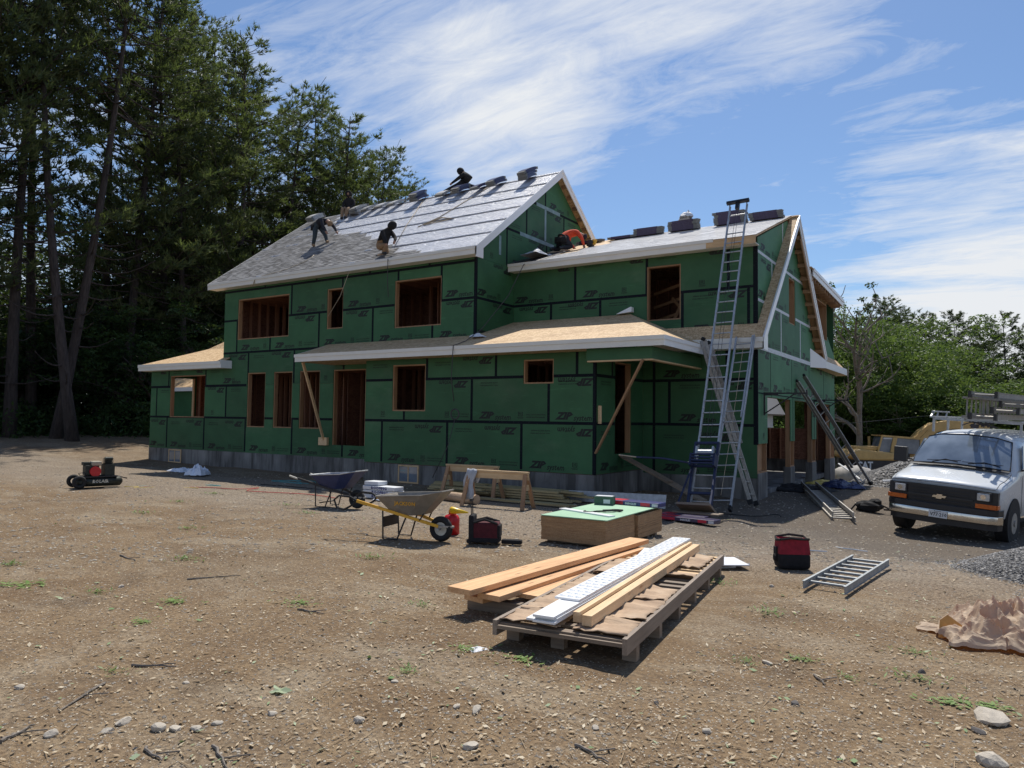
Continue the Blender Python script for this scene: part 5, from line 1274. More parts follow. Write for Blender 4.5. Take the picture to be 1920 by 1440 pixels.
# cloth draped on sawhorse
m = MB(); random.seed(2); nx, ny = 8, 14; vs = []
for j in range(ny):
    for i in range(nx):
        s = j / (ny - 1); a = -.10 + .26 * i / (nx - 1)
        y = -.34 + .50 * s if s > .5 else -.09 - .10 * (0.5 - s); z = .81 - max(0, .5 - s) * 1.35 - max(0, s - .66) * .9
        vs.append((a + .03 * math.sin(j * 1.3) + .12 * (.5 - s if s < .5 else 0) * -1, (-.07 + .14 * min(1, max(0, (s - .5) * 4)) - .06 * max(0, .5 - s) * 2) + .02 * math.sin(i * 2.1 + j), z + .01 * math.sin(i * 1.7)))
m.add(vs, [(j * nx + i, j * nx + i + 1, (j + 1) * nx + i + 1, (j + 1) * nx + i) for j in range(ny - 1) for i in range(nx - 1)])
o = obj('cloth', m.mesh('cloth', ['grey_cloth'], True), None, (-9.83, 13.50, gz(-9.8, 13.5)), (0, 0, rad(4))); so = o.modifiers.new('thick', 'SOLIDIFY'); so.thickness = .012; tag(o, 'crumpled grey cloth hanging off the nearer sawhorse', 'cloth')

# lumber pile along the foundation: every board is a thing
random.seed(12); bi = 0
for k in range(26):
    L_ = random.uniform(2.4, 4.6); row = k // 7; x = -10.2 + random.uniform(-.5, .9); y = 15.15 + (k % 7) * .13 + random.uniform(-.03, .03); z = gz(x, y) + .03 + row * .062
    b = MB(); b.box(-L_ / 2, L_ / 2, -.045, .045, 0, .045); o = obj('board', b.mesh('board', ['treated_x']), None, (x, y, z), (0, rad(random.uniform(-.5, .5)), rad(random.uniform(-3, 3) - 3)))
    tag(o, 'weathered framing board, %s from the front in the %s layer of the foundation pile' % (ORD[k % 7], ('bottom', 'second', 'third', 'top')[row]), 'board', 'boards piled along the foundation')
for k, (x, y, L_, a, z, lab) in enumerate([(-11.2, 14.75, 1.6, 2, .18, 'greenish treated board on top at the left end of the pile'), (-11.15, 14.9, 1.6, 3, .10, 'greenish treated board second from the top at the left end of the pile'), (-8.6, 14.55, 1.8, -4, .02, 'loose board on the ground in front of the pile'),
                           (-9.0, 14.35, 2.4, -2, .03, 'long pale board on the ground behind the nearer sawhorse'), (-11.3, 15.3, 1.3, 1, .26, 'thick dark timber end resting on the left of the pile')]):
    b = MB(); b.box(-L_ / 2, L_ / 2, -.07, .07, 0, .045); o = obj('board', b.mesh('board', ['treated_x']), None, (x, y, gz(x, y) + z), (0, 0, rad(a))); tag(o, lab, 'board')
o = obj('metal_flashing', MB().prism([(-1.6, 0, 0), (1.6, 0, 0), (1.6, .03, .30), (-1.6, .03, .22)], (0, .008, 0)).mesh('metal_flashing', ['alu']), None, (-7.6, 15.55, .02), (rad(-4), 0, rad(-3))); tag(o, 'long strip of bare metal flashing standing along the foundation', 'flashing')
o = obj('paper_roll', MB().tube([(-.6, 0, .11), (.6, 0, .11)], .11, 16).mesh('paper_roll', ['cardboard'], False), None, (-10.35, 13.75, gz(-10, 13.7)), (0, 0, rad(-12))); tag(o, 'brown roll of building paper lying in front of the far sawhorse', 'paper roll')
# white wrapped packages near the blue wheelbarrow
k = 0
for (x, y, z, a, lab) in ((-12.2, 13.2, 0, 2, 'bottom white package of the stack by the blue wheelbarrow'), (-12.2, 13.2, .10, 3, 'second white package up in the stack by the blue wheelbarrow'), (-12.22, 13.2, .20, 1, 'third white package up in the stack by the blue wheelbarrow'), (-12.5, 13.25, .30, 2, 'top short white package on the stack by the blue wheelbarrow')):
    w = .50 if z < .25 else .22
    t = thing('shingle_package', lab, 'package', (x, y, gz(x, y) + z + .01), rad(a)); m = MB(); m.box(-w, w, -.17, .17, 0, .09); part('wrapper', m, 'card_white', t, bevel=.012)
    if w > .3:
        vs, fs = text_mesh([('ROOFING', -.25, .02, .085, 0, False, .004)], 'lettering'); me = bpy.data.meshes.new('lettering'); me.from_pydata([(v[0] * 1.3 + .1, -.1735, v[2] + .0) for v in vs], [], fs); me.materials.append(MATS['pack_blue']); obj('lettering', me, t)

# plywood stacks
def stack(label, cx_, cy_, w, l, n, rz, z0=0):
    t = thing('plywood_stack', label, 'plywood', (cx_, cy_, gz(cx_, cy_) + .05), rz, 'stacks of sheathing boards'); random.seed(int(w * 100) + n)
    for k in range(n):
        d = random.uniform(-.006, .006); m = MB(); m.box(-w / 2 + d, w / 2 + d, -l / 2 + d, l / 2, k * .0182, k * .0182 + .0170); part('sheet', m, 'ply_edge', t)
    for y in (-l / 2 + .2, 0, l / 2 - .2): m = MB(); m.box(-w / 2 + .03, w / 2 - .03, y - .045, y + .045, -.08, -.002); part('skid', m, 'old_wood_x', t)
    return t
stack('nearer stack of plywood sheets under the pale green top sheet', -5.46, 10.72, 1.12, 1.12, 21, rad(1))
stack('farther stack of plywood sheets butted behind the near stack', -5.44, 11.88, 1.11, 1.12, 21, rad(1.4))
PZ = gz(-5.4, 11) + .05 + 21 * .0182
m = MB(); m.box(-.57, .57, -1.17, 1.17, 0, .014); o = obj('green_sheet', m.mesh('green_sheet', ['zip_pale']), None, (-5.45, 11.30, PZ + .001), (0, 0, rad(1.2))); tag(o, 'pale green sheathing sheet lying on top of the plywood stacks', 'sheet')
m = MB(); m.box(-.07, .07, -.95, .95, 0, .02); o = obj('trim_board', m.mesh('trim_board', ['pvc_white']), None, (-5.52, 10.75, PZ + .0155), (0, 0, rad(68))); 
o.rotation_euler = (0, 0, rad(70)); o.scale = (1, .62, 1); tag(o, 'white trim board lying across the pale green sheet', 'trim board')
t = thing('strap', 'black ratchet strap lying tangled on the pale green sheet', 'strap', (-5.28, 11.05, PZ + .03), rad(50)); m = MB(); m.tube([(-.35, .1, 0), (-.42, .0, .01), (-.34, -.06, 0), (-.2, .0, .005), (-.05, -.03, .01), (.1, .02, .02), (.2, .07, .01), (.27, .0, .01), (.2, -.04, 0), (.1, .0, .01)], .014, 6); part('webbing', m, 'black_cloth', t)
m = MB(); m.box(-.08, .12, -.04, .02, 0, .03); part('buckle', m, 'steel_dark', t)
t = thing('screw_box', 'dark green cardboard box standing on the pale green sheet', 'box', (-5.80, 12.02, PZ + .016), rad(12)); m = MB(); m.box(-.17, .17, -.10, .10, 0, .15); part('carton', m, 'box_green', t, bevel=.004)
m = MB(); m.box(-.15, .15, -.08, .08, .151, .156); part('lid_panel', m, 'card_white', t); m = MB(); m.box(-.0, .12, -.1035, -.1015, .03, .1); part('sticker', m, 'card_white', t)
def pack(label, x, y, z, rz, L_=1.0, wrap='pack_blue'):
    t = thing('shingle_package', label, 'package', (x, y, z), rz); m = MB(); m.box(-L_ / 2, L_ / 2, -.16, .16, 0, .075); part('wrapper', m, wrap, t, bevel=.012)
    m = MB(); m.box(-L_ / 2 + .02, -L_ / 2 + .32, -.162, -.1605, .01, .065); m.box(L_ / 2 - .34, L_ / 2 - .16, -.162, -.1605, .01, .065); m.box(-L_ / 2 + .03, -L_ / 2 + .3, -.14, .14, .0755, .0775); part('red_print', m, 'pack_red', t)
    vs, fs = text_mesh([('SHINGLES', -.14, .018, .05, 0, False, .002)], 'lettering'); me = bpy.data.meshes.new('lettering'); me.from_pydata([(v[0], -.1640, v[2]) for v in vs], [], fs); me.materials.append(MATS['card_white']); obj('lettering', me, t)
    m = MB(); m.box(L_ / 2 - .12, L_ / 2 - .01, -.1625, -.1605, .01, .06); part('white_print', m, 'card_white', t); return t
pack('dark blue and red shingle package on the far edge of the green sheet', -5.32, 12.30, PZ + .016, rad(-3), 1.0)
pack('dark shingle package lying on the ground in front of the hoist base', -5.05, 14.35, gz(-5, 14.4) + .015, rad(-6), 1.15, 'bundle_wrap')
pack('shingle package on the ground just behind the hoist base board', -5.3, 14.75, gz(-5, 14.4) + .015, rad(-6), 1.0, 'bundle_wrap')
t = thing('grey_board', 'grey board lying on the ground below the hoist winch', 'board', (-5.1, 14.95, .04), rad(-5)); m = MB(); m.box(-.5, .5, -.15, .15, 0, .03); part('board', m, 'old_wood_x', t)

# long lumber crate lid / pallet with cardboard
def seg_frame(a, b):
    a = Vector(a); b = Vector(b); d = b - a; return (a + b) / 2, math.atan2(-d.x, d.y), d.length
pc, pr, pl = seg_frame((-2.98, 5.30), (-3.47, 9.40))
t = thing('pallet', 'long low wooden pallet covered with torn cardboard', 'pallet', (pc.x, pc.y, gz(pc.x, pc.y)), pr)
PW = 1.14; PLg = 4.12; H0 = .12
for s in (-1, 1): m = MB(); m.box(s * (PW / 2) - .02, s * (PW / 2) + .02, -PLg / 2, PLg / 2, H0, H0 + .125); part('side_board', m, 'old_wood', t)
m = MB(); m.box(-PW / 2 + .02, PW / 2 - .02, -PLg / 2, -PLg / 2 + .025, H0 + .055, H0 + .085); part('end_board', m, 'old_wood_x', t)
for i in range(6):
    for k_ in (-PW / 2 + .05, -.1, PW / 2 - .04): m = MB(); y = -PLg / 2 + .25 + i * .72; m.box(k_ - .06, k_ + .06, y, y + .09, .0, H0 - .001); part('skid', m, 'old_wood_x', t)
for i in range(22): m = MB(); y = -PLg / 2 + .05 + i * .188; m.box(-PW / 2 + .022, PW / 2 - .022, y, y + .085, H0 + .075, H0 + .098); part('slat', m, 'old_wood_x' if i < 14 else 'lumber_x', t)
ct = H0 + .102
random.seed(9)
def card(x0, x1, y0, y1, amp, label):
    nx, ny = 9, 26; vs = []
    for j in range(ny):
        for i in range(nx):
            u, v = i / (nx - 1), j / (ny - 1); ex = (.03 * noise.noise(Vector((i * .9, j * .5, x0 * 7 + y0)))); x = x0 + (x1 - x0) * u + ex; y = y0 + (y1 - y0) * v + .03 * noise.noise(Vector((i * .6, 3, y0 * 3))) * (1 if j in (0, ny - 1) else 0)
            z = ct + .006 + amp * abs(noise.noise(Vector((x * 2.0, y * 7.5, y0)))) + (.03 * (1 - v * 6) if v < .16 else 0) * (noise.noise(Vector((i * .7, y0, 2))) + .4)
            vs.append((x, y, max(ct + .004, z)))
    fs = [(j * nx + i, j * nx + i + 1, (j + 1) * nx + i + 1, (j + 1) * nx + i) for j in range(ny - 1) for i in range(nx - 1)]
    me = bpy.data.meshes.new('cardboard_sheet'); me.from_pydata(vs, [], fs); me.materials.append(MATS['cardboard']); me.polygons.foreach_set('use_smooth', [True] * len(fs))
    o = obj('cardboard_sheet', me, None, t.location, t.rotation_euler); so = o.modifiers.new('thick', 'SOLIDIFY'); so.thickness = .005; so.offset = 1; tag(o, label, 'cardboard'); return o
card(-.56, -.02, -2.00, -1.55, .05, 'torn cardboard sheet on the front left corner of the pallet'); card(-.55, .0, -1.58, -.85, .05, 'wrinkled cardboard sheet left of the white boards near the pallet front')
card(-.55, -.05, -.9, .1, .05, 'wrinkled cardboard sheet left of the white boards at mid pallet'); card(-.54, -.1, .25, 1.2, .04, 'torn cardboard sheet on the far left of the pallet')
card(.10, .55, -1.98, -1.45, .06, 'curled cardboard sheet on the front right corner of the pallet'); card(.10, .56, -1.5, -.75, .05, 'long cardboard sheet on the right of the cedar beams'); card(.12, .54, -.78, -.15, .07, 'rumpled cardboard sheet at the right middle of the pallet')
card(.15, .54, .45, .75, .04, 'small cardboard scrap behind the open slats'); card(.12, .5, 1.05, 1.9, .06, 'folded cardboard scraps at the far end of the pallet')
def on_pallet(name, label, cat, x, y, z, rz, w, l, h, mat, tilt=0):
    q = Matrix.Rotation(pr, 4, 'Z') @ Vector((x, y, 0)); m = MB(); m.box(-w / 2, w / 2, -l / 2, l / 2, 0, h); o = obj(name, m.mesh(name, [mat]), None, (t.location.x + q.x, t.location.y + q.y, t.location.z + z), (tilt, 0, pr + rz), bevel=.002)
    tag(o, label, cat); return o
r_ = rad(-1.5)
c0 = ct + .045
on_pallet('white_board', 'lowest wide white trim board on the pallet, sticking out at the front', 'trim board', -.19, -.35, c0, r_ * 0, .23, 3.3, .019, 'pvc_white')
on_pallet('white_board', 'second white trim board in the pile on the pallet', 'trim board', -.06, -.45, c0 + .020, r_, .20, 3.3, .019, 'pvc_white'); on_pallet('white_board', 'third white trim board in the pile on the pallet', 'trim board', -.06, -.40, c0 + .040, r_, .20, 3.3, .019, 'pvc_white')
on_pallet('white_board', 'bare white trim board just under the printed board', 'trim board', -.065, -.42, c0 + .061, r_, .19, 3.35, .02, 'pvc_white')
pbd = on_pallet('printed_board', 'top white trim board printed with rows of small blue marks', 'trim board', -.075, .42, c0 + .083, r_, .24, 3.9, .02, 'pvc_white')
vs = []; fs = []
tq = quads([(0, .007, 0, .045), (.016, .023, 0, .045), (.007, .016, .018, .026), (.034, .040, 0, .03), (.05, .056, .005, .04)])
for j in range(34):
    for i in range(3):
        b = len(vs); ox, oy = -.10 + i * .075 + (.02 if j % 2 else 0), -1.9 + j * .113; vs += [(ox + a * .9, oy + c, .0215) for a, c in tq[0]]; fs += [tuple(k + b for k in f) for f in tq[1]]
me = bpy.data.meshes.new('blue_print'); me.from_pydata(vs, [], fs)
plain('ink_blue', (.28, .38, .52), .5); me.materials.append(MATS['ink_blue']); obj('blue_print', me, pbd)
on_pallet('white_board', 'narrow white trim strip lying askew beside the printed board', 'trim board', -.20, .85, c0 + .03, rad(7), .07, 1.6, .02, 'pvc_white')
on_pallet('cedar_beam', 'thick fir beam right of the white boards on the pallet', 'beam', .215, .10, c0 - .01, rad(-.5), .085, 4.0, .085, 'pine_y')
on_pallet('cedar_beam', 'thin fir strip on top between the two fir beams', 'beam', .15, .05, c0 + .077, rad(-.5), .035, 4.0, .03, 'pine_y')
on_pallet('cedar_beam', 'left fir beam lying against the white boards on the pallet', 'beam', .105, .12, c0 - .012, rad(-.4), .085, 3.9, .085, 'pine_y')
on_pallet('paper_wrap', 'white plastic wrapped sheet lying past the far end of the pallet', 'plastic sheet', .30, 2.45, -.06 + .12, rad(-60), .55, .95, .015, 'card_white')
# three planks to the left, stacked crossed
def plank(label, a, b, w, h, mat='cedar_y'):
    a = Vector(a); b = Vector(b); c, r, l = seg_frame((a.x, a.y), (b.x, b.y)); m = MB(); m.box(-w / 2, w / 2, -l / 2, l / 2, 0, h); o = obj('plank', m.mesh('plank', [mat]), None, (c.x, c.y, (a.z + b.z) / 2), (math.atan2(b.z - a.z, l), 0, r), bevel=.003); tag(o, label, 'plank'); return o
g0 = gz(-4, 7.5)
plank('topmost long fir plank of the crossed pile left of the pallet', (-4.34, 5.78, .25 + g0), (-4.08, 9.55, .27 + g0), .29, .055)
plank('second fir plank lying just under and right of the topmost one', (-4.13, 5.98, .18 + g0), (-4.0, 9.3, .20 + g0), .27, .055)
plank('third fir plank reaching under the cardboard covered pallet edge', (-3.92, 6.35, .15 + g0), (-3.80, 9.5, .16 + g0), .30, .045)
plank('lowest fir plank end poking out at the left of the crossed pile', (-4.36, 6.05, .12 + g0), (-4.05, 8.0, .14 + g0), .26, .05)
for (x, y, lab) in ((-4.32, 6.25, 'short wood block propping the left end of the fir planks'), (-4.05, 9.1, 'short wood block under the far end of the fir planks')):
    m = MB(); m.box(-.3, .3, -.06, .06, 0, .12); o = obj('wood_block', m.mesh('wood_block', ['old_wood_x']), None, (x + .1, y, gz(x, y)), (0, 0, rad(6))); tag(o, lab, 'wood block')
# crumpled kraft paper
plain('kraft_backlit', (.62, .30, .08), .7, var=.2)  # flat orange stands in for daylight glowing through the paper
def crumple(name, label, cx_, cy_, rx, ry, h, seed, mat='kraft', cat='paper', res=64, edge=.25, folds=1.0):
    vs = []; sd_ = seed * 3.7; n = res; rr_ = random.Random(int(seed * 100))
    cr_ = [(math.cos(a_), math.sin(a_), rr_.uniform(.5, 1.7), rr_.uniform(0, 2)) for a_ in [rr_.uniform(0, math.pi) for _ in range(7)]]
    tri = lambda t_: abs((t_ % 2.0) - 1.0)
    for j in range(n):
        for i in range(n):
            u, v = i / (n - 1) * 2 - 1, j / (n - 1) * 2 - 1
            k = 1 + edge * noise.noise(Vector((math.atan2(v, u) * 1.5, sd_, 0)))
            x, y = u * rx * k, v * ry * k
            x += .10 * rx * noise.noise(Vector((u * 2, v * 2, sd_))); y += .10 * ry * noise.noise(Vector((u * 2, v * 2, sd_ + 5)))
            r = max(abs(u), abs(v)); dome = max(0, 1 - r ** 1.7)
            a1 = 1 - abs(noise.noise(Vector((u * 1.6 + sd_, v * 1.6, 1)))) * 2.2; a2 = abs(noise.noise(Vector((u * 3.4 + sd_, v * 3.4, 2)))); a3 = abs(noise.noise(Vector((u * 8 + sd_, v * 8, 3))))
            lo = .5 + .9 * noise.noise(Vector((u * 1.1 + sd_, v * 1.1, 4)))
            u_ = u + .25 * noise.noise(Vector((u * 1.3, v * 1.3, sd_))); v_ = v + .25 * noise.noise(Vector((u * 1.3, v * 1.3, sd_ + 3)))
            big_ = sum(tri(c * u_ * f_ + s * v_ * f_ + p_) for c, s, f_, p_ in cr_[:3]) / 3; sm_ = sum(tri(c * u_ * f_ * 2.6 + s * v_ * f_ * 2.6 + p_) for c, s, f_, p_ in cr_[3:]) / 4
            rd1 = max(0, 1 - abs(noise.noise(Vector((u * 1.9 + sd_, v * 1.9, 8)))) * 3.2); rd2 = max(0, 1 - abs(noise.noise(Vector((u * 3.9 + sd_, v * 3.9, 6)))) * 3.4)
            z = h * (max(0, dome) ** .55 * (.42 + .35 * max(-.6, noise.noise(Vector((u * 1.2 + sd_, v * 1.2, 4))) * 1.6)) + (rd1 ** 1.3 * .20 + rd2 ** 1.3 * .13) * (dome * .9 + .12) * folds + (sm_ - .3) * .16 * (min(1, dome * 2) * .8 + .12) * folds + a2 * .16 * (dome + .15) + a3 * .05) + .012
            z = max(z, .006 + .02 * abs(noise.noise(Vector((u * 3, v * 3, sd_)))))
            vs.append((x, y, z))
    fs = [(j * n + i, j * n + i + 1, (j + 1) * n + i + 1, (j + 1) * n + i) for j in range(n - 1) for i in range(n - 1)]
    me = bpy.data.meshes.new(name); me.from_pydata(vs, [], fs); me.materials.append(MATS[mat]); o = obj(name, me, None, (cx_, cy_, gz(cx_, cy_) + .005), (0, 0, seed)); tag(o, label, cat); return o
crumple('kraft_paper', 'large crumpled sheet of brown kraft paper at the right picture edge', .02, 8.08, .50, .46, .34, 1.7, folds=1.5)
crumple('kraft_paper', 'second crumpled piece of kraft paper behind the large one', .42, 8.9, .42, .42, .30, 2.9, folds=1.5)
crumple('kraft_paper', 'flat torn tongue of kraft paper left of the large crumpled sheet', -.38, 8.12, .22, .14, .05, 3.1)
for (x, y, rz_, lab) in ((-.33, 7.86, .5, 'orange lit inner fold of kraft paper at the left of the large sheet'), (.34, 8.12, -.4, 'orange lit inner fold of kraft paper at the right picture edge')):
    m = MB(); m.add([(-.10, .02, .0), (.06, -.04, .0), (.10, .0, .12), (.0, .05, .20), (-.07, .05, .15), (.0, -.01, .09)], [(0, 1, 5), (1, 2, 5), (2, 3, 5), (3, 4, 5), (4, 0, 5)])
    o = obj('paper_fold', m.mesh('paper_fold', ['kraft_backlit']), None, (x, y, gz(x, y) + .01), (0, 0, rz_)); tag(o, lab, 'paper')
crumple('paper_scrap', 'small white and blue paper wrapper on the dirt in front of the pallet', -3.62, 5.08, .10, .07, .03, 4.4, 'card_white', 'litter', 12)
crumple('plastic_bag', 'white plastic bag standing peaked by the left foundation', -21.3, 14.4, .30, .28, .42, 5.2, 'plastic_bag', 'plastic bag', 20)
crumple('plastic_bag', 'flat white plastic bag left of the peaked one by the foundation', -23.1, 15.0, .42, .3, .18, 6.2, 'plastic_bag', 'plastic bag', 20)
crumple('tarp', 'black tarpaulin heap under the first garage pier', -4.6, 22.9, .7, .8, .22, 7.7, 'black_cloth', 'tarp', 20)
crumple('tarp', 'dark blue tarpaulin heap at the foot of the garage ladder', -3.9, 25.2, .7, .6, .3, 8.1, 'tray_blue', 'tarp', 20)
crumple('rope_heap', 'tangled yellow rope heap beside the garage ladder foot', -4.6, 26.8, .5, .7, .2, 9.1, 'hose_yellow', 'rope', 20)
t = thing('backpack', 'black backpack dropped on the dirt left of the van', 'backpack', (-2.45, 19.3, gz(-2.4, 19.3)), .4); random.seed(3); m = MB(); m.blob((0, 0, .13), (.62, .42, .28), None, 11, 7, .22); m.blob((.16, .05, .2), (.3, .3, .22), None, 8, 6, .2); part('body', m, 'black_cloth', t, False)
m = MB(); m.tube([(.2, .1, .15), (.4, .15, .12), (.5, -.05, .06), (.3, -.15, .08)], .02, 5); m.tube([(-.2, -.1, .2), (-.35, -.25, .2), (-.45, -.2, .05)], .02, 5); part('strap', m, 'black_cloth', t)
crumple('wrapper', 'white and red crumpled shingle wrapper lying on the porch roof', -12.15, 16.9, .22, .16, .14, 3.3, 'card_white', 'wrapper', 16).location.z = pz(16.9) + .01
crumple('plastic_scrap', 'translucent plastic scrap in front of the white packages', -12.05, 12.9, .2, .1, .1, 1.9, 'plastic_bag', 'litter', 12)
for (x, y, a, lab) in ((-2.45, 12.3, 10, 'bent strip of white banding on the ground between bag and van'), (-2.9, 9.95, 60, 'white banding scrap left of the red tote'), (-2.0, 13.4, -20, 'white plastic strip lying left of the van bumper')):
    o = obj('strap_scrap', MB().tube([(-.25, .05, .01), (-.05, -.08, .03), (.05, .06, .012), (.3, .02, .02)], .012, 5).mesh('strap_scrap', ['pvc_white']), None, (x, y, gz(x, y)), (0, 0, rad(a))); tag(o, lab, 'strap')
# ramp plank from the side door
o = MB(); o.beam((-8.15, 17.95, 1.00), (-5.70, 17.15, .06), .25, .045); q = obj('ramp_plank', o.mesh('ramp_plank', ['old_wood_x'])); tag(q, 'plank ramp sloping down from the side door', 'plank')
o = MB(); o.beam((-7.3, 17.55, .72), (-6.6, 17.32, .45), .22, .04); q = obj('ramp_plank', o.mesh('ramp_plank', ['old_wood_x'])); tag(q, 'short second board lying on the door ramp', 'plank')
# wall brackets on the garage end wall
for (y, z, s, lab) in ((19.95, 2.68, 1, 'black folding wall jack bracket by the first garage bay'), (26.5, 2.68, 1, 'black folding wall jack bracket by the third garage bay')):
    t = thing('wall_bracket', lab, 'bracket', (-5.0, y, z), 0, 'wall jack brackets on the garage wall'); m = MB(); m.box(-.02, .02, -.02, .02, -.56, .02); part('upright', m, 'steel_dark', t)
    m = MB(); m.box(-.02, 1.08, -.016, .016, .0, .035); m.box(-.02, .36, -.03, .03, -.035, .045); part('arm', m, 'steel_dark', t); m = MB(); m.beam((0, 0, -.52), (.76, 0, .0), .03, .03, (0, 1, 0)); part('strut', m, 'steel_dark', t)
    m = MB(); m.box(1.05, 1.08, -.04, .04, -.07, .10); part('end_plate', m, 'steel_dark', t)
# hoses
def hose(name, label, pts, mat, r=.010, cat='hose'):
    P_ = []
    n = len(pts)
    for i in range(n - 1):
        p0, p1, p2, p3 = [Vector((*pts[min(max(k, 0), n - 1)], 0)) for k in (i - 1, i, i + 1, i + 2)]
        for s in range(6):
            t_ = s / 6; q = .5 * ((2 * p1) + (-p0 + p2) * t_ + (2 * p0 - 5 * p1 + 4 * p2 - p3) * t_ ** 2 + (-p0 + 3 * p1 - 3 * p2 + p3) * t_ ** 3); q.z = gz(q.x, q.y) + r + .012; P_.append(q)
    o = obj(name, MB().tube(P_, r, 5).mesh(name, [mat], True)); tag(o, label, cat); return o
random.seed(31)
hose('air_hose', 'teal air hose lying in loops right of the compressor', [(-19.2, 11.2)] + [(-18.7 + .45 * math.sin(k * 2.3) + k * .10, 11.6 + .30 * math.cos(k * 2.3) + k * .16) for k in range(8)], 'hose_teal', .008)
hose('air_hose', 'second teal air hose tangled near the foundation', [(-17.3 + .8 * math.sin(k * 2.1) + k * .05, 14.6 + .35 * math.cos(k * 2.1) + k * .05) for k in range(8)], 'hose_teal', .008)
hose('air_hose', 'thin red hose running along the ground in front of the house', [(-18.9, 11.2), (-17.5, 12.1), (-16.6, 12.3), (-16.4, 12.9), (-15.9, 12.2), (-14.2, 12.6), (-12.8, 12.4)], 'hose_red')
hose('air_hose', 'yellow hose end beside the compressor wheel', [(-19.3, 10.9), (-19.0, 11.1), (-18.8, 10.9), (-18.3, 11.5), (-17.4, 11.9)], 'hose_yellow')
hose('air_hose', 'black cord lying on the ground in the shade of the house', [(-17.2, 13.6), (-15.6, 13.7), (-14, 13.5), (-12.9, 13.4)], 'rubber')
hose('power_cord', 'black cord on the ground right of the ladders', [(-4.9, 15.9), (-4.2, 15.9), (-3.9, 16.5), (-3.7, 16.1)], 'rubber', .01, 'cord')
# gravel heaps
def mound(name, label, cx_, cy_, rx, ry, h, seed, mat):
    n = 60; vs = []
    for j in range(n):
        for i in range(n):
            u, v = i / (n - 1) * 2 - 1, j / (n - 1) * 2 - 1; r = math.hypot(u, v); x, y = cx_ + u * rx, cy_ + v * ry
            a = 1 + .18 * noise.noise(Vector((u * 2 + seed, v * 2, 0))); z = h * max(0, 1 - (r / a)) ** .9 if r < a else -.05
            z += (.05 * noise.noise(Vector((x * 3, y * 3, seed))) + .03 * noise.noise(Vector((x * 14, y * 14, seed)))) * (1 if r < a else 0)
            vs.append((x, y, gz(x, y) + z - .03))
    fs = [(j * n + i, j * n + i + 1, (j + 1) * n + i + 1, (j + 1) * n + i) for j in range(n - 1) for i in range(n - 1)]
    me = bpy.data.meshes.new(name); me.from_pydata(vs, [], fs); me.materials.append(MATS[mat]); o = obj(name, me); tag(o, label, 'gravel', kind='stuff'); return o
t = NT('gravel_grey'); t.set(0.9); v = t.N.new('ShaderNodeTexVoronoi'); t.L.new(t.co, v.inputs[0]); v.inputs['Scale'].default_value = 26; s_ = t.N.new('ShaderNodeSeparateColor'); t.L.new(v.outputs['Color'], s_.inputs[0])
c = t.ramp(s_.outputs[0], [(0.0, (.08, .08, .085)), (0.6, (.22, .22, .225)), (1.0, (.42, .41, .40))]); c = t.mix(t.ramp(v.outputs['Distance'], [(0.3, 0.0), (0.6, 0.8)]), c, (.02, .02, .022)); t.color(c); t.bump(t.math('SUBTRACT', 1.0, v.outputs['Distance']), 1.0, .04)
mound('gravel_pile', 'dark crushed stone heap in front of the van at the right edge', 1.75, 12.5, 2.35, 2.2, .85, 3.0, 'gravel_grey')
mound('gravel_pile', 'grey gravel heap between the garage and the van in front of the digger', -1.9, 31.5, 2.7, 4.0, 1.55, 5.0, 'gravel_grey')
for (x, y, r, lab) in ((-4.7, 33.0, .9, 'pale boulder at the far corner of the garage'),):
    random.seed(int(r * 10)); m = MB(); m.blob((0, 0, r * .35), (r * 1.9, r * 1.5, r * 1.1), None, 14, 9, .12); o = obj('boulder', m.mesh('boulder', ['boulder'], True), None, (x, y, gz(x, y) + (1.3 if r < .5 else 0))); tag(o, lab, 'boulder')
o = obj('white_pipe', MB().tube([(-5.0, 31.2, .35), (-4.4, 30.2, .1), (-3.9, 29.0, -.1)], .03, 6).mesh('white_pipe', ['pvc_white'])); tag(o, 'white plastic pipe leaning on the last garage pier', 'pipe')
o = obj('white_pipe', MB().tube([(-3.1, 27.9, .0), (-1.5, 28.4, .12)], .04, 6).mesh('white_pipe', ['pvc_white'])); tag(o, 'white plastic pipe lying on the gravel behind the van', 'pipe')
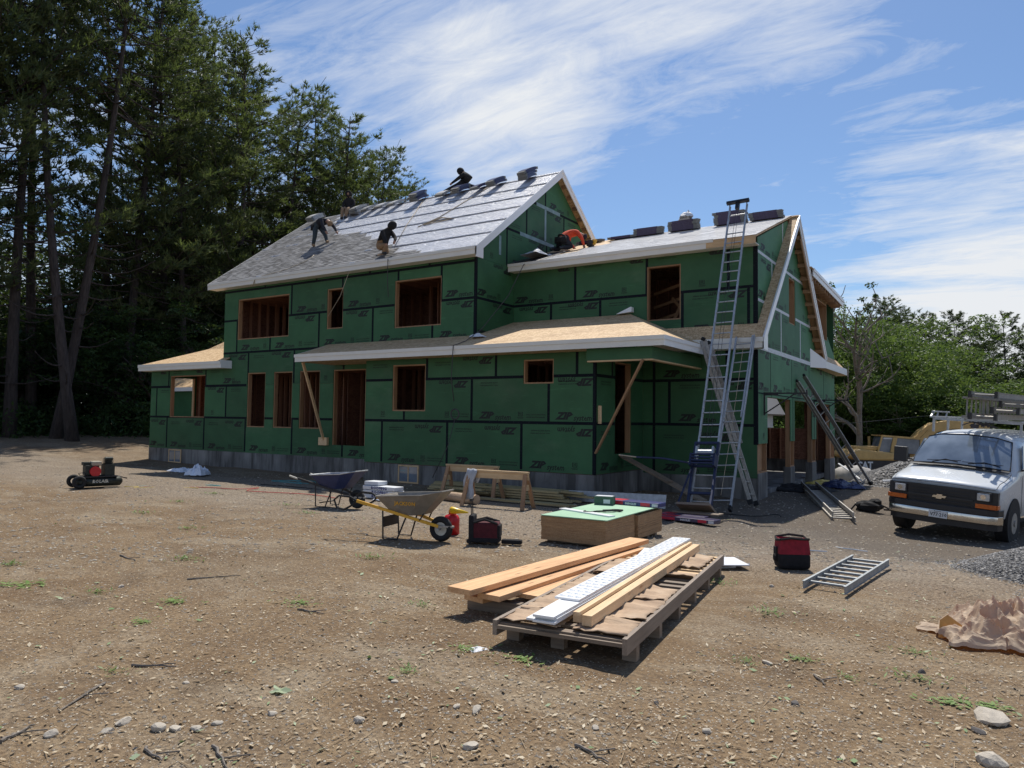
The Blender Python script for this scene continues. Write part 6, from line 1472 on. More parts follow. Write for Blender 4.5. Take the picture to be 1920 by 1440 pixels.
# ------------------------------------------------------------ shingle bundles on the roofs
def bundle(label, p, m3, group, kind=0, L_=1.0, W=.32, H=.085, bend=.0):
    t = bpy.data.objects.new('shingle_bundle', None); COL.objects.link(t); tag(t, label, 'shingle bundle', group)
    t.matrix_world = Matrix.Translation(p) @ m3.to_4x4()
    m = MB(); n = 7
    def pro(x): return -bend * x * x
    for k in range(4):
        h0, h1 = H * k / 4 + .002, H * (k + 1) / 4 - .003; e = random.uniform(-.012, .012); vs = []
        for i in range(n):
            x = -L_ / 2 + L_ * i / (n - 1) + e; 
            for (y, h) in ((-W / 2, h0), (W / 2, h0), (W / 2, h1), (-W / 2, h1)): vs.append((x, y, h + pro(x)))
        fs = [(0, 1, 2, 3), tuple((n - 1) * 4 + q for q in (3, 2, 1, 0))]
        for i in range(n - 1):
            for q in range(4): fs.append((i * 4 + q, (i + 1) * 4 + q, (i + 1) * 4 + (q + 1) % 4, i * 4 + (q + 1) % 4))
        m.add(vs, fs)
    part('shingles', m, 'bundle_grey', t)
    m = MB(); w = .36 * L_; vs = []
    for i in range(n):
        x = -w + 2 * w * i / (n - 1)
        for (y, h) in ((-W / 2 - .004, -.002), (W / 2 + .004, -.002), (W / 2 + .004, H + .004), (-W / 2 - .004, H + .004)): vs.append((x, y, h + pro(x)))
    fs = []
    for i in range(n - 1):
        for q in range(4): fs.append((i * 4 + q, (i + 1) * 4 + q, (i + 1) * 4 + (q + 1) % 4, i * 4 + (q + 1) % 4))
    m.add(vs, fs); part('wrapper', m, ('bundle_wrap', 'bundle_pale')[kind], t)
    return t
random.seed(77)
# bundles draped across the main ridge: local X goes over the ridge
RID = lambda x, s=0: Vector((x, 22.1, 10.60))
def ridge_m(rz=0): return Matrix.Rotation(math.pi / 2 + rz, 3, 'Z')
xs_ = [(-13.55, 3, 0), (-14.85, 2, 0), (-15.65, 1, 0), (-16.5, 2, 0), (-17.35, 1, 1), (-18.55, 3, 0), (-19.65, 1, 1), (-20.35, 1, 1), (-21.05, 1, 1), (-21.75, 2, 1), (-24.3, 2, 1)]
ordn = ['first', 'second', 'third', 'fourth', 'fifth', 'sixth', 'seventh', 'eighth', 'ninth', 'tenth', 'last']
lv = ['bottom', 'middle', 'top']
for i, (x, n, k) in enumerate(xs_):
    for j in range(n):
        nm = ('' if n == 1 else ('lower ' if j == 0 else 'upper ') if n == 2 else lv[j] + ' ')
        y0 = 21.86; z0 = 10.60 - .24 * SL; a = math.atan(SL) * (.75)
        mm = Matrix.Rotation(random.uniform(-.12, .12), 3, 'Z') @ Matrix.Rotation(a, 3, 'X') @ Matrix.Rotation(math.pi / 2, 3, 'Z')
        nv = mm @ Vector((0, 0, 1))
        bundle('%sbundle in the %s shingle pile from the gable end of the main ridge' % (nm, ordn[i]), Vector((x + random.uniform(-.05, .05), y0 - .12, z0)) + nv * (.05 + j * .098), mm, 'shingle bundles along the main ridge', k, .86, .34, .09, .22)
# flat piles on the garage roof near the ridge
pi_ = 0
for (x, n, nm2) in ((-11.6, 1, 'low pile behind the orange jacketed roofer'), (-10.45, 1, 'low pile left of the tall garage roof piles'), (-9.5, 3, 'left tall pile on the garage roof'), (-8.25, 4, 'pile topped with torn wrapping on the garage roof'), (-6.75, 5, 'tallest pile on the garage roof behind the hoist ladder'), (-5.65, 3, 'pile at the right end of the garage ridge')):
    for j in range(n):
        mm = Matrix.Rotation(random.uniform(-.06, .06), 3, 'Z') @ Matrix.Rotation(math.atan(GS) * .5, 3, 'X'); nv = mm @ Vector((0, 0, 1))
        bundle('%s bundle up in the %s' % (ORD[j], nm2), Vector((x + random.uniform(-.04, .04), 22.85, gzr(22.85) + .01)) + nv * (.01 + j * .078), mm, 'shingle bundles on the garage roof', 0, .98, .34, .078, 0)
crumple('torn_wrap', 'torn plastic wrapping with a red tip on top of a garage roof pile', -8.15, 22.7, .4, .2, .28, 2.0, 'card_white', 'wrapping', 14).location.z = gzr(22.85) + .32
crumple('torn_wrap', 'crumpled silver wrapping beside the orange jacketed roofer', -12.0, 20.0, .35, .6, .22, 3.0, 'underlayment', 'wrapping', 14).location.z = gzr(20.0) + .02
m = MB(); m.tube([rp(-20.5, 1.5, .02), rp(-20.4, 1.2, .02), rp(-20.45, .8, .025), rp(-20.9, .35, .02), rp(-21.9, 0, .02), rp(-22.2, -.05, .0), Vector((-22.25, 17.0, 6.6)), ], .018, 5); o = obj('rope', m.mesh('rope', ['rope_tan'], True)); tag(o, 'pale rope trailing down the shingles from the bending roofer', 'rope')
m = MB(); m.tube([rp(-15.22, 6.25, .03), rp(-15.9, 3.3, .03), rp(-16.4, 2.6, .03)], .016, 5)
for k in range(2): m.tube([rp(-16.3 + .1 * k, 2.75 - .05 * k, .03), rp(-15.7 + .05 * k, 3.15 - .05 * k, .05), rp(-15.0 - .1 * k, 2.85 + .04 * k, .03), rp(-15.6 + .1 * k, 2.8 + .05 * k, .03), rp(-16.3 + .1 * k, 2.75 - .05 * k, .03)], .014, 4)
o = obj('rope', m.mesh('rope', ['rope_tan'], True)); tag(o, 'coil of rope on the silver underlayment with its end tied at the ridge', 'rope')
m = MB(); m.tube([rp(-18.55, 6.3, .03), rp(-17.2, 3.0, .03), rp(-16.2, .9, .05)], .012, 5); o = obj('rope', m.mesh('rope', ['rope_tan'], True)); tag(o, 'thin safety rope running from the ridge to the kneeling roofer', 'rope')
m = MB(); m.tube([(-15.75, 17.02, 6.9), (-15.73, 17.0, 6.2), (-15.70, 17.02, 5.7)], .012, 5); o = obj('rope', m.mesh('rope', ['rope_dark'], True)); tag(o, 'dark rope end hanging off the main eave beside the kneeling roofer', 'rope')
m = MB(); m.tube([(-17.4, 17.0, 6.68), (-17.9, 17.1, 5.9), (-18.6, 17.25, 5.3)], .010, 5); o = obj('rope', m.mesh('rope', ['rope_tan'], True)); tag(o, 'thin rope hanging from the main eave towards the narrow window', 'rope')
m = MB(); m.tube([gp(-11.4, 1.6, .05), gp(-11.8, .3, .03), (-12.0, 19.05, 6.7), (-12.0, 18.2, 5.6), (-12.25, 17.2, 4.5), (-12.2, 16.4, pz(16.4) + .03), (-12.15, 15.76, 3.9), (-12.15, 15.7, 3.0), (-12.2, 15.9, 2.4)], .012, 5)
m.torus((-12.2, 15.95, 2.05), (0, 1, 0), .14, .02, 14, 5); m.tube([(-12.2, 15.95, 1.9), (-12.3, 15.8, 1.2), (-12.9, 15.9, .3)], .010, 5); o = obj('rope', m.mesh('rope', ['rope_dark'], True)); tag(o, 'long thin rope hanging from the garage roof over the porch eave', 'rope')

# ------------------------------------------------------------ people
def figure(label, joints, edges, radii, mats, extra=None, name='person'):
    """joints: dict name->(x,y,z); edges: [(a,b)]; radii: dict; mats: dict joint->material for nearest joint painting"""
    names_ = list(joints); idx = {n_: i for i, n_ in enumerate(names_)}
    me = bpy.data.meshes.new('body'); me.from_pydata([joints[n_] for n_ in names_], [(idx[a], idx[b]) for a, b in edges], [])
    tmp = bpy.data.objects.new('tmp', me); COL.objects.link(tmp)
    sk = tmp.modifiers.new('skin', 'SKIN'); sk.use_smooth_shade = True
    for i, n_ in enumerate(names_):
        r = radii[n_]; r = r if isinstance(r, tuple) else (r, r); g_ = 1.0 if n_ in ('head', 'crown', 'hl', 'hr', 'neck') else 1.22; r = (r[0] * g_, r[1] * g_); me.skin_vertices[0].data[i].radius = r; me.skin_vertices[0].data[i].use_root = (n_ == 'pelvis')
    ss = tmp.modifiers.new('sub', 'SUBSURF'); ss.levels = 2; ss.render_levels = 2
    dg = bpy.context.evaluated_depsgraph_get(); ev = tmp.evaluated_get(dg); bm_ = bpy.data.meshes.new_from_object(ev)
    bpy.data.objects.remove(tmp)
    ml = sorted(set(mats.values())); bm_.materials.clear()
    for mn in ml: bm_.materials.append(MATS[mn])
    segs = [(Vector(joints[a]), Vector(joints[b]), ml.index(mats[b] if (a, b) else 0)) for a, b in edges]
    for p in bm_.polygons:
        c = p.center; best = 1e9; bi_ = 0
        for a, b, mi in segs:
            d = b - a; u = max(0, min(1, (c - a).dot(d) / max(1e-9, d.length_squared))); q = (a + d * u - c).length
            if q < best: best = q; bi_ = mi
        p.material_index = bi_; p.use_smooth = True
    t = thing(name, label, 'person', (0, 0, 0)); t_o = obj('body', bm_, t)
    for (pn, mb, mt) in (extra or []): part(pn, mb, mt, t, True)
    return t
EDG = [('pelvis', 'belly'), ('belly', 'chest'), ('chest', 'neck'), ('neck', 'head'), ('head', 'crown'), ('chest', 'sl'), ('sl', 'el'), ('el', 'wl'), ('wl', 'hl'), ('chest', 'sr'), ('sr', 'er'), ('er', 'wr'), ('wr', 'hr'),
       ('pelvis', 'pl'), ('pl', 'kl'), ('kl', 'al'), ('al', 'tl'), ('pelvis', 'pr'), ('pr', 'kr'), ('kr', 'ar'), ('ar', 'tr')]
RADS = dict(pelvis=(.15, .12), belly=(.14, .11), chest=(.18, .12), neck=.062, head=(.095, .10), crown=(.075, .08), sl=.075, sr=.075, el=.052, er=.052, wl=.036, wr=.036, hl=.042, hr=.042, pl=.105, pr=.105, kl=.072, kr=.072, al=.052, ar=.052, tl=.045, tr=.045)
def mats_for(top, leg, boot='black_plastic', skin='skin', hood=None):
    d = {k: top for k in ('belly', 'chest', 'neck', 'sl', 'sr', 'el', 'er', 'wl', 'wr')}; d.update({k: leg for k in ('pelvis', 'pl', 'pr', 'kl', 'kr', 'al', 'ar')}); d.update({k: skin for k in ('head', 'crown', 'hl', 'hr')}); d.update(tl=boot, tr=boot)
    return d
def place(J, origin, rz, s=1.0):
    m3 = Matrix.Rotation(rz, 3, 'Z'); return {k: tuple(Vector(origin) + m3 @ (Vector(v) * s)) for k, v in J.items()}
def hat(J, mat, brim=True, hood=False):
    h = Vector(J['head']); c = Vector(J['crown']); d = (c - h).normalized(); m = MB()
    if hood: m.blob((h + c) / 2 - d * .01, (.27, .28, .33), rot_to(d), 12, 9)
    else: m.blob(c - d * .02, (.22, .24, .17), rot_to(d), 12, 7)
    return ('hood' if hood else 'cap', m, mat)
# local frame: X along the ridge, Y up slope (towards the ridge), heights measured above the slope start
def onslope(dx, dy, h, x0, s0): p = rp(x0 + dx, s0, 0); return (p.x, p.y + dy, p.z + h)
def slz(dy): return dy * SL
# 1 bending roofer, hips high, reaching to the right
x0, s0 = -21.05, 2.45; b = rp(x0, s0, 0)
J = dict(pelvis=(-.38, .15, .84), belly=(-.20, .13, .96), chest=(.08, .10, 1.00), neck=(.27, .06, .92), head=(.38, .03, .86), crown=(.46, .01, .78), sl=(.10, -.10, .96), el=(.26, -.16, .68), wl=(.42, -.14, .46), hl=(.48, -.13, .36),
         sr=(.14, .26, 1.0), er=(.42, .26, .72), wr=(.58, .24, .52), hr=(.66, .22, .42), pl=(-.36, .02, .80), kl=(-.28, -.06, .42), al=(-.42, -.02, .06), tl=(-.26, -.10, .02), pr=(-.34, .26, .82), kr=(.00, .20, .48), ar=(.16, .16, .16), tr=(.30, .10, .12))
J = place(J, b, 0, .98); e = MB(); e.torus(Vector(J['pelvis']) + Vector((.05, 0, .03)), Vector(J['belly']) - Vector(J['pelvis']), .15, .03, 14, 6); e.box(J['pelvis'][0] - .12, J['pelvis'][0] + .06, J['pelvis'][1] - .24, J['pelvis'][1] - .12, J['pelvis'][2] - .2, J['pelvis'][2] + .02)
figure('person in dark clothes and tool belt bending over on the shingled roof', J, EDG, RADS, mats_for('navy_cloth', 'grey_denim', 'tan_cloth'), [hat(J, 'tan_cloth'), ('tool_belt', e, 'black_cloth')])
# 2 kneeling roofer at the eave
x0, s0 = -16.15, .32; b = rp(x0, s0, 0)
J = dict(pelvis=(-.22, .08, .30), belly=(-.16, .05, .46), chest=(.00, .02, .68), neck=(.12, .0, .82), head=(.20, -.02, .86), crown=(.28, -.03, .89), sl=(.0, -.17, .66), el=(.14, -.24, .42), wl=(.20, -.26, .28), hl=(.22, -.26, .20), sr=(.06, .17, .72), er=(.26, .10, .52), wr=(.34, -.02, .40), hr=(.32, -.06, .30),
         pl=(-.20, -.04, .28), kl=(.16, -.16, .26), al=(.02, -.16, .04), tl=(.16, -.18, .02), pr=(-.18, .16, .30), kr=(-.02, .10, .06), ar=(-.38, .10, .04), tr=(-.46, .08, .04))
J = place(J, b, rad(4), 1.08); e = MB(); e.torus(Vector(J['pelvis']) + Vector((.02, 0, .06)), Vector(J['belly']) - Vector(J['pelvis']), .15, .028, 14, 6)
figure('person in black hooded top and tan trousers kneeling at the main eave', J, EDG, RADS, mats_for('black_cloth', 'tan_cloth', 'black_plastic'), [hat(J, 'black_cloth', hood=True), ('tool_belt', e, 'black_cloth')])
# 3 seated hooded roofer near the ridge
x0 = -22.55; b = rp(x0, 5.95, 0)
J = dict(pelvis=(0, .10, .16), belly=(0, .10, .34), chest=(0, .08, .58), neck=(0, .05, .76), head=(0, .0, .86), crown=(0, -.01, .97), sl=(-.19, .06, .60), el=(-.25, -.02, .36), wl=(-.10, -.16, .26), hl=(-.04, -.20, .24), sr=(.19, .06, .60), er=(.25, -.02, .36), wr=(.12, -.16, .26), hr=(.05, -.20, .23),
         pl=(-.09, .06, .15), kl=(-.10, -.34, .18), al=(-.05, -.50, -.28), tl=(-.05, -.60, -.33), pr=(.09, .06, .15), kr=(.10, -.34, .16), ar=(.12, -.52, -.26), tr=(.13, -.62, -.32))
J = place(J, b, rad(20)); e = MB(); h_ = Vector(J['head']); fd = Matrix.Rotation(rad(20), 3, 'Z') @ Vector((0, -1, 0))
e.blob(h_ + fd * .045 + Vector((0, 0, .01)), (.13, .19, .19), None, 10, 8)
figure('person in a black hooded jacket sitting just below the main ridge', J, EDG, RADS, mats_for('black_cloth', 'tan_cloth', 'black_plastic'), [(lambda m: ('hood', m.torus(h_ + Vector((0, 0, .02)) + fd * .05, fd, .105, .04, 16, 8), 'black_cloth'))(MB()), (lambda m: ('hood_back', m.blob(h_ - fd * .04 + Vector((0, 0, .02)), (.25, .24, .28)), 'black_cloth'))(MB())])
crumple('white_sack', 'white sack leaning beside the seated roofer at the ridge', -21.95, 21.7, .26, .22, .32, 2.4, 'card_white', 'sack', 16).location.z = 10.25
# 4 roofer lying across the ridge
x0 = -16.75; b = Vector((x0, 22.05, 10.60))
J = dict(pelvis=(.0, .05, .22), belly=(.12, .05, .36), chest=(.26, .05, .46), neck=(.12, .0, .62), head=(.02, -.02, .66), crown=(-.05, -.03, .72), sl=(.22, -.14, .50), el=(-.02, -.24, .32), wl=(-.22, -.26, .22), hl=(-.30, -.27, .16), sr=(.26, .22, .50), er=(.1, .2, .3), wr=(.0, .1, .2), hr=(-.05, .08, .16),
         pl=(-.05, -.04, .18), kl=(-.42, -.14, .06), al=(-.80, -.26, -.12), tl=(-.92, -.30, -.14), pr=(.08, .14, .20), kr=(.40, .12, .10), ar=(.62, .1, .04), tr=(.72, .05, .02))
J = place(J, b, 0, 1.05); figure('person in black crouching over the ridge beside the shingle piles', J, EDG, RADS, mats_for('black_cloth', 'navy_cloth', 'black_plastic'), [hat(J, 'black_cloth', hood=True)])
# 5 roofer in orange crouching on the garage roof
b = gp(-11.72, 2.1, 0)
J = dict(pelvis=(-.05, -.05, .34), belly=(-.02, .10, .52), chest=(.10, .26, .62), neck=(.22, .38, .56), head=(.30, .44, .50), crown=(.36, .50, .46), sl=(-.06, .28, .62), el=(-.14, .40, .36), wl=(-.02, .48, .20), hl=(.04, .5, .14), sr=(.26, .20, .60), er=(.44, .24, .36), wr=(.46, .30, .18), hr=(.46, .34, .10),
         pl=(-.15, -.05, .30), kl=(-.30, .10, .12), al=(-.26, -.24, .08), tl=(-.26, -.34, .03), pr=(.06, -.04, .30), kr=(.14, .18, .14), ar=(.06, -.20, .08), tr=(.05, -.32, .03))
J = place(J, b, rad(-8), 1.15); e = MB(); e.torus(Vector(J['pelvis']) + Vector((0, .03, .06)), Vector(J['belly']) - Vector(J['pelvis']), .16, .035, 14, 6); e.box(J['pelvis'][0] - .2, J['pelvis'][0] + .2, J['pelvis'][1] - .16, J['pelvis'][1] - .06, J['pelvis'][2] - .12, J['pelvis'][2] + .08)
figure('person in an orange jacket and dark trousers crouching where the garage roof meets the gable', J, EDG, RADS, mats_for('orange_cloth', 'navy_cloth', 'black_plastic'), [hat(J, 'navy_cloth'), ('tool_belt', e, 'black_cloth')])
t = thing('nail_gun', 'black and brass coil nail gun lying beside the orange jacketed roofer', 'tool', tuple(gp(-10.95, 2.6, .02))); m = MB(); m.box(-.16, .05, -.1, .1, 0, .2); m.cyl((.0, -.12, .12), (.0, .1, .12), .09, 10); part('body', m, 'black_plastic', t, bevel=.02); m = MB(); m.cyl((.12, -.06, .05), (.12, .05, .2), .05, 10); m.box(.05, .14, -.08, .0, .12, .2); part('nail_coil', m, 'yellow_paint', t)
# ------------------------------------------------------------ van
VT = thing('van', 'white work van with chrome bumper and ladders on its roof rack', 'van', (-.898, 16.378, -.235), rot=(0, rad(3.6), rad(-14.0)))
def ring(y, pts):  # pts: half section from sill to roof centre, x>=0
    full = [(x, y + (pts[i][2] if len(pts[i]) > 2 else 0), z) for i, (x, z, *_) in enumerate(pts)]
    return [(-x, yy, z) for x, yy, z in full] + [(x, yy, z) for x, yy, z in full[::-1][1:]]
def hood(h): return h
ST = [
 (.14, [(.93, .50, .12), (.95, .70, .10), (.95, .88, .10), (.95, 1.00, .10), (.90, 1.045, .06), (.55, 1.06), (0, 1.07)]),
 (.22, [(.96, .50, .12), (.985, .70, .10), (.985, .90, .10), (.98, 1.04, .08), (.91, 1.10, .04), (.55, 1.13), (0, 1.145)]),
 (.60, [(.975, .48), (1.0, .70), (1.0, .92), (.99, 1.10), (.92, 1.18), (.55, 1.21), (0, 1.225)]),
 (1.02, [(.98, .46), (1.005, .70), (1.005, .95), (.99, 1.20, .10), (.915, 1.275, .12), (.55, 1.30, .02), (0, 1.32, -.04)]),
 (1.72, [(.98, .44), (1.01, .70), (1.01, .95), (.985, 1.30), (.835, 1.86, .06), (.60, 1.985, .0), (0, 2.05, -.04)]),
 (2.05, [(.98, .44), (1.01, .70), (1.01, .95), (.985, 1.30), (.835, 1.90), (.62, 2.05), (0, 2.10)]),
 (4.2, [(.98, .44), (1.01, .70), (1.01, .95), (.985, 1.30), (.84, 1.90), (.62, 2.05), (0, 2.11)]),
 (5.55, [(.97, .46), (1.0, .70), (1.0, .95), (.97, 1.30), (.82, 1.88), (.60, 2.02), (0, 2.08)])]
m = MB(); rings = [ring(y, p) for y, p in ST]; n = len(rings[0]); vs = [p for r in rings for p in r]; fs = []
for i in range(len(rings) - 1):
    for j in range(n - 1): fs.append((i * n + j, (i + 1) * n + j, (i + 1) * n + j + 1, i * n + j + 1))
fs.append(tuple(range(n))); fs.append(tuple((len(rings) - 1) * n + j for j in range(n))[::-1])
m.add(vs, fs); o = part('body', m, 'van_paint', VT, True); b = o.modifiers.new('sub', 'SUBSURF'); b.levels = 2; b.render_levels = 2
for p in o.data.edges: pass
cr = o.data.attributes.new('crease_edge', 'FLOAT', 'EDGE')
cv = [0.0] * len(o.data.edges)
for e in o.data.edges:
    a, c = e.vertices; ra, rb_ = a // n, c // n
    if ra == rb_ == 3: cv[e.index] = .75
    if ra == rb_ and ra in (0, 7): cv[e.index] = .9
    if (a % n) in (3, n - 4) and (a % n) == (c % n): cv[e.index] = .35
cr.data.foreach_set('value', cv)
# windscreen
def cross(p, q, t): return Vector(p).lerp(Vector(q), t)
A = [(-.875, 1.150, 1.325), (-.55, 1.075, 1.350), (0, 1.01, 1.372), (.55, 1.075, 1.350), (.875, 1.150, 1.325)]
B_ = [(-.755, 1.715, 1.865), (-.50, 1.665, 1.935), (0, 1.635, 1.965), (.50, 1.665, 1.935), (.755, 1.715, 1.865)]
nrm = Vector((0, -.72, .69)); m = MB(); vs = []
for k in range(5):
    t_ = k / 4
    for p, q in zip(A, B_):
        v = cross(p, q, t_) + nrm * (.020 + .03 * math.sin(math.pi * t_)); vs.append(v)
m.add(vs, [(r * 5 + c, r * 5 + c + 1, (r + 1) * 5 + c + 1, (r + 1) * 5 + c) for r in range(4) for c in range(4)]); ws = part('windscreen', m, 'window_glass', VT, True)
m = MB(); m.tube([Vector(p) + nrm * .02 for p in A] + [Vector(p) + nrm * .02 for p in B_[::-1]] + [Vector(A[0]) + nrm * .02], .016, 5, False); part('screen_seal', m, 'rubber', VT)
m = MB(); m.box(-.80, -.70, 1.0, 1.01, 1.4, 1.45); q = [Vector(A[1]) + nrm * .05 + Vector((.0, .1, .09))]
m = MB(); mt_ = rot_to(nrm); m.cbox(Vector((.70, 1.28, 1.47)) + nrm * .045, (.07, .06, .004), mt_); part('inspection_sticker', m, 'card_white', VT)
for a, b_ in (((-.45, 1.02, 1.36), (.02, .98, 1.40)), ((.20, .99, 1.385), (.72, 1.10, 1.375))):
    m = MB(); p, q = Vector(a) + nrm * .05, Vector(b_) + nrm * .05; m.tube([p, (p + q) / 2 + Vector((0, .04, .05)), q + Vector((0, .0, .0))], .012, 5); m.tube([p + Vector((-.1, 0, .03)), q + Vector((.05, .03, .03))], .008, 4); part('wiper', m, 'rubber', VT)
m = MB(); m.prism([(-.90, .99, 1.305), (0, .90, 1.345), (.90, .99, 1.305), (.88, 1.10, 1.33), (0, 1.0, 1.37), (-.88, 1.10, 1.33)], (0, 0, .008)); part('cowl', m, 'black_plastic', VT)
# nose
m = MB(); m.add([(-.93, .135, .60), (0, .065, .58), (.93, .135, .60), (.945, .115, .78), (.94, .125, .985), (.5, .075, 1.0), (0, .045, 1.005), (-.5, .075, 1.0), (-.94, .125, .985), (-.945, .115, .78),
       (-.93, .4, .60), (0, .4, .58), (.93, .4, .60), (.94, .4, .985), (-.94, .4, .985)], [(0, 1, 6, 7, 8, 9), (1, 2, 3, 4, 5, 6), (2, 12, 13, 4, 3), (0, 9, 8, 14, 10), (0, 10, 11, 12, 2, 1)]); part('grille', m, 'black_plastic', VT, bevel=.008)
m = MB()
for z in (.66, .72, .86, .92): m.beam((-.5, .070, z), (0, .038, z), .012, .018); m.beam((0, .038, z), (.5, .070, z), .012, .018)
part('grille_bar', m, 'steel_dark', VT); m = MB(); m.beam((-.56, .066, .795), (0, .03, .80), .02, .035); m.beam((0, .03, .80), (.56, .066, .795), .02, .035); part('grille_bar', m, 'black_plastic', VT)
for s in (-1, 1):
    m = MB(); m.cbox((s * .72, .085, .885), (.26, .03, .17), Matrix.Rotation(s * .07, 3, 'Z')); part('headlight_bezel', m, 'steel_dark', VT, bevel=.01)
    m = MB(); m.cbox((s * .72, .066, .885), (.20, .03, .135), Matrix.Rotation(s * .07, 3, 'Z')); hl = part('headlight', m, 'lamp_glass', VT, bevel=.012)
    m = MB(); m.cyl((s * .72, .052, .885), (s * .72, .048, .885), .045, 14); part('reflector', m, 'chrome', hl)
    m = MB(); m.cbox((s * .765, .082, .715), (.34, .04, .085), Matrix.Rotation(s * .07, 3, 'Z')); m.cbox((s * .945, .17, .715), (.02, .16, .085)); part('turn_signal', m, 'amber', VT, bevel=.008)
m = MB()
for s in (-1, 1): m.tube([(s * .91, .13, 1.058), (s * .915, .30, 1.135), (s * .93, .62, 1.188), (s * .925, 1.0, 1.275), (s * .90, 1.12, 1.30)], .006, 4, False)
m.tube([(-.90, .112, 1.03), (-.5, .10, 1.052), (0, .095, 1.06), (.5, .10, 1.052), (.90, .112, 1.03)], .006, 4, False); part('hood_seam', m, 'rubber', VT)
m = MB()
for s in (-1, 1): m.tube([(s * .30, .35, 1.165), (s * .33, .7, 1.222), (s * .36, 1.0, 1.305)], .012, 5, False)
pass
# bow tie emblem
ex, ez, w_, h_, bx_ = 0, .80, .115, .032, .045
pts = [(-w_ - .01, -h_ * .62), (-bx_ - .006, -h_ * .62), (-bx_ - .012, -h_ * 1.35), (bx_ - .006, -h_ * 1.35), (bx_ + .0, -h_ * .62), (w_ - .012, -h_ * .62), (w_ + .01, h_ * .62), (bx_ + .006, h_ * .62), (bx_ + .012, h_ * 1.35), (-bx_ + .006, h_ * 1.35), (-bx_, h_ * .62), (-w_ + .012, h_ * .62)]
m = MB(); m.prism([(ex + a, .018, ez + c) for a, c in pts], (0, -.012, 0)); part('emblem', m, 'chrome', VT)
# bumper
m = MB(); prof = [(-.99, .34), (-.95, .17), (-.80, .085), (-.4, .03), (0, .0), (.4, .03), (.80, .085), (.95, .17), (.99, .34)]
def strip(z0, z1, off, depth):
    m = MB(); vs = []
    for (x, y) in prof: vs += [(x * (1 + off * .3), y - off, z0), (x * (1 + off * .3), y - off, z1), (x * .96, y + depth, z1), (x * .96, y + depth, z0)]
    fs = []
    for i in range(len(prof) - 1):
        for q in range(4): fs.append((i * 4 + q, i * 4 + (q + 1) % 4, (i + 1) * 4 + (q + 1) % 4, (i + 1) * 4 + q))
    fs += [(0, 1, 2, 3), tuple((len(prof) - 1) * 4 + q for q in (3, 2, 1, 0))]; m.add(vs, fs); return m
part('bumper', strip(.385, .545, .0, .12), 'chrome', VT, True, bevel=.012); part('bumper_cap', strip(.546, .655, .012, .14), 'black_plastic', VT, bevel=.01); part('air_dam', strip(.27, .384, -.06, .1), 'black_plastic', VT)
m = MB(); m.box(-.16, .16, -.012, -.004, .395, .53); pl_ = part('number_plate', m, 'plate_white', VT)
vs, fs = text_mesh([('V77·210', -.145, .425, .092, 0, False, .0015)], 'lettering'); me = bpy.data.meshes.new('lettering'); me.from_pydata([(v[0] * .93, -.0135, v[2]) for v in vs], [], fs); me.materials.append(MATS['ink']); obj('lettering', me, pl_)
vs, fs = text_mesh([('Massachusetts', -.07, .508, .022, 0, False, .0005)], 'lettering'); me = bpy.data.meshes.new('lettering'); me.from_pydata([(v[0], -.0135, v[2]) for v in vs], [], fs); me.materials.append(MATS['ink']); obj('lettering', me, pl_)
for s in (-1, 1):
    for y in (.98, 4.4):
        m = MB(); m.cyl((s * .80, y, .40), (s * 1.0185, y, .40), .45, 26); part('wheel_arch', m, 'rubber', VT)
        m = MB(); m.tube([(s * .78, y, .37), (s * .80, y, .37), (s * 1.0, y, .37), (s * 1.022, y, .37)], [.30, .375, .375, .30], 26); w_o = part('wheel', m, 'rubber', VT, False, .015)
        m = MB(); m.cyl((s * 1.0, y, .37), (s * 1.026, y, .37), .20, 20); m.cyl((s * 1.0, y, .37), (s * 1.045, y, .37), .06, 12); part('rim', m, 'alu_dull', w_o)
    m = MB(); pa = [(s * .99, 1.52, 1.34), (s * .985, 2.32, 1.34), (s * .875, 2.32, 1.82), (s * .885, 1.86, 1.82)]; m.prism(pa, (s * .02, 0, 0)); part('side_window', m, 'window_glass', VT)
    m = MB(); m.tube([(s * .98, 1.50, 1.36), (s * 1.10, 1.45, 1.38)], .02, 6); m.box(min(s * 1.08, s * 1.34), max(s * 1.08, s * 1.34), 1.38, 1.48, 1.30, 1.62); part('mirror', m, 'black_plastic', VT, bevel=.025)
    m = MB(); 
    for y in (1.50, 2.40): m.box(s * 1.008 - .003, s * 1.008 + .003, y - .004, y + .004, .52, 1.26)
    part('door_seam', m, 'rubber', VT)
m = MB(); m.box(1.0, 1.03, 2.16, 2.34, 1.10, 1.14); part('door_handle', m, 'black_plastic', VT)
# roof rack
m = MB()
for y in (1.95, 2.9, 3.9, 4.9):
    m.box(-.78, .86, y - .02, y + .02, 2.24, 2.28)
    for s in (-.78, .82): m.box(s, s + .04, y - .02, y + .02, 1.98, 2.24)
for s in (-.80, -.18, .84): m.box(s, s + .035, 1.8, 5.2, 2.281, 2.315)
m.box(-.80, -.765, 1.9, 3.0, 2.40, 2.43); m.beam((-.78, 1.8, 2.30), (-.78, 2.0, 2.42), .03, .03); m.beam((-.78, 2.2, 2.3), (-.78, 2.25, 2.41), .03, .02); m.beam((-.78, 2.8, 2.3), (-.78, 2.85, 2.41), .03, .02)
part('roof_rack', m, 'alu', VT)
m = MB(); m.box(.05, .16, 1.55, 1.70, 2.12, 2.2); random.seed(3)
for k in range(9): m.tube([(random.uniform(-.2, .5), random.uniform(1.7, 1.9), 2.16), (random.uniform(-.1, .5), random.uniform(1.6, 1.9), 2.25), (random.uniform(-.1, .5), random.uniform(1.6, 1.9), 2.15)], .012, 4)
part('rope_tangle', m, 'rope_dark', VT)
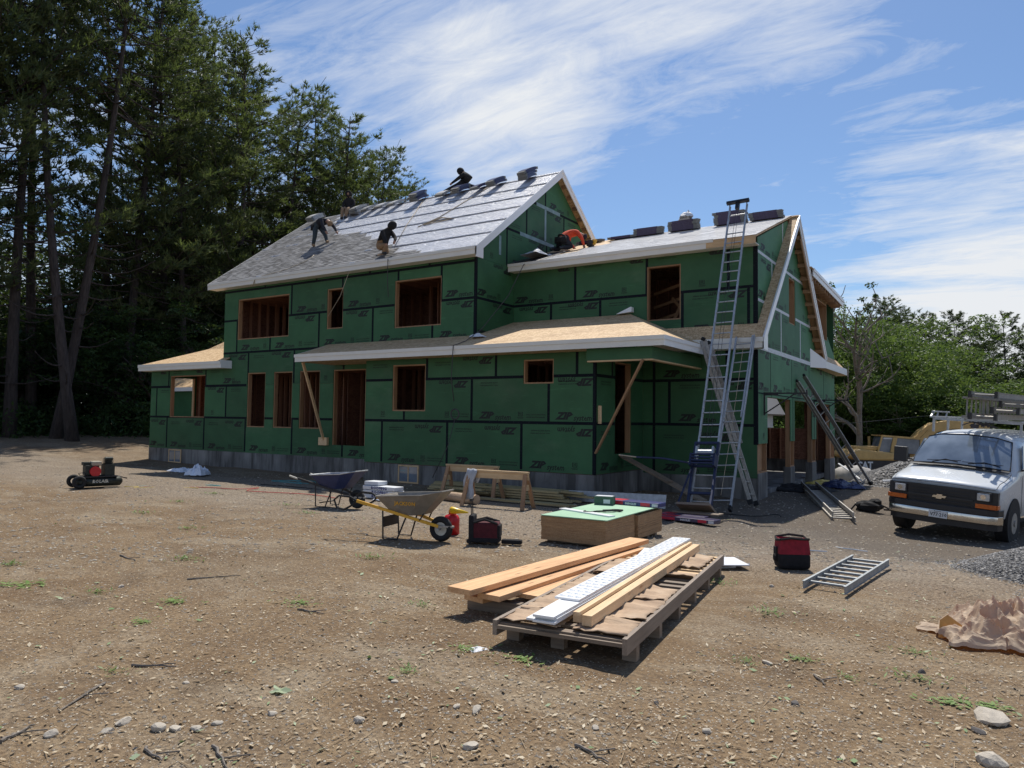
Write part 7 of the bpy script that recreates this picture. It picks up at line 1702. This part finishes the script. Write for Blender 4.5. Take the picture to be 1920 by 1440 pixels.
def rack_ladder(label, x, y0, y1, z, W, mat, hs=.09, n=None):
    """ladder laid on its edge on the rack; its own thing"""
    t = thing('ladder', label, 'ladder', group='ladders tied on the van rack'); t.matrix_world = Matrix.Translation(VT.location) @ Matrix.Rotation(rad(-14.0), 4, 'Z') @ Matrix.Rotation(rad(3.6), 4, 'Y') @ Matrix.Translation((x, y0, z))
    L_ = y1 - y0
    for s in (0, 1): m = MB(); m.box(-hs / 2, hs / 2, 0, L_, s * (W - .03), s * (W - .03) + .03); m.box(-hs / 2 - .004, -hs / 2, 0, L_, s * (W - .03) - .01, s * (W - .03) + .04); part('rail', m, mat, t)
    rm = MB().cyl((0, 0, .03), (0, 0, W - .03), .017, 7).mesh('rung', [mat]); y = .15
    while y < L_: obj('rung', rm, t, (0, y, 0)); y += .305
    return t
for (x, y0, z, lab) in ((-.02, 1.35, 2.33, 'lowest ladder standing on edge on the van rack'), (.12, 1.9, 2.33, 'second ladder on edge on the van rack')):
    rack_ladder(lab, x, y0, 6.4, z, .42, 'fibreglass')
def flat_ladder(label, x0, x1, y0, y1, z, mat='fibreglass'):
    t = thing('ladder', label, 'ladder', group='ladders tied on the van rack'); t.matrix_world = Matrix.Translation(VT.location) @ Matrix.Rotation(rad(-14.0), 4, 'Z') @ Matrix.Rotation(rad(3.6), 4, 'Y') @ Matrix.Translation((x0, y0, z)); L_ = y1 - y0
    for s in (0, x1 - x0): m = MB(); m.box(s - .012, s + .012, 0, L_, 0, .10); m.box(s - .02, s + .02, 0, L_, .09, .102); part('rail', m, mat, t)
    m = MB(); m.box(-.03, .03, -.02, .07, -.02, .115); m.box(x1 - x0 - .03, x1 - x0 + .03, -.02, .07, -.02, .115); part('end_cap', m, 'black_plastic', t)
    rm = MB().cyl((0, 0, .05), (x1 - x0, 0, .05), .017, 7).mesh('rung', [mat]); y = .2
    while y < L_: obj('rung', rm, t, (0, y, 0)); y += .305
    return t
flat_ladder('ladder lying flat lowest at the front of the van rack', .10, .55, 1.25, 6.2, 2.32, 'alu_dull'); flat_ladder('ladder lying flat in the middle of the van rack pile', .32, .78, 1.9, 6.6, 2.46, 'alu_dull')
flat_ladder('ladder lying flat third from the bottom on the van rack', .35, .80, 2.4, 6.9, 2.60, 'fibreglass'); flat_ladder('topmost ladder on the van rack, reaching forward over the windscreen', .10, .56, 1.2, 6.9, 2.76, 'fibreglass')

# ------------------------------------------------------------ excavator
ex_, ey_ = at(1655, 45)
EX = thing('excavator', 'yellow tracked excavator parked behind the gravel heap', 'excavator', (ex_, ey_, 0), rad(33.01))
m = MB(); m.prism([(-1.75, 0, .18), (-1.62, 0, .42), (-1.2, 0, .52), (1.1, 0, .30), (1.1, 0, -.10), (-1.35, 0, -.08), (-1.65, 0, .02)], (0, 2.3, 0)); part('counterweight', m, 'cat_yellow', EX, bevel=.12)
m = MB(); m.prism([(-1.45, .06, -.06), (1.9, .06, -.10), (1.9, .06, -.75), (-1.4, .06, -.62)], (0, 2.1, 0)); part('rear_panel', m, 'steel_dark', EX, bevel=.03)
m = MB(); m.box(-1.2, .1, .6, 1.9, .44, .68); part('engine_cover', m, 'cat_yellow', EX, bevel=.05)
m = MB(); m.box(1.12, 1.65, .3, 2.2, -.2, .32); part('side_tank', m, 'steel_dark', EX, bevel=.06); m = MB(); m.tube([(1.4, .6, .3), (1.4, .6, .40), (1.4, .6, .44)], [.18, .16, .05], 10); part('air_filter', m, 'hub_white', EX)
m = MB(); x0, x1, x2, x3 = .0, 1.0, 2.0, 2.35
cab_ = [(-.02, .5, .38), (.22, .5, 1.26), (2.35, .5, 1.12), (2.35, .5, .2)]
m.beam(cab_[0], cab_[1], .08, .07, (0, 1, 0)); m.beam(cab_[1], cab_[2], .1, .08, (0, 1, 0)); m.beam((.75, .5, .35), (.95, .5, 1.24), .22, .08, (0, 1, 0)); m.beam(cab_[2], cab_[3], .1, .08, (0, 1, 0))
m.prism([(.2, .48, 1.24), (2.4, .48, 1.08), (2.4, 1.7, 1.08), (.2, 1.7, 1.24)], (0, 0, .07)); m.box(0, .1, 1.6, 1.7, .3, 1.2); m.box(2.3, 2.4, 1.6, 1.7, .2, 1.1); part('cab_frame', m, 'cat_yellow', EX)
m = MB(); m.prism([(.06, .53, .40), (.28, .53, 1.2), (2.3, .53, 1.06), (2.3, .53, .25)], (0, 1.0, 0)); part('cab_glass', m, 'window_glass', EX)
m = MB(); m.box(.30, .80, .515, .525, 1.08, 1.16); part('cab_sticker', m, 'card_white', EX)
m = MB(); bp = [(1.6, .1), (2.0, .9), (2.6, 1.55), (3.3, 2.0), (4.2, 2.15), (6.5, 2.0)]; bq = [(2.3, -.1), (2.6, .6), (3.0, 1.1), (3.6, 1.5), (4.4, 1.68), (6.5, 1.62)]
m.prism([(a, 1.0, c) for a, c in bp] + [(a, 1.0, c) for a, c in bq[::-1]], (0, .5, 0)); part('boom', m, 'cat_yellow', EX, bevel=.03)
m = MB(); m.tube([(1.75, .95, .35), (2.25, .95, 1.15), (2.85, .95, 1.72), (3.5, .95, 2.12)], .035, 6); m.tube([(1.95, .95, .30), (2.45, .95, 1.0), (3.05, .95, 1.6)], .03, 6); part('hydraulic_line', m, 'cat_yellow', EX)
m = MB(); m.cyl((1.5, .8, .25), (1.95, .8, 1.0), .07, 8); part('boom_cylinder', m, 'cat_yellow', EX)
for y in (-.1, 1.9): m = MB(); m.prism([(-1.9, y, -1.0), (-1.6, y, -.72), (2.4, y, -.72), (2.7, y, -1.0), (2.4, y, -1.35), (-1.6, y, -1.35)], (0, .5, 0)); part('track', m, 'steel_dark', EX, bevel=.05)
vs, fs = text_mesh([('CAT', -1.42, -.52, .52, 0, False, .02), ('320', .55, -.62, .28, .15, False, .008)], 'lettering'); me = bpy.data.meshes.new('lettering'); me.from_pydata([(v[0] * .85 - .2, .045, v[2]) for v in vs], [], fs); me.materials.append(MATS['card_white']); obj('lettering', me, EX)

# pole and wires, neighbour house
x, y = at(1908, 80); t = thing('utility_pole', 'grey wooden utility pole with wires behind the van ladders', 'utility pole', (x, y, gz(x, y))); m = MB(); m.cyl((0, 0, 0), (0, 0, 6.1), .13, 8); part('post', m, 'fibreglass', t); m = MB(); m.box(-.9, .9, -.05, .05, 5.5, 5.62); m.beam((0, 0, 4.6), (.7, 0, 5.5), .06, .06); part('cross_arm', m, 'fibreglass', t)
zt = gz(x, y) + 5.7
x2, y2 = at(1500, 78); x3_, y3_ = at(2100, 82)
for k in (-.8, 0, .8):
    P_ = [Vector((x2, y2, zt - .6)).lerp(Vector((x + k * .3, y, zt + k * .12)), i / 10) - Vector((0, 0, .7 * math.sin(math.pi * i / 10))) for i in range(11)]; P_ += [Vector((x + k * .3, y, zt + k * .12)).lerp(Vector((x3_, y3_, zt + .5)), i / 6) for i in range(1, 7)]
    o = obj('overhead_wire', MB().tube(P_, .018, 4, False).mesh('overhead_wire', ['rubber'])); tag(o, {-.8: 'lowest of the three overhead wires', 0: 'middle of the three overhead wires', .8: 'highest of the three overhead wires'}[k] + ' crossing behind the van rack', 'wire', 'overhead wires')
o = obj('service_wire', MB().tube([(-4.7, 30.2, 1.9), (-2.6, 45, 2.4), (1.8, 84, 3.9)], .012, 4, False).mesh('service_wire', ['rubber'])); tag(o, 'thin service wire running from the van rack side towards the garage', 'wire')
t = thing('neighbour_house', 'white neighbouring house seen through the first garage bay', 'house', (-13.3, 38, gz(-12, 40))); b0 = -gz(-12, 40)
m = MB(); m.box(-3, 2.75, 0, 6, 0, b0 + 2.5); m.prism([(-3, 0, b0 + 2.5), (2.75, 0, b0 + 2.5), (.9, 0, b0 + 6.0), (-1.2, 0, b0 + 6.0)], (0, 6, 0)); part('wall', m, 'white_siding', t)
m = MB(); m.prism([(3.2, -.3, b0 + 2.3), (1.2, -.3, b0 + 6.1), (1.35, -.3, b0 + 6.2), (3.38, -.3, b0 + 2.38)], (0, 6.6, 0)); m.prism([(-1.5, -.3, b0 + 6.0), (1.3, -.3, b0 + 6.0), (1.3, -.3, b0 + 6.15), (-1.5, -.3, b0 + 6.15)], (0, 6.6, 0)); part('roof', m, 'grey_roofing', t)
m = MB(); m.box(2.45, 2.66, -.03, 0, b0 + .9, b0 + 2.1); w = part('window', m, 'window_glass', t); m = MB(); m.box(2.41, 2.45, -.05, 0, b0 + .85, b0 + 2.15); m.box(2.66, 2.70, -.05, 0, b0 + .85, b0 + 2.15); part('frame', m, 'pvc_white', w)
# ------------------------------------------------------------ stones, sticks and leaves
STN = [(-5.69, 2.52, .11, 0, 'long flat pale stone at the left picture edge'), (-4.78, 2.31, .13, 0, 'rounded grey stone near the bottom left corner'), (-4.57, 2.53, .09, 0, 'upright narrow stone right of the rounded one at bottom left'), (-4.61, 2.65, .12, 0, 'pale wedge shaped stone above the upright narrow one'),
       (-4.33, 2.72, .15, 0, 'large angular grey stone at the left of the bottom row'), (-4.25, 2.78, .12, 0, 'buff flat stone between the large angular one and the slabs'), (-4.14, 2.85, .12, 0, 'tilted buff slab in the bottom row of stones'), (-4.11, 2.97, .09, 0, 'thin upright buff slab ending the bottom row of stones'),
       (-4.91, 3.28, .06, 0, 'small tan stone above the bottom row'), (-3.96, 3.27, .09, 0, 'half buried grey stone right of the pale green leaf'), (-8.34, 4.71, .10, 0, 'single pale stone at left among small leaves'), (-3.42, 3.51, .13, 0, 'rounded grey stone below the paper wrapper, left one'),
       (-2.88, 4.05, .13, 0, 'larger rounded grey stone with a flat one beside it'), (-3.02, 4.02, .08, 0, 'flat pale stone touching the larger rounded one'), (-3.67, 4.13, .07, 0, 'small white stone beside the wilted weed clump'), (-2.11, 4.26, .09, 0, 'pale stone right of centre near the bottom'),
       (-2.59, 3.59, .12, 0, 'broken pale stone low in the centre'), (-1.96, 4.89, .06, 1, 'small dark stone below the pallet corner'), (-2.92, 4.63, .05, 1, 'small black stone chip below the pallet'), (-2.40, 4.92, .06, 0, 'tan wedge shaped chip in front of the pallet'),
       (-1.16, 5.45, .09, 1, 'dark angular stone alone on the right foreground'), (-.02, 5.91, .26, 0, 'long low pale stone near the right picture edge'), (-.02, 5.20, .20, 0, 'large white stone in the bottom right corner'), (-.09, 5.65, .12, 1, 'dark stone under a pale one near the right edge'),
       (-1.52, 4.64, .09, 0, 'pale oval stone right of the centre foreground'), (-2.20, 9.09, .10, 0, 'flat tan stone left of the ladder section'), (-.48, 6.66, .10, 1, 'flat dark stone by the green weeds at right'), (-1.55, 6.23, .12, 0, 'flat grey stone beside the grass tuft')]
random.seed(44)
def rock_mesh(r, seed, mat):
    random.seed(seed); bm = bmesh.new(); bmesh.ops.create_icosphere(bm, subdivisions=2, radius=r / 2)
    sx, sy, sz = random.uniform(.8, 1.2), random.uniform(.55, .9), random.uniform(.35, .6)
    cuts = [Vector((random.uniform(-1, 1), random.uniform(-1, 1), random.uniform(-.3, 1))).normalized() for _ in range(5)]
    for v in bm.verts:
        for c in cuts:
            d = v.co.dot(c) - r * .30
            if d > 0: v.co -= c * d * .9
        v.co *= 1 + .10 * noise.noise(v.co * (6 / r) + Vector((seed, 0, 0))); v.co.x *= sx; v.co.y *= sy; v.co.z *= sz
    me = bpy.data.meshes.new('stone'); bm.to_mesh(me); bm.free(); me.materials.append(MATS[mat]); return me
for i, (x, y, r, dk, lab) in enumerate(STN):
    o = obj('stone', rock_mesh(r * (.85 if r < .2 else 1), i + 3, 'stone_dark' if dk else 'stone_pale'), None, (x, y, gz_fine(x, y) + r * .10), (0, 0, random.uniform(0, 6))); tag(o, lab, 'stone', 'larger stones on the dirt')
def seen(x, y):
    v = Vector((x, y, 0)) - Vector((0, 0, 1.95)); w = v.dot(F); return w > 1 and abs(v.dot(RR) / w) < .78
rng = np.random.default_rng(17)
# loose small stones
OCT = np.array([(1, 0, 0), (0, 1, 0), (-1, 0, 0), (0, -1, 0), (0, 0, 1), (0, 0, -1)], float); OF = [(0, 1, 4), (1, 2, 4), (2, 3, 4), (3, 0, 4), (1, 0, 5), (2, 1, 5), (3, 2, 5), (0, 3, 5)]
def scatter_pts(n, rmin, rmax, power=1.0):
    out = []
    while len(out) < n:
        r = rmin * (rmax / rmin) ** (rng.random() ** power); a = math.atan2(F0.y, F0.x) + rng.uniform(-.70, .70); x, y = r * math.cos(a), r * math.sin(a)
        if y > 16.4 and x < -8.2 or (y > 17.3 and x < -16) or (y > 19.3 and x < -5.2): continue
        if -3.9 < x < -2.1 and 5.2 < y < 9.6: continue
        out.append((x, y, r))
    return out
def stones(name, label, n, rmin, rmax, s0, s1, cols):
    V = []; Fc = []; T = []; k = 0
    for (x, y, r) in scatter_pts(n, rmin, rmax):
        s = s0 * (s1 / s0) ** (rng.random() ** 2.0); q = OCT * s * .5 * rng.uniform(.55, 1.25, (6, 1)) * np.array([1.25, .85, .48]); a = rng.uniform(0, 6.28); c, d = math.cos(a), math.sin(a)
        xr = q[:, 0] * c - q[:, 1] * d + x; yr = q[:, 0] * d + q[:, 1] * c + y; z = q[:, 2] + gz_fine(x, y) + s * .06
        for i in range(6): V.append((xr[i], yr[i], z[i]))
        for f in OF: Fc.append(tuple(j + k for j in f))
        T += [rng.random()] * 8; k += 6
    me = bpy.data.meshes.new(name); me.from_pydata(V, [], Fc); a = me.attributes.new('tone', 'FLOAT', 'FACE'); a.data.foreach_set('value', T); me.materials.append(MATS[cols]); o = obj(name, me); tag(o, label, 'stones', kind='stuff'); return o
t = NT('loose_stone'); t.set(0.9); a = t.N.new('ShaderNodeAttribute'); a.attribute_name = 'tone'
c = t.ramp(a.outputs['Fac'], [(0.0, (.09, .08, .075)), (0.25, (.20, .17, .14)), (0.55, (.36, .30, .23)), (0.85, (.38, .34, .28)), (1.0, (.55, .49, .40))]); t.color(t.mix(.35, c, t.ramp(t.noise(60, 3), [(.3, (.12, .1, .08)), (.7, (.5, .45, .38))]))); 
stones('loose_stones', 'small loose stones scattered over the near dirt', 15000, 3.2, 13, .009, .040, 'loose_stone')
stones('loose_stones', 'small loose stones scattered in front of the house', 9000, 11, 32, .03, .085, 'loose_stone')
t = NT('heap_stone'); t.set(0.85); a = t.N.new('ShaderNodeAttribute'); a.attribute_name = 'tone'; t.color(t.ramp(a.outputs['Fac'], [(0.0, (.11, .108, .105)), (0.6, (.25, .245, .24)), (1.0, (.50, .48, .46))]))
def heap_stones(cx_, cy_, rx, ry, h, n, s, label):
    V = []; Fc = []; T = []; k = 0
    while k < n * 6:
        u, v = rng.uniform(-1.25, 1.25), rng.uniform(-1.25, 1.25); r = math.hypot(u, v)
        if r > 1.02 + .35 * rng.random() ** 3: continue
        x, y = cx_ + u * rx, cy_ + v * ry; z0 = gz(x, y) + h * max(0, 1 - r) ** .9; ss = s * rng.uniform(.5, 1.3); q = OCT * ss * .5 * rng.uniform(.6, 1.3, (6, 1)) * np.array([1.2, 1.0, .6]); a = rng.uniform(0, 6.28); c, d = math.cos(a), math.sin(a)
        for p in q: V.append((p[0] * c - p[1] * d + x, p[0] * d + p[1] * c + y, p[2] + z0 + (.012 if r < .95 else -.004)))
        for f in OF: Fc.append(tuple(j + k for j in f))
        T += [rng.random()] * 8; k += 6
    me = bpy.data.meshes.new('crushed_stone'); me.from_pydata(V, [], Fc); a = me.attributes.new('tone', 'FLOAT', 'FACE'); a.data.foreach_set('value', T); me.materials.append(MATS['heap_stone']); tag(obj('crushed_stone', me), label, 'stones', kind='stuff')
heap_stones(1.75, 12.5, 2.3, 2.15, .83, 22000, .024, 'loose stones covering the dark heap by the van'); heap_stones(-1.9, 31.5, 2.7, 4.0, 1.50, 7000, .09, 'loose stones covering the gravel heap behind the van')
# chips, bark bits and dry leaves lying flat
def flat_bits(name, label, n, rmin, rmax, s0, s1, mat, elong=.4):
    P_ = scatter_pts(n, rmin, rmax); V = np.zeros((n * 4, 3)); T = rng.random(n)
    for i, (x, y, r) in enumerate(P_):
        s = s0 * (s1 / s0) ** (rng.random() ** 1.6); a = rng.uniform(0, 6.28); c, d = math.cos(a), math.sin(a); z = gz_fine(x, y) + .006 + s * .12; tl = rng.normal(0, .22, 2); w = elong * rng.uniform(.5, 1.4)
        for j, (u, v) in enumerate(((-1, -.1), (0, -w), (1, .1), (0, w))): V[i * 4 + j] = (x + (u * c - v * d) * s / 2, y + (u * d + v * c) * s / 2, z + (u * tl[0] + v * tl[1]) * s / 2)
    o = obj(name, leaf_mesh(name, V, T, mat, 4)); tag(o, label, 'litter', kind='stuff')
flat_bits('wood_chips', 'pale wood chips and dry leaf bits strewn over the dirt', 26000, 3.2, 26, .012, .06, 'dry_bits')
flat_bits('wood_chips', 'tiny pale chips strewn over the near dirt', 26000, 3.0, 9, .006, .02, 'dry_bits')
flat_bits('fallen_leaves', 'small fallen green leaves scattered over the dirt', 500, 3.4, 22, .03, .08, 'leaf_fallen', .5)
# weed sprigs and leaf clusters
WD = [(-9.18, 6.08, .30, 1), (-.5, 6.48, .26, 1), (-.27, 6.09, .20, 0), (-.05, 6.16, .22, 0), (-1.93, 7.82, .28, 1), (-3.75, 4.34, .20, 1), (-4.89, 5.89, .20, 1), (-11.52, 7.61, .3, 1), (-9.34, 4.14, .34, 0), (-8.28, 4.40, .22, 1), (-7.13, 4.59, .24, 0), (-6.01, 5.27, .22, 0),
      (-5.56, 3.11, .14, 1), (-1.69, 6.17, .18, 1), (-1.35, 6.49, .16, 0), (-.95, 6.24, .16, 1), (-.56, 7.2, .20, 1), (-7.09, 7.49, .3, 1), (-2.78, 8.95, .26, 1), (-10.51, 4.5, .3, 1), (-3.69, 5.0, .16, 0), (-3.19, 5.11, .22, 0), (-6.65, 3.96, .18, 0), (-12.9, 10.9, .3, 1), (-15.2, 9.8, .3, 1), (-16.2, 11.4, .35, 1), (-14.0, 8.3, .3, 1), (-8.0, 10.2, .25, 0), (-11.4, 10.1, .3, 1)]
V = []; T = []
for (x, y, s, g_) in WD:
    n = 60; 
    for k in range(n):
        a = rng.uniform(0, 6.28); d = abs(rng.normal(0, .45)) * s; L_ = rng.uniform(.25, .6) * s * .55; az = rng.uniform(0, 6.28); el = rng.uniform(.05, .6) if g_ else rng.uniform(0, .2)
        b = np.array([x + math.cos(a) * d * 1.4, y + math.sin(a) * d, gz_fine(x, y) + .012]); dr = np.array([math.cos(az) * math.cos(el), math.sin(az) * math.cos(el), math.sin(el)]); sd_ = np.array([-math.sin(az), math.cos(az), 0]) * L_ * (.10 if g_ else .20)
        V += [b, b + dr * L_ * .5 - sd_, b + dr * L_, b + dr * L_ * .5 + sd_]; T.append(rng.uniform(.1, .8) if g_ else rng.uniform(.5, 1))
tag(obj('weeds', leaf_mesh('weeds', np.array(V), np.array(T), 'weed', 4)), 'torn green weeds and leaf sprigs dotted over the dirt', 'weeds', kind='stuff')
# one maple leaf
m = MB(); P_ = []
for k in range(22):
    a = 2 * math.pi * k / 22; r = .065 * (.55 + .45 * abs(math.cos(a * 2.5))) * (1.25 if k % 4 == 0 else .9); P_.append((math.cos(a) * r * 1.1, math.sin(a) * r, .006 + .012 * math.sin(a * 3)))
m.add([(0, 0, .004)] + P_, [(0, k + 1, (k + 1) % 22 + 1) for k in range(22)], .95); o = obj('maple_leaf', m.mesh('maple_leaf', ['leaf_fallen']), None, (-4.22, 3.55, gz_fine(-4.22, 3.55) + .01), (.1, .05, .6)); tag(o, 'single pale green maple leaf lying on the dirt at left', 'leaf')
# sticks
SK = [(-5.35, 2.92, -5.08, 2.49, 'long forked grey stick at the lower left'), (-4.88, 2.07, -4.98, 2.30, 'thick twig in the bottom left corner'), (-5.56, 3.26, -5.29, 3.44, 'knobbly brown stick lying left of the tan stone'), (-4.16, 2.52, -3.93, 2.50, 'broken dark twig at the bottom left of centre'),
      (-5.8, 5.08, -5.49, 5.13, 'flat brown splinter of wood left of centre'), (-8.05, 5.34, -7.6, 5.75, 'thin curved twig lying in the left middle ground'), (-1.18, 6.15, -1.05, 5.98, 'short dark twig in the right foreground'), (-3.86, 2.77, -3.56, 2.66, 'curved bark strip near the bottom edge'), (-10.14, 5.7, -9.6, 5.62, 'dark stick lying far left'), (-2.1, 3.98, -1.85, 3.9, 'curled bark piece at the bottom centre')]
random.seed(6)
for (x0, y0, x1, y1, lab) in SK:
    P_ = [Vector((x0 + (x1 - x0) * i / 6 + random.uniform(-.012, .012), y0 + (y1 - y0) * i / 6 + random.uniform(-.012, .012), 0)) for i in range(7)]
    for p in P_: p.z = gz_fine(p.x, p.y) + .012
    m = MB(); m.tube(P_, [.011 * (1 - i * .1) for i in range(7)], 5); q = P_[3]; m.tube([q, q + Vector((.06, .05, .01)), q + Vector((.09, .12, .0))], .005, 4); o = obj('stick', m.mesh('stick', ['bark_grey'])); tag(o, lab, 'stick')
V = []; T = []
for (x, y, r) in scatter_pts(1500, 3.2, 20):
    a = rng.uniform(0, 3.14); L_ = rng.uniform(.04, .16); c, s = math.cos(a), math.sin(a); z = gz_fine(x, y) + .008; w = .003
    V += [(x - c * L_, y - s * L_, z), (x + s * w, y - c * w, z + .004), (x + c * L_, y + s * L_, z), (x - s * w, y + c * w, z + .004)]; T.append(rng.uniform(0, .2))
tag(obj('pine_needles', leaf_mesh('pine_needles', np.array(V), np.array(T), 'dry_bits', 4)), 'thin twigs and needles scattered over the dirt', 'litter', kind='stuff')
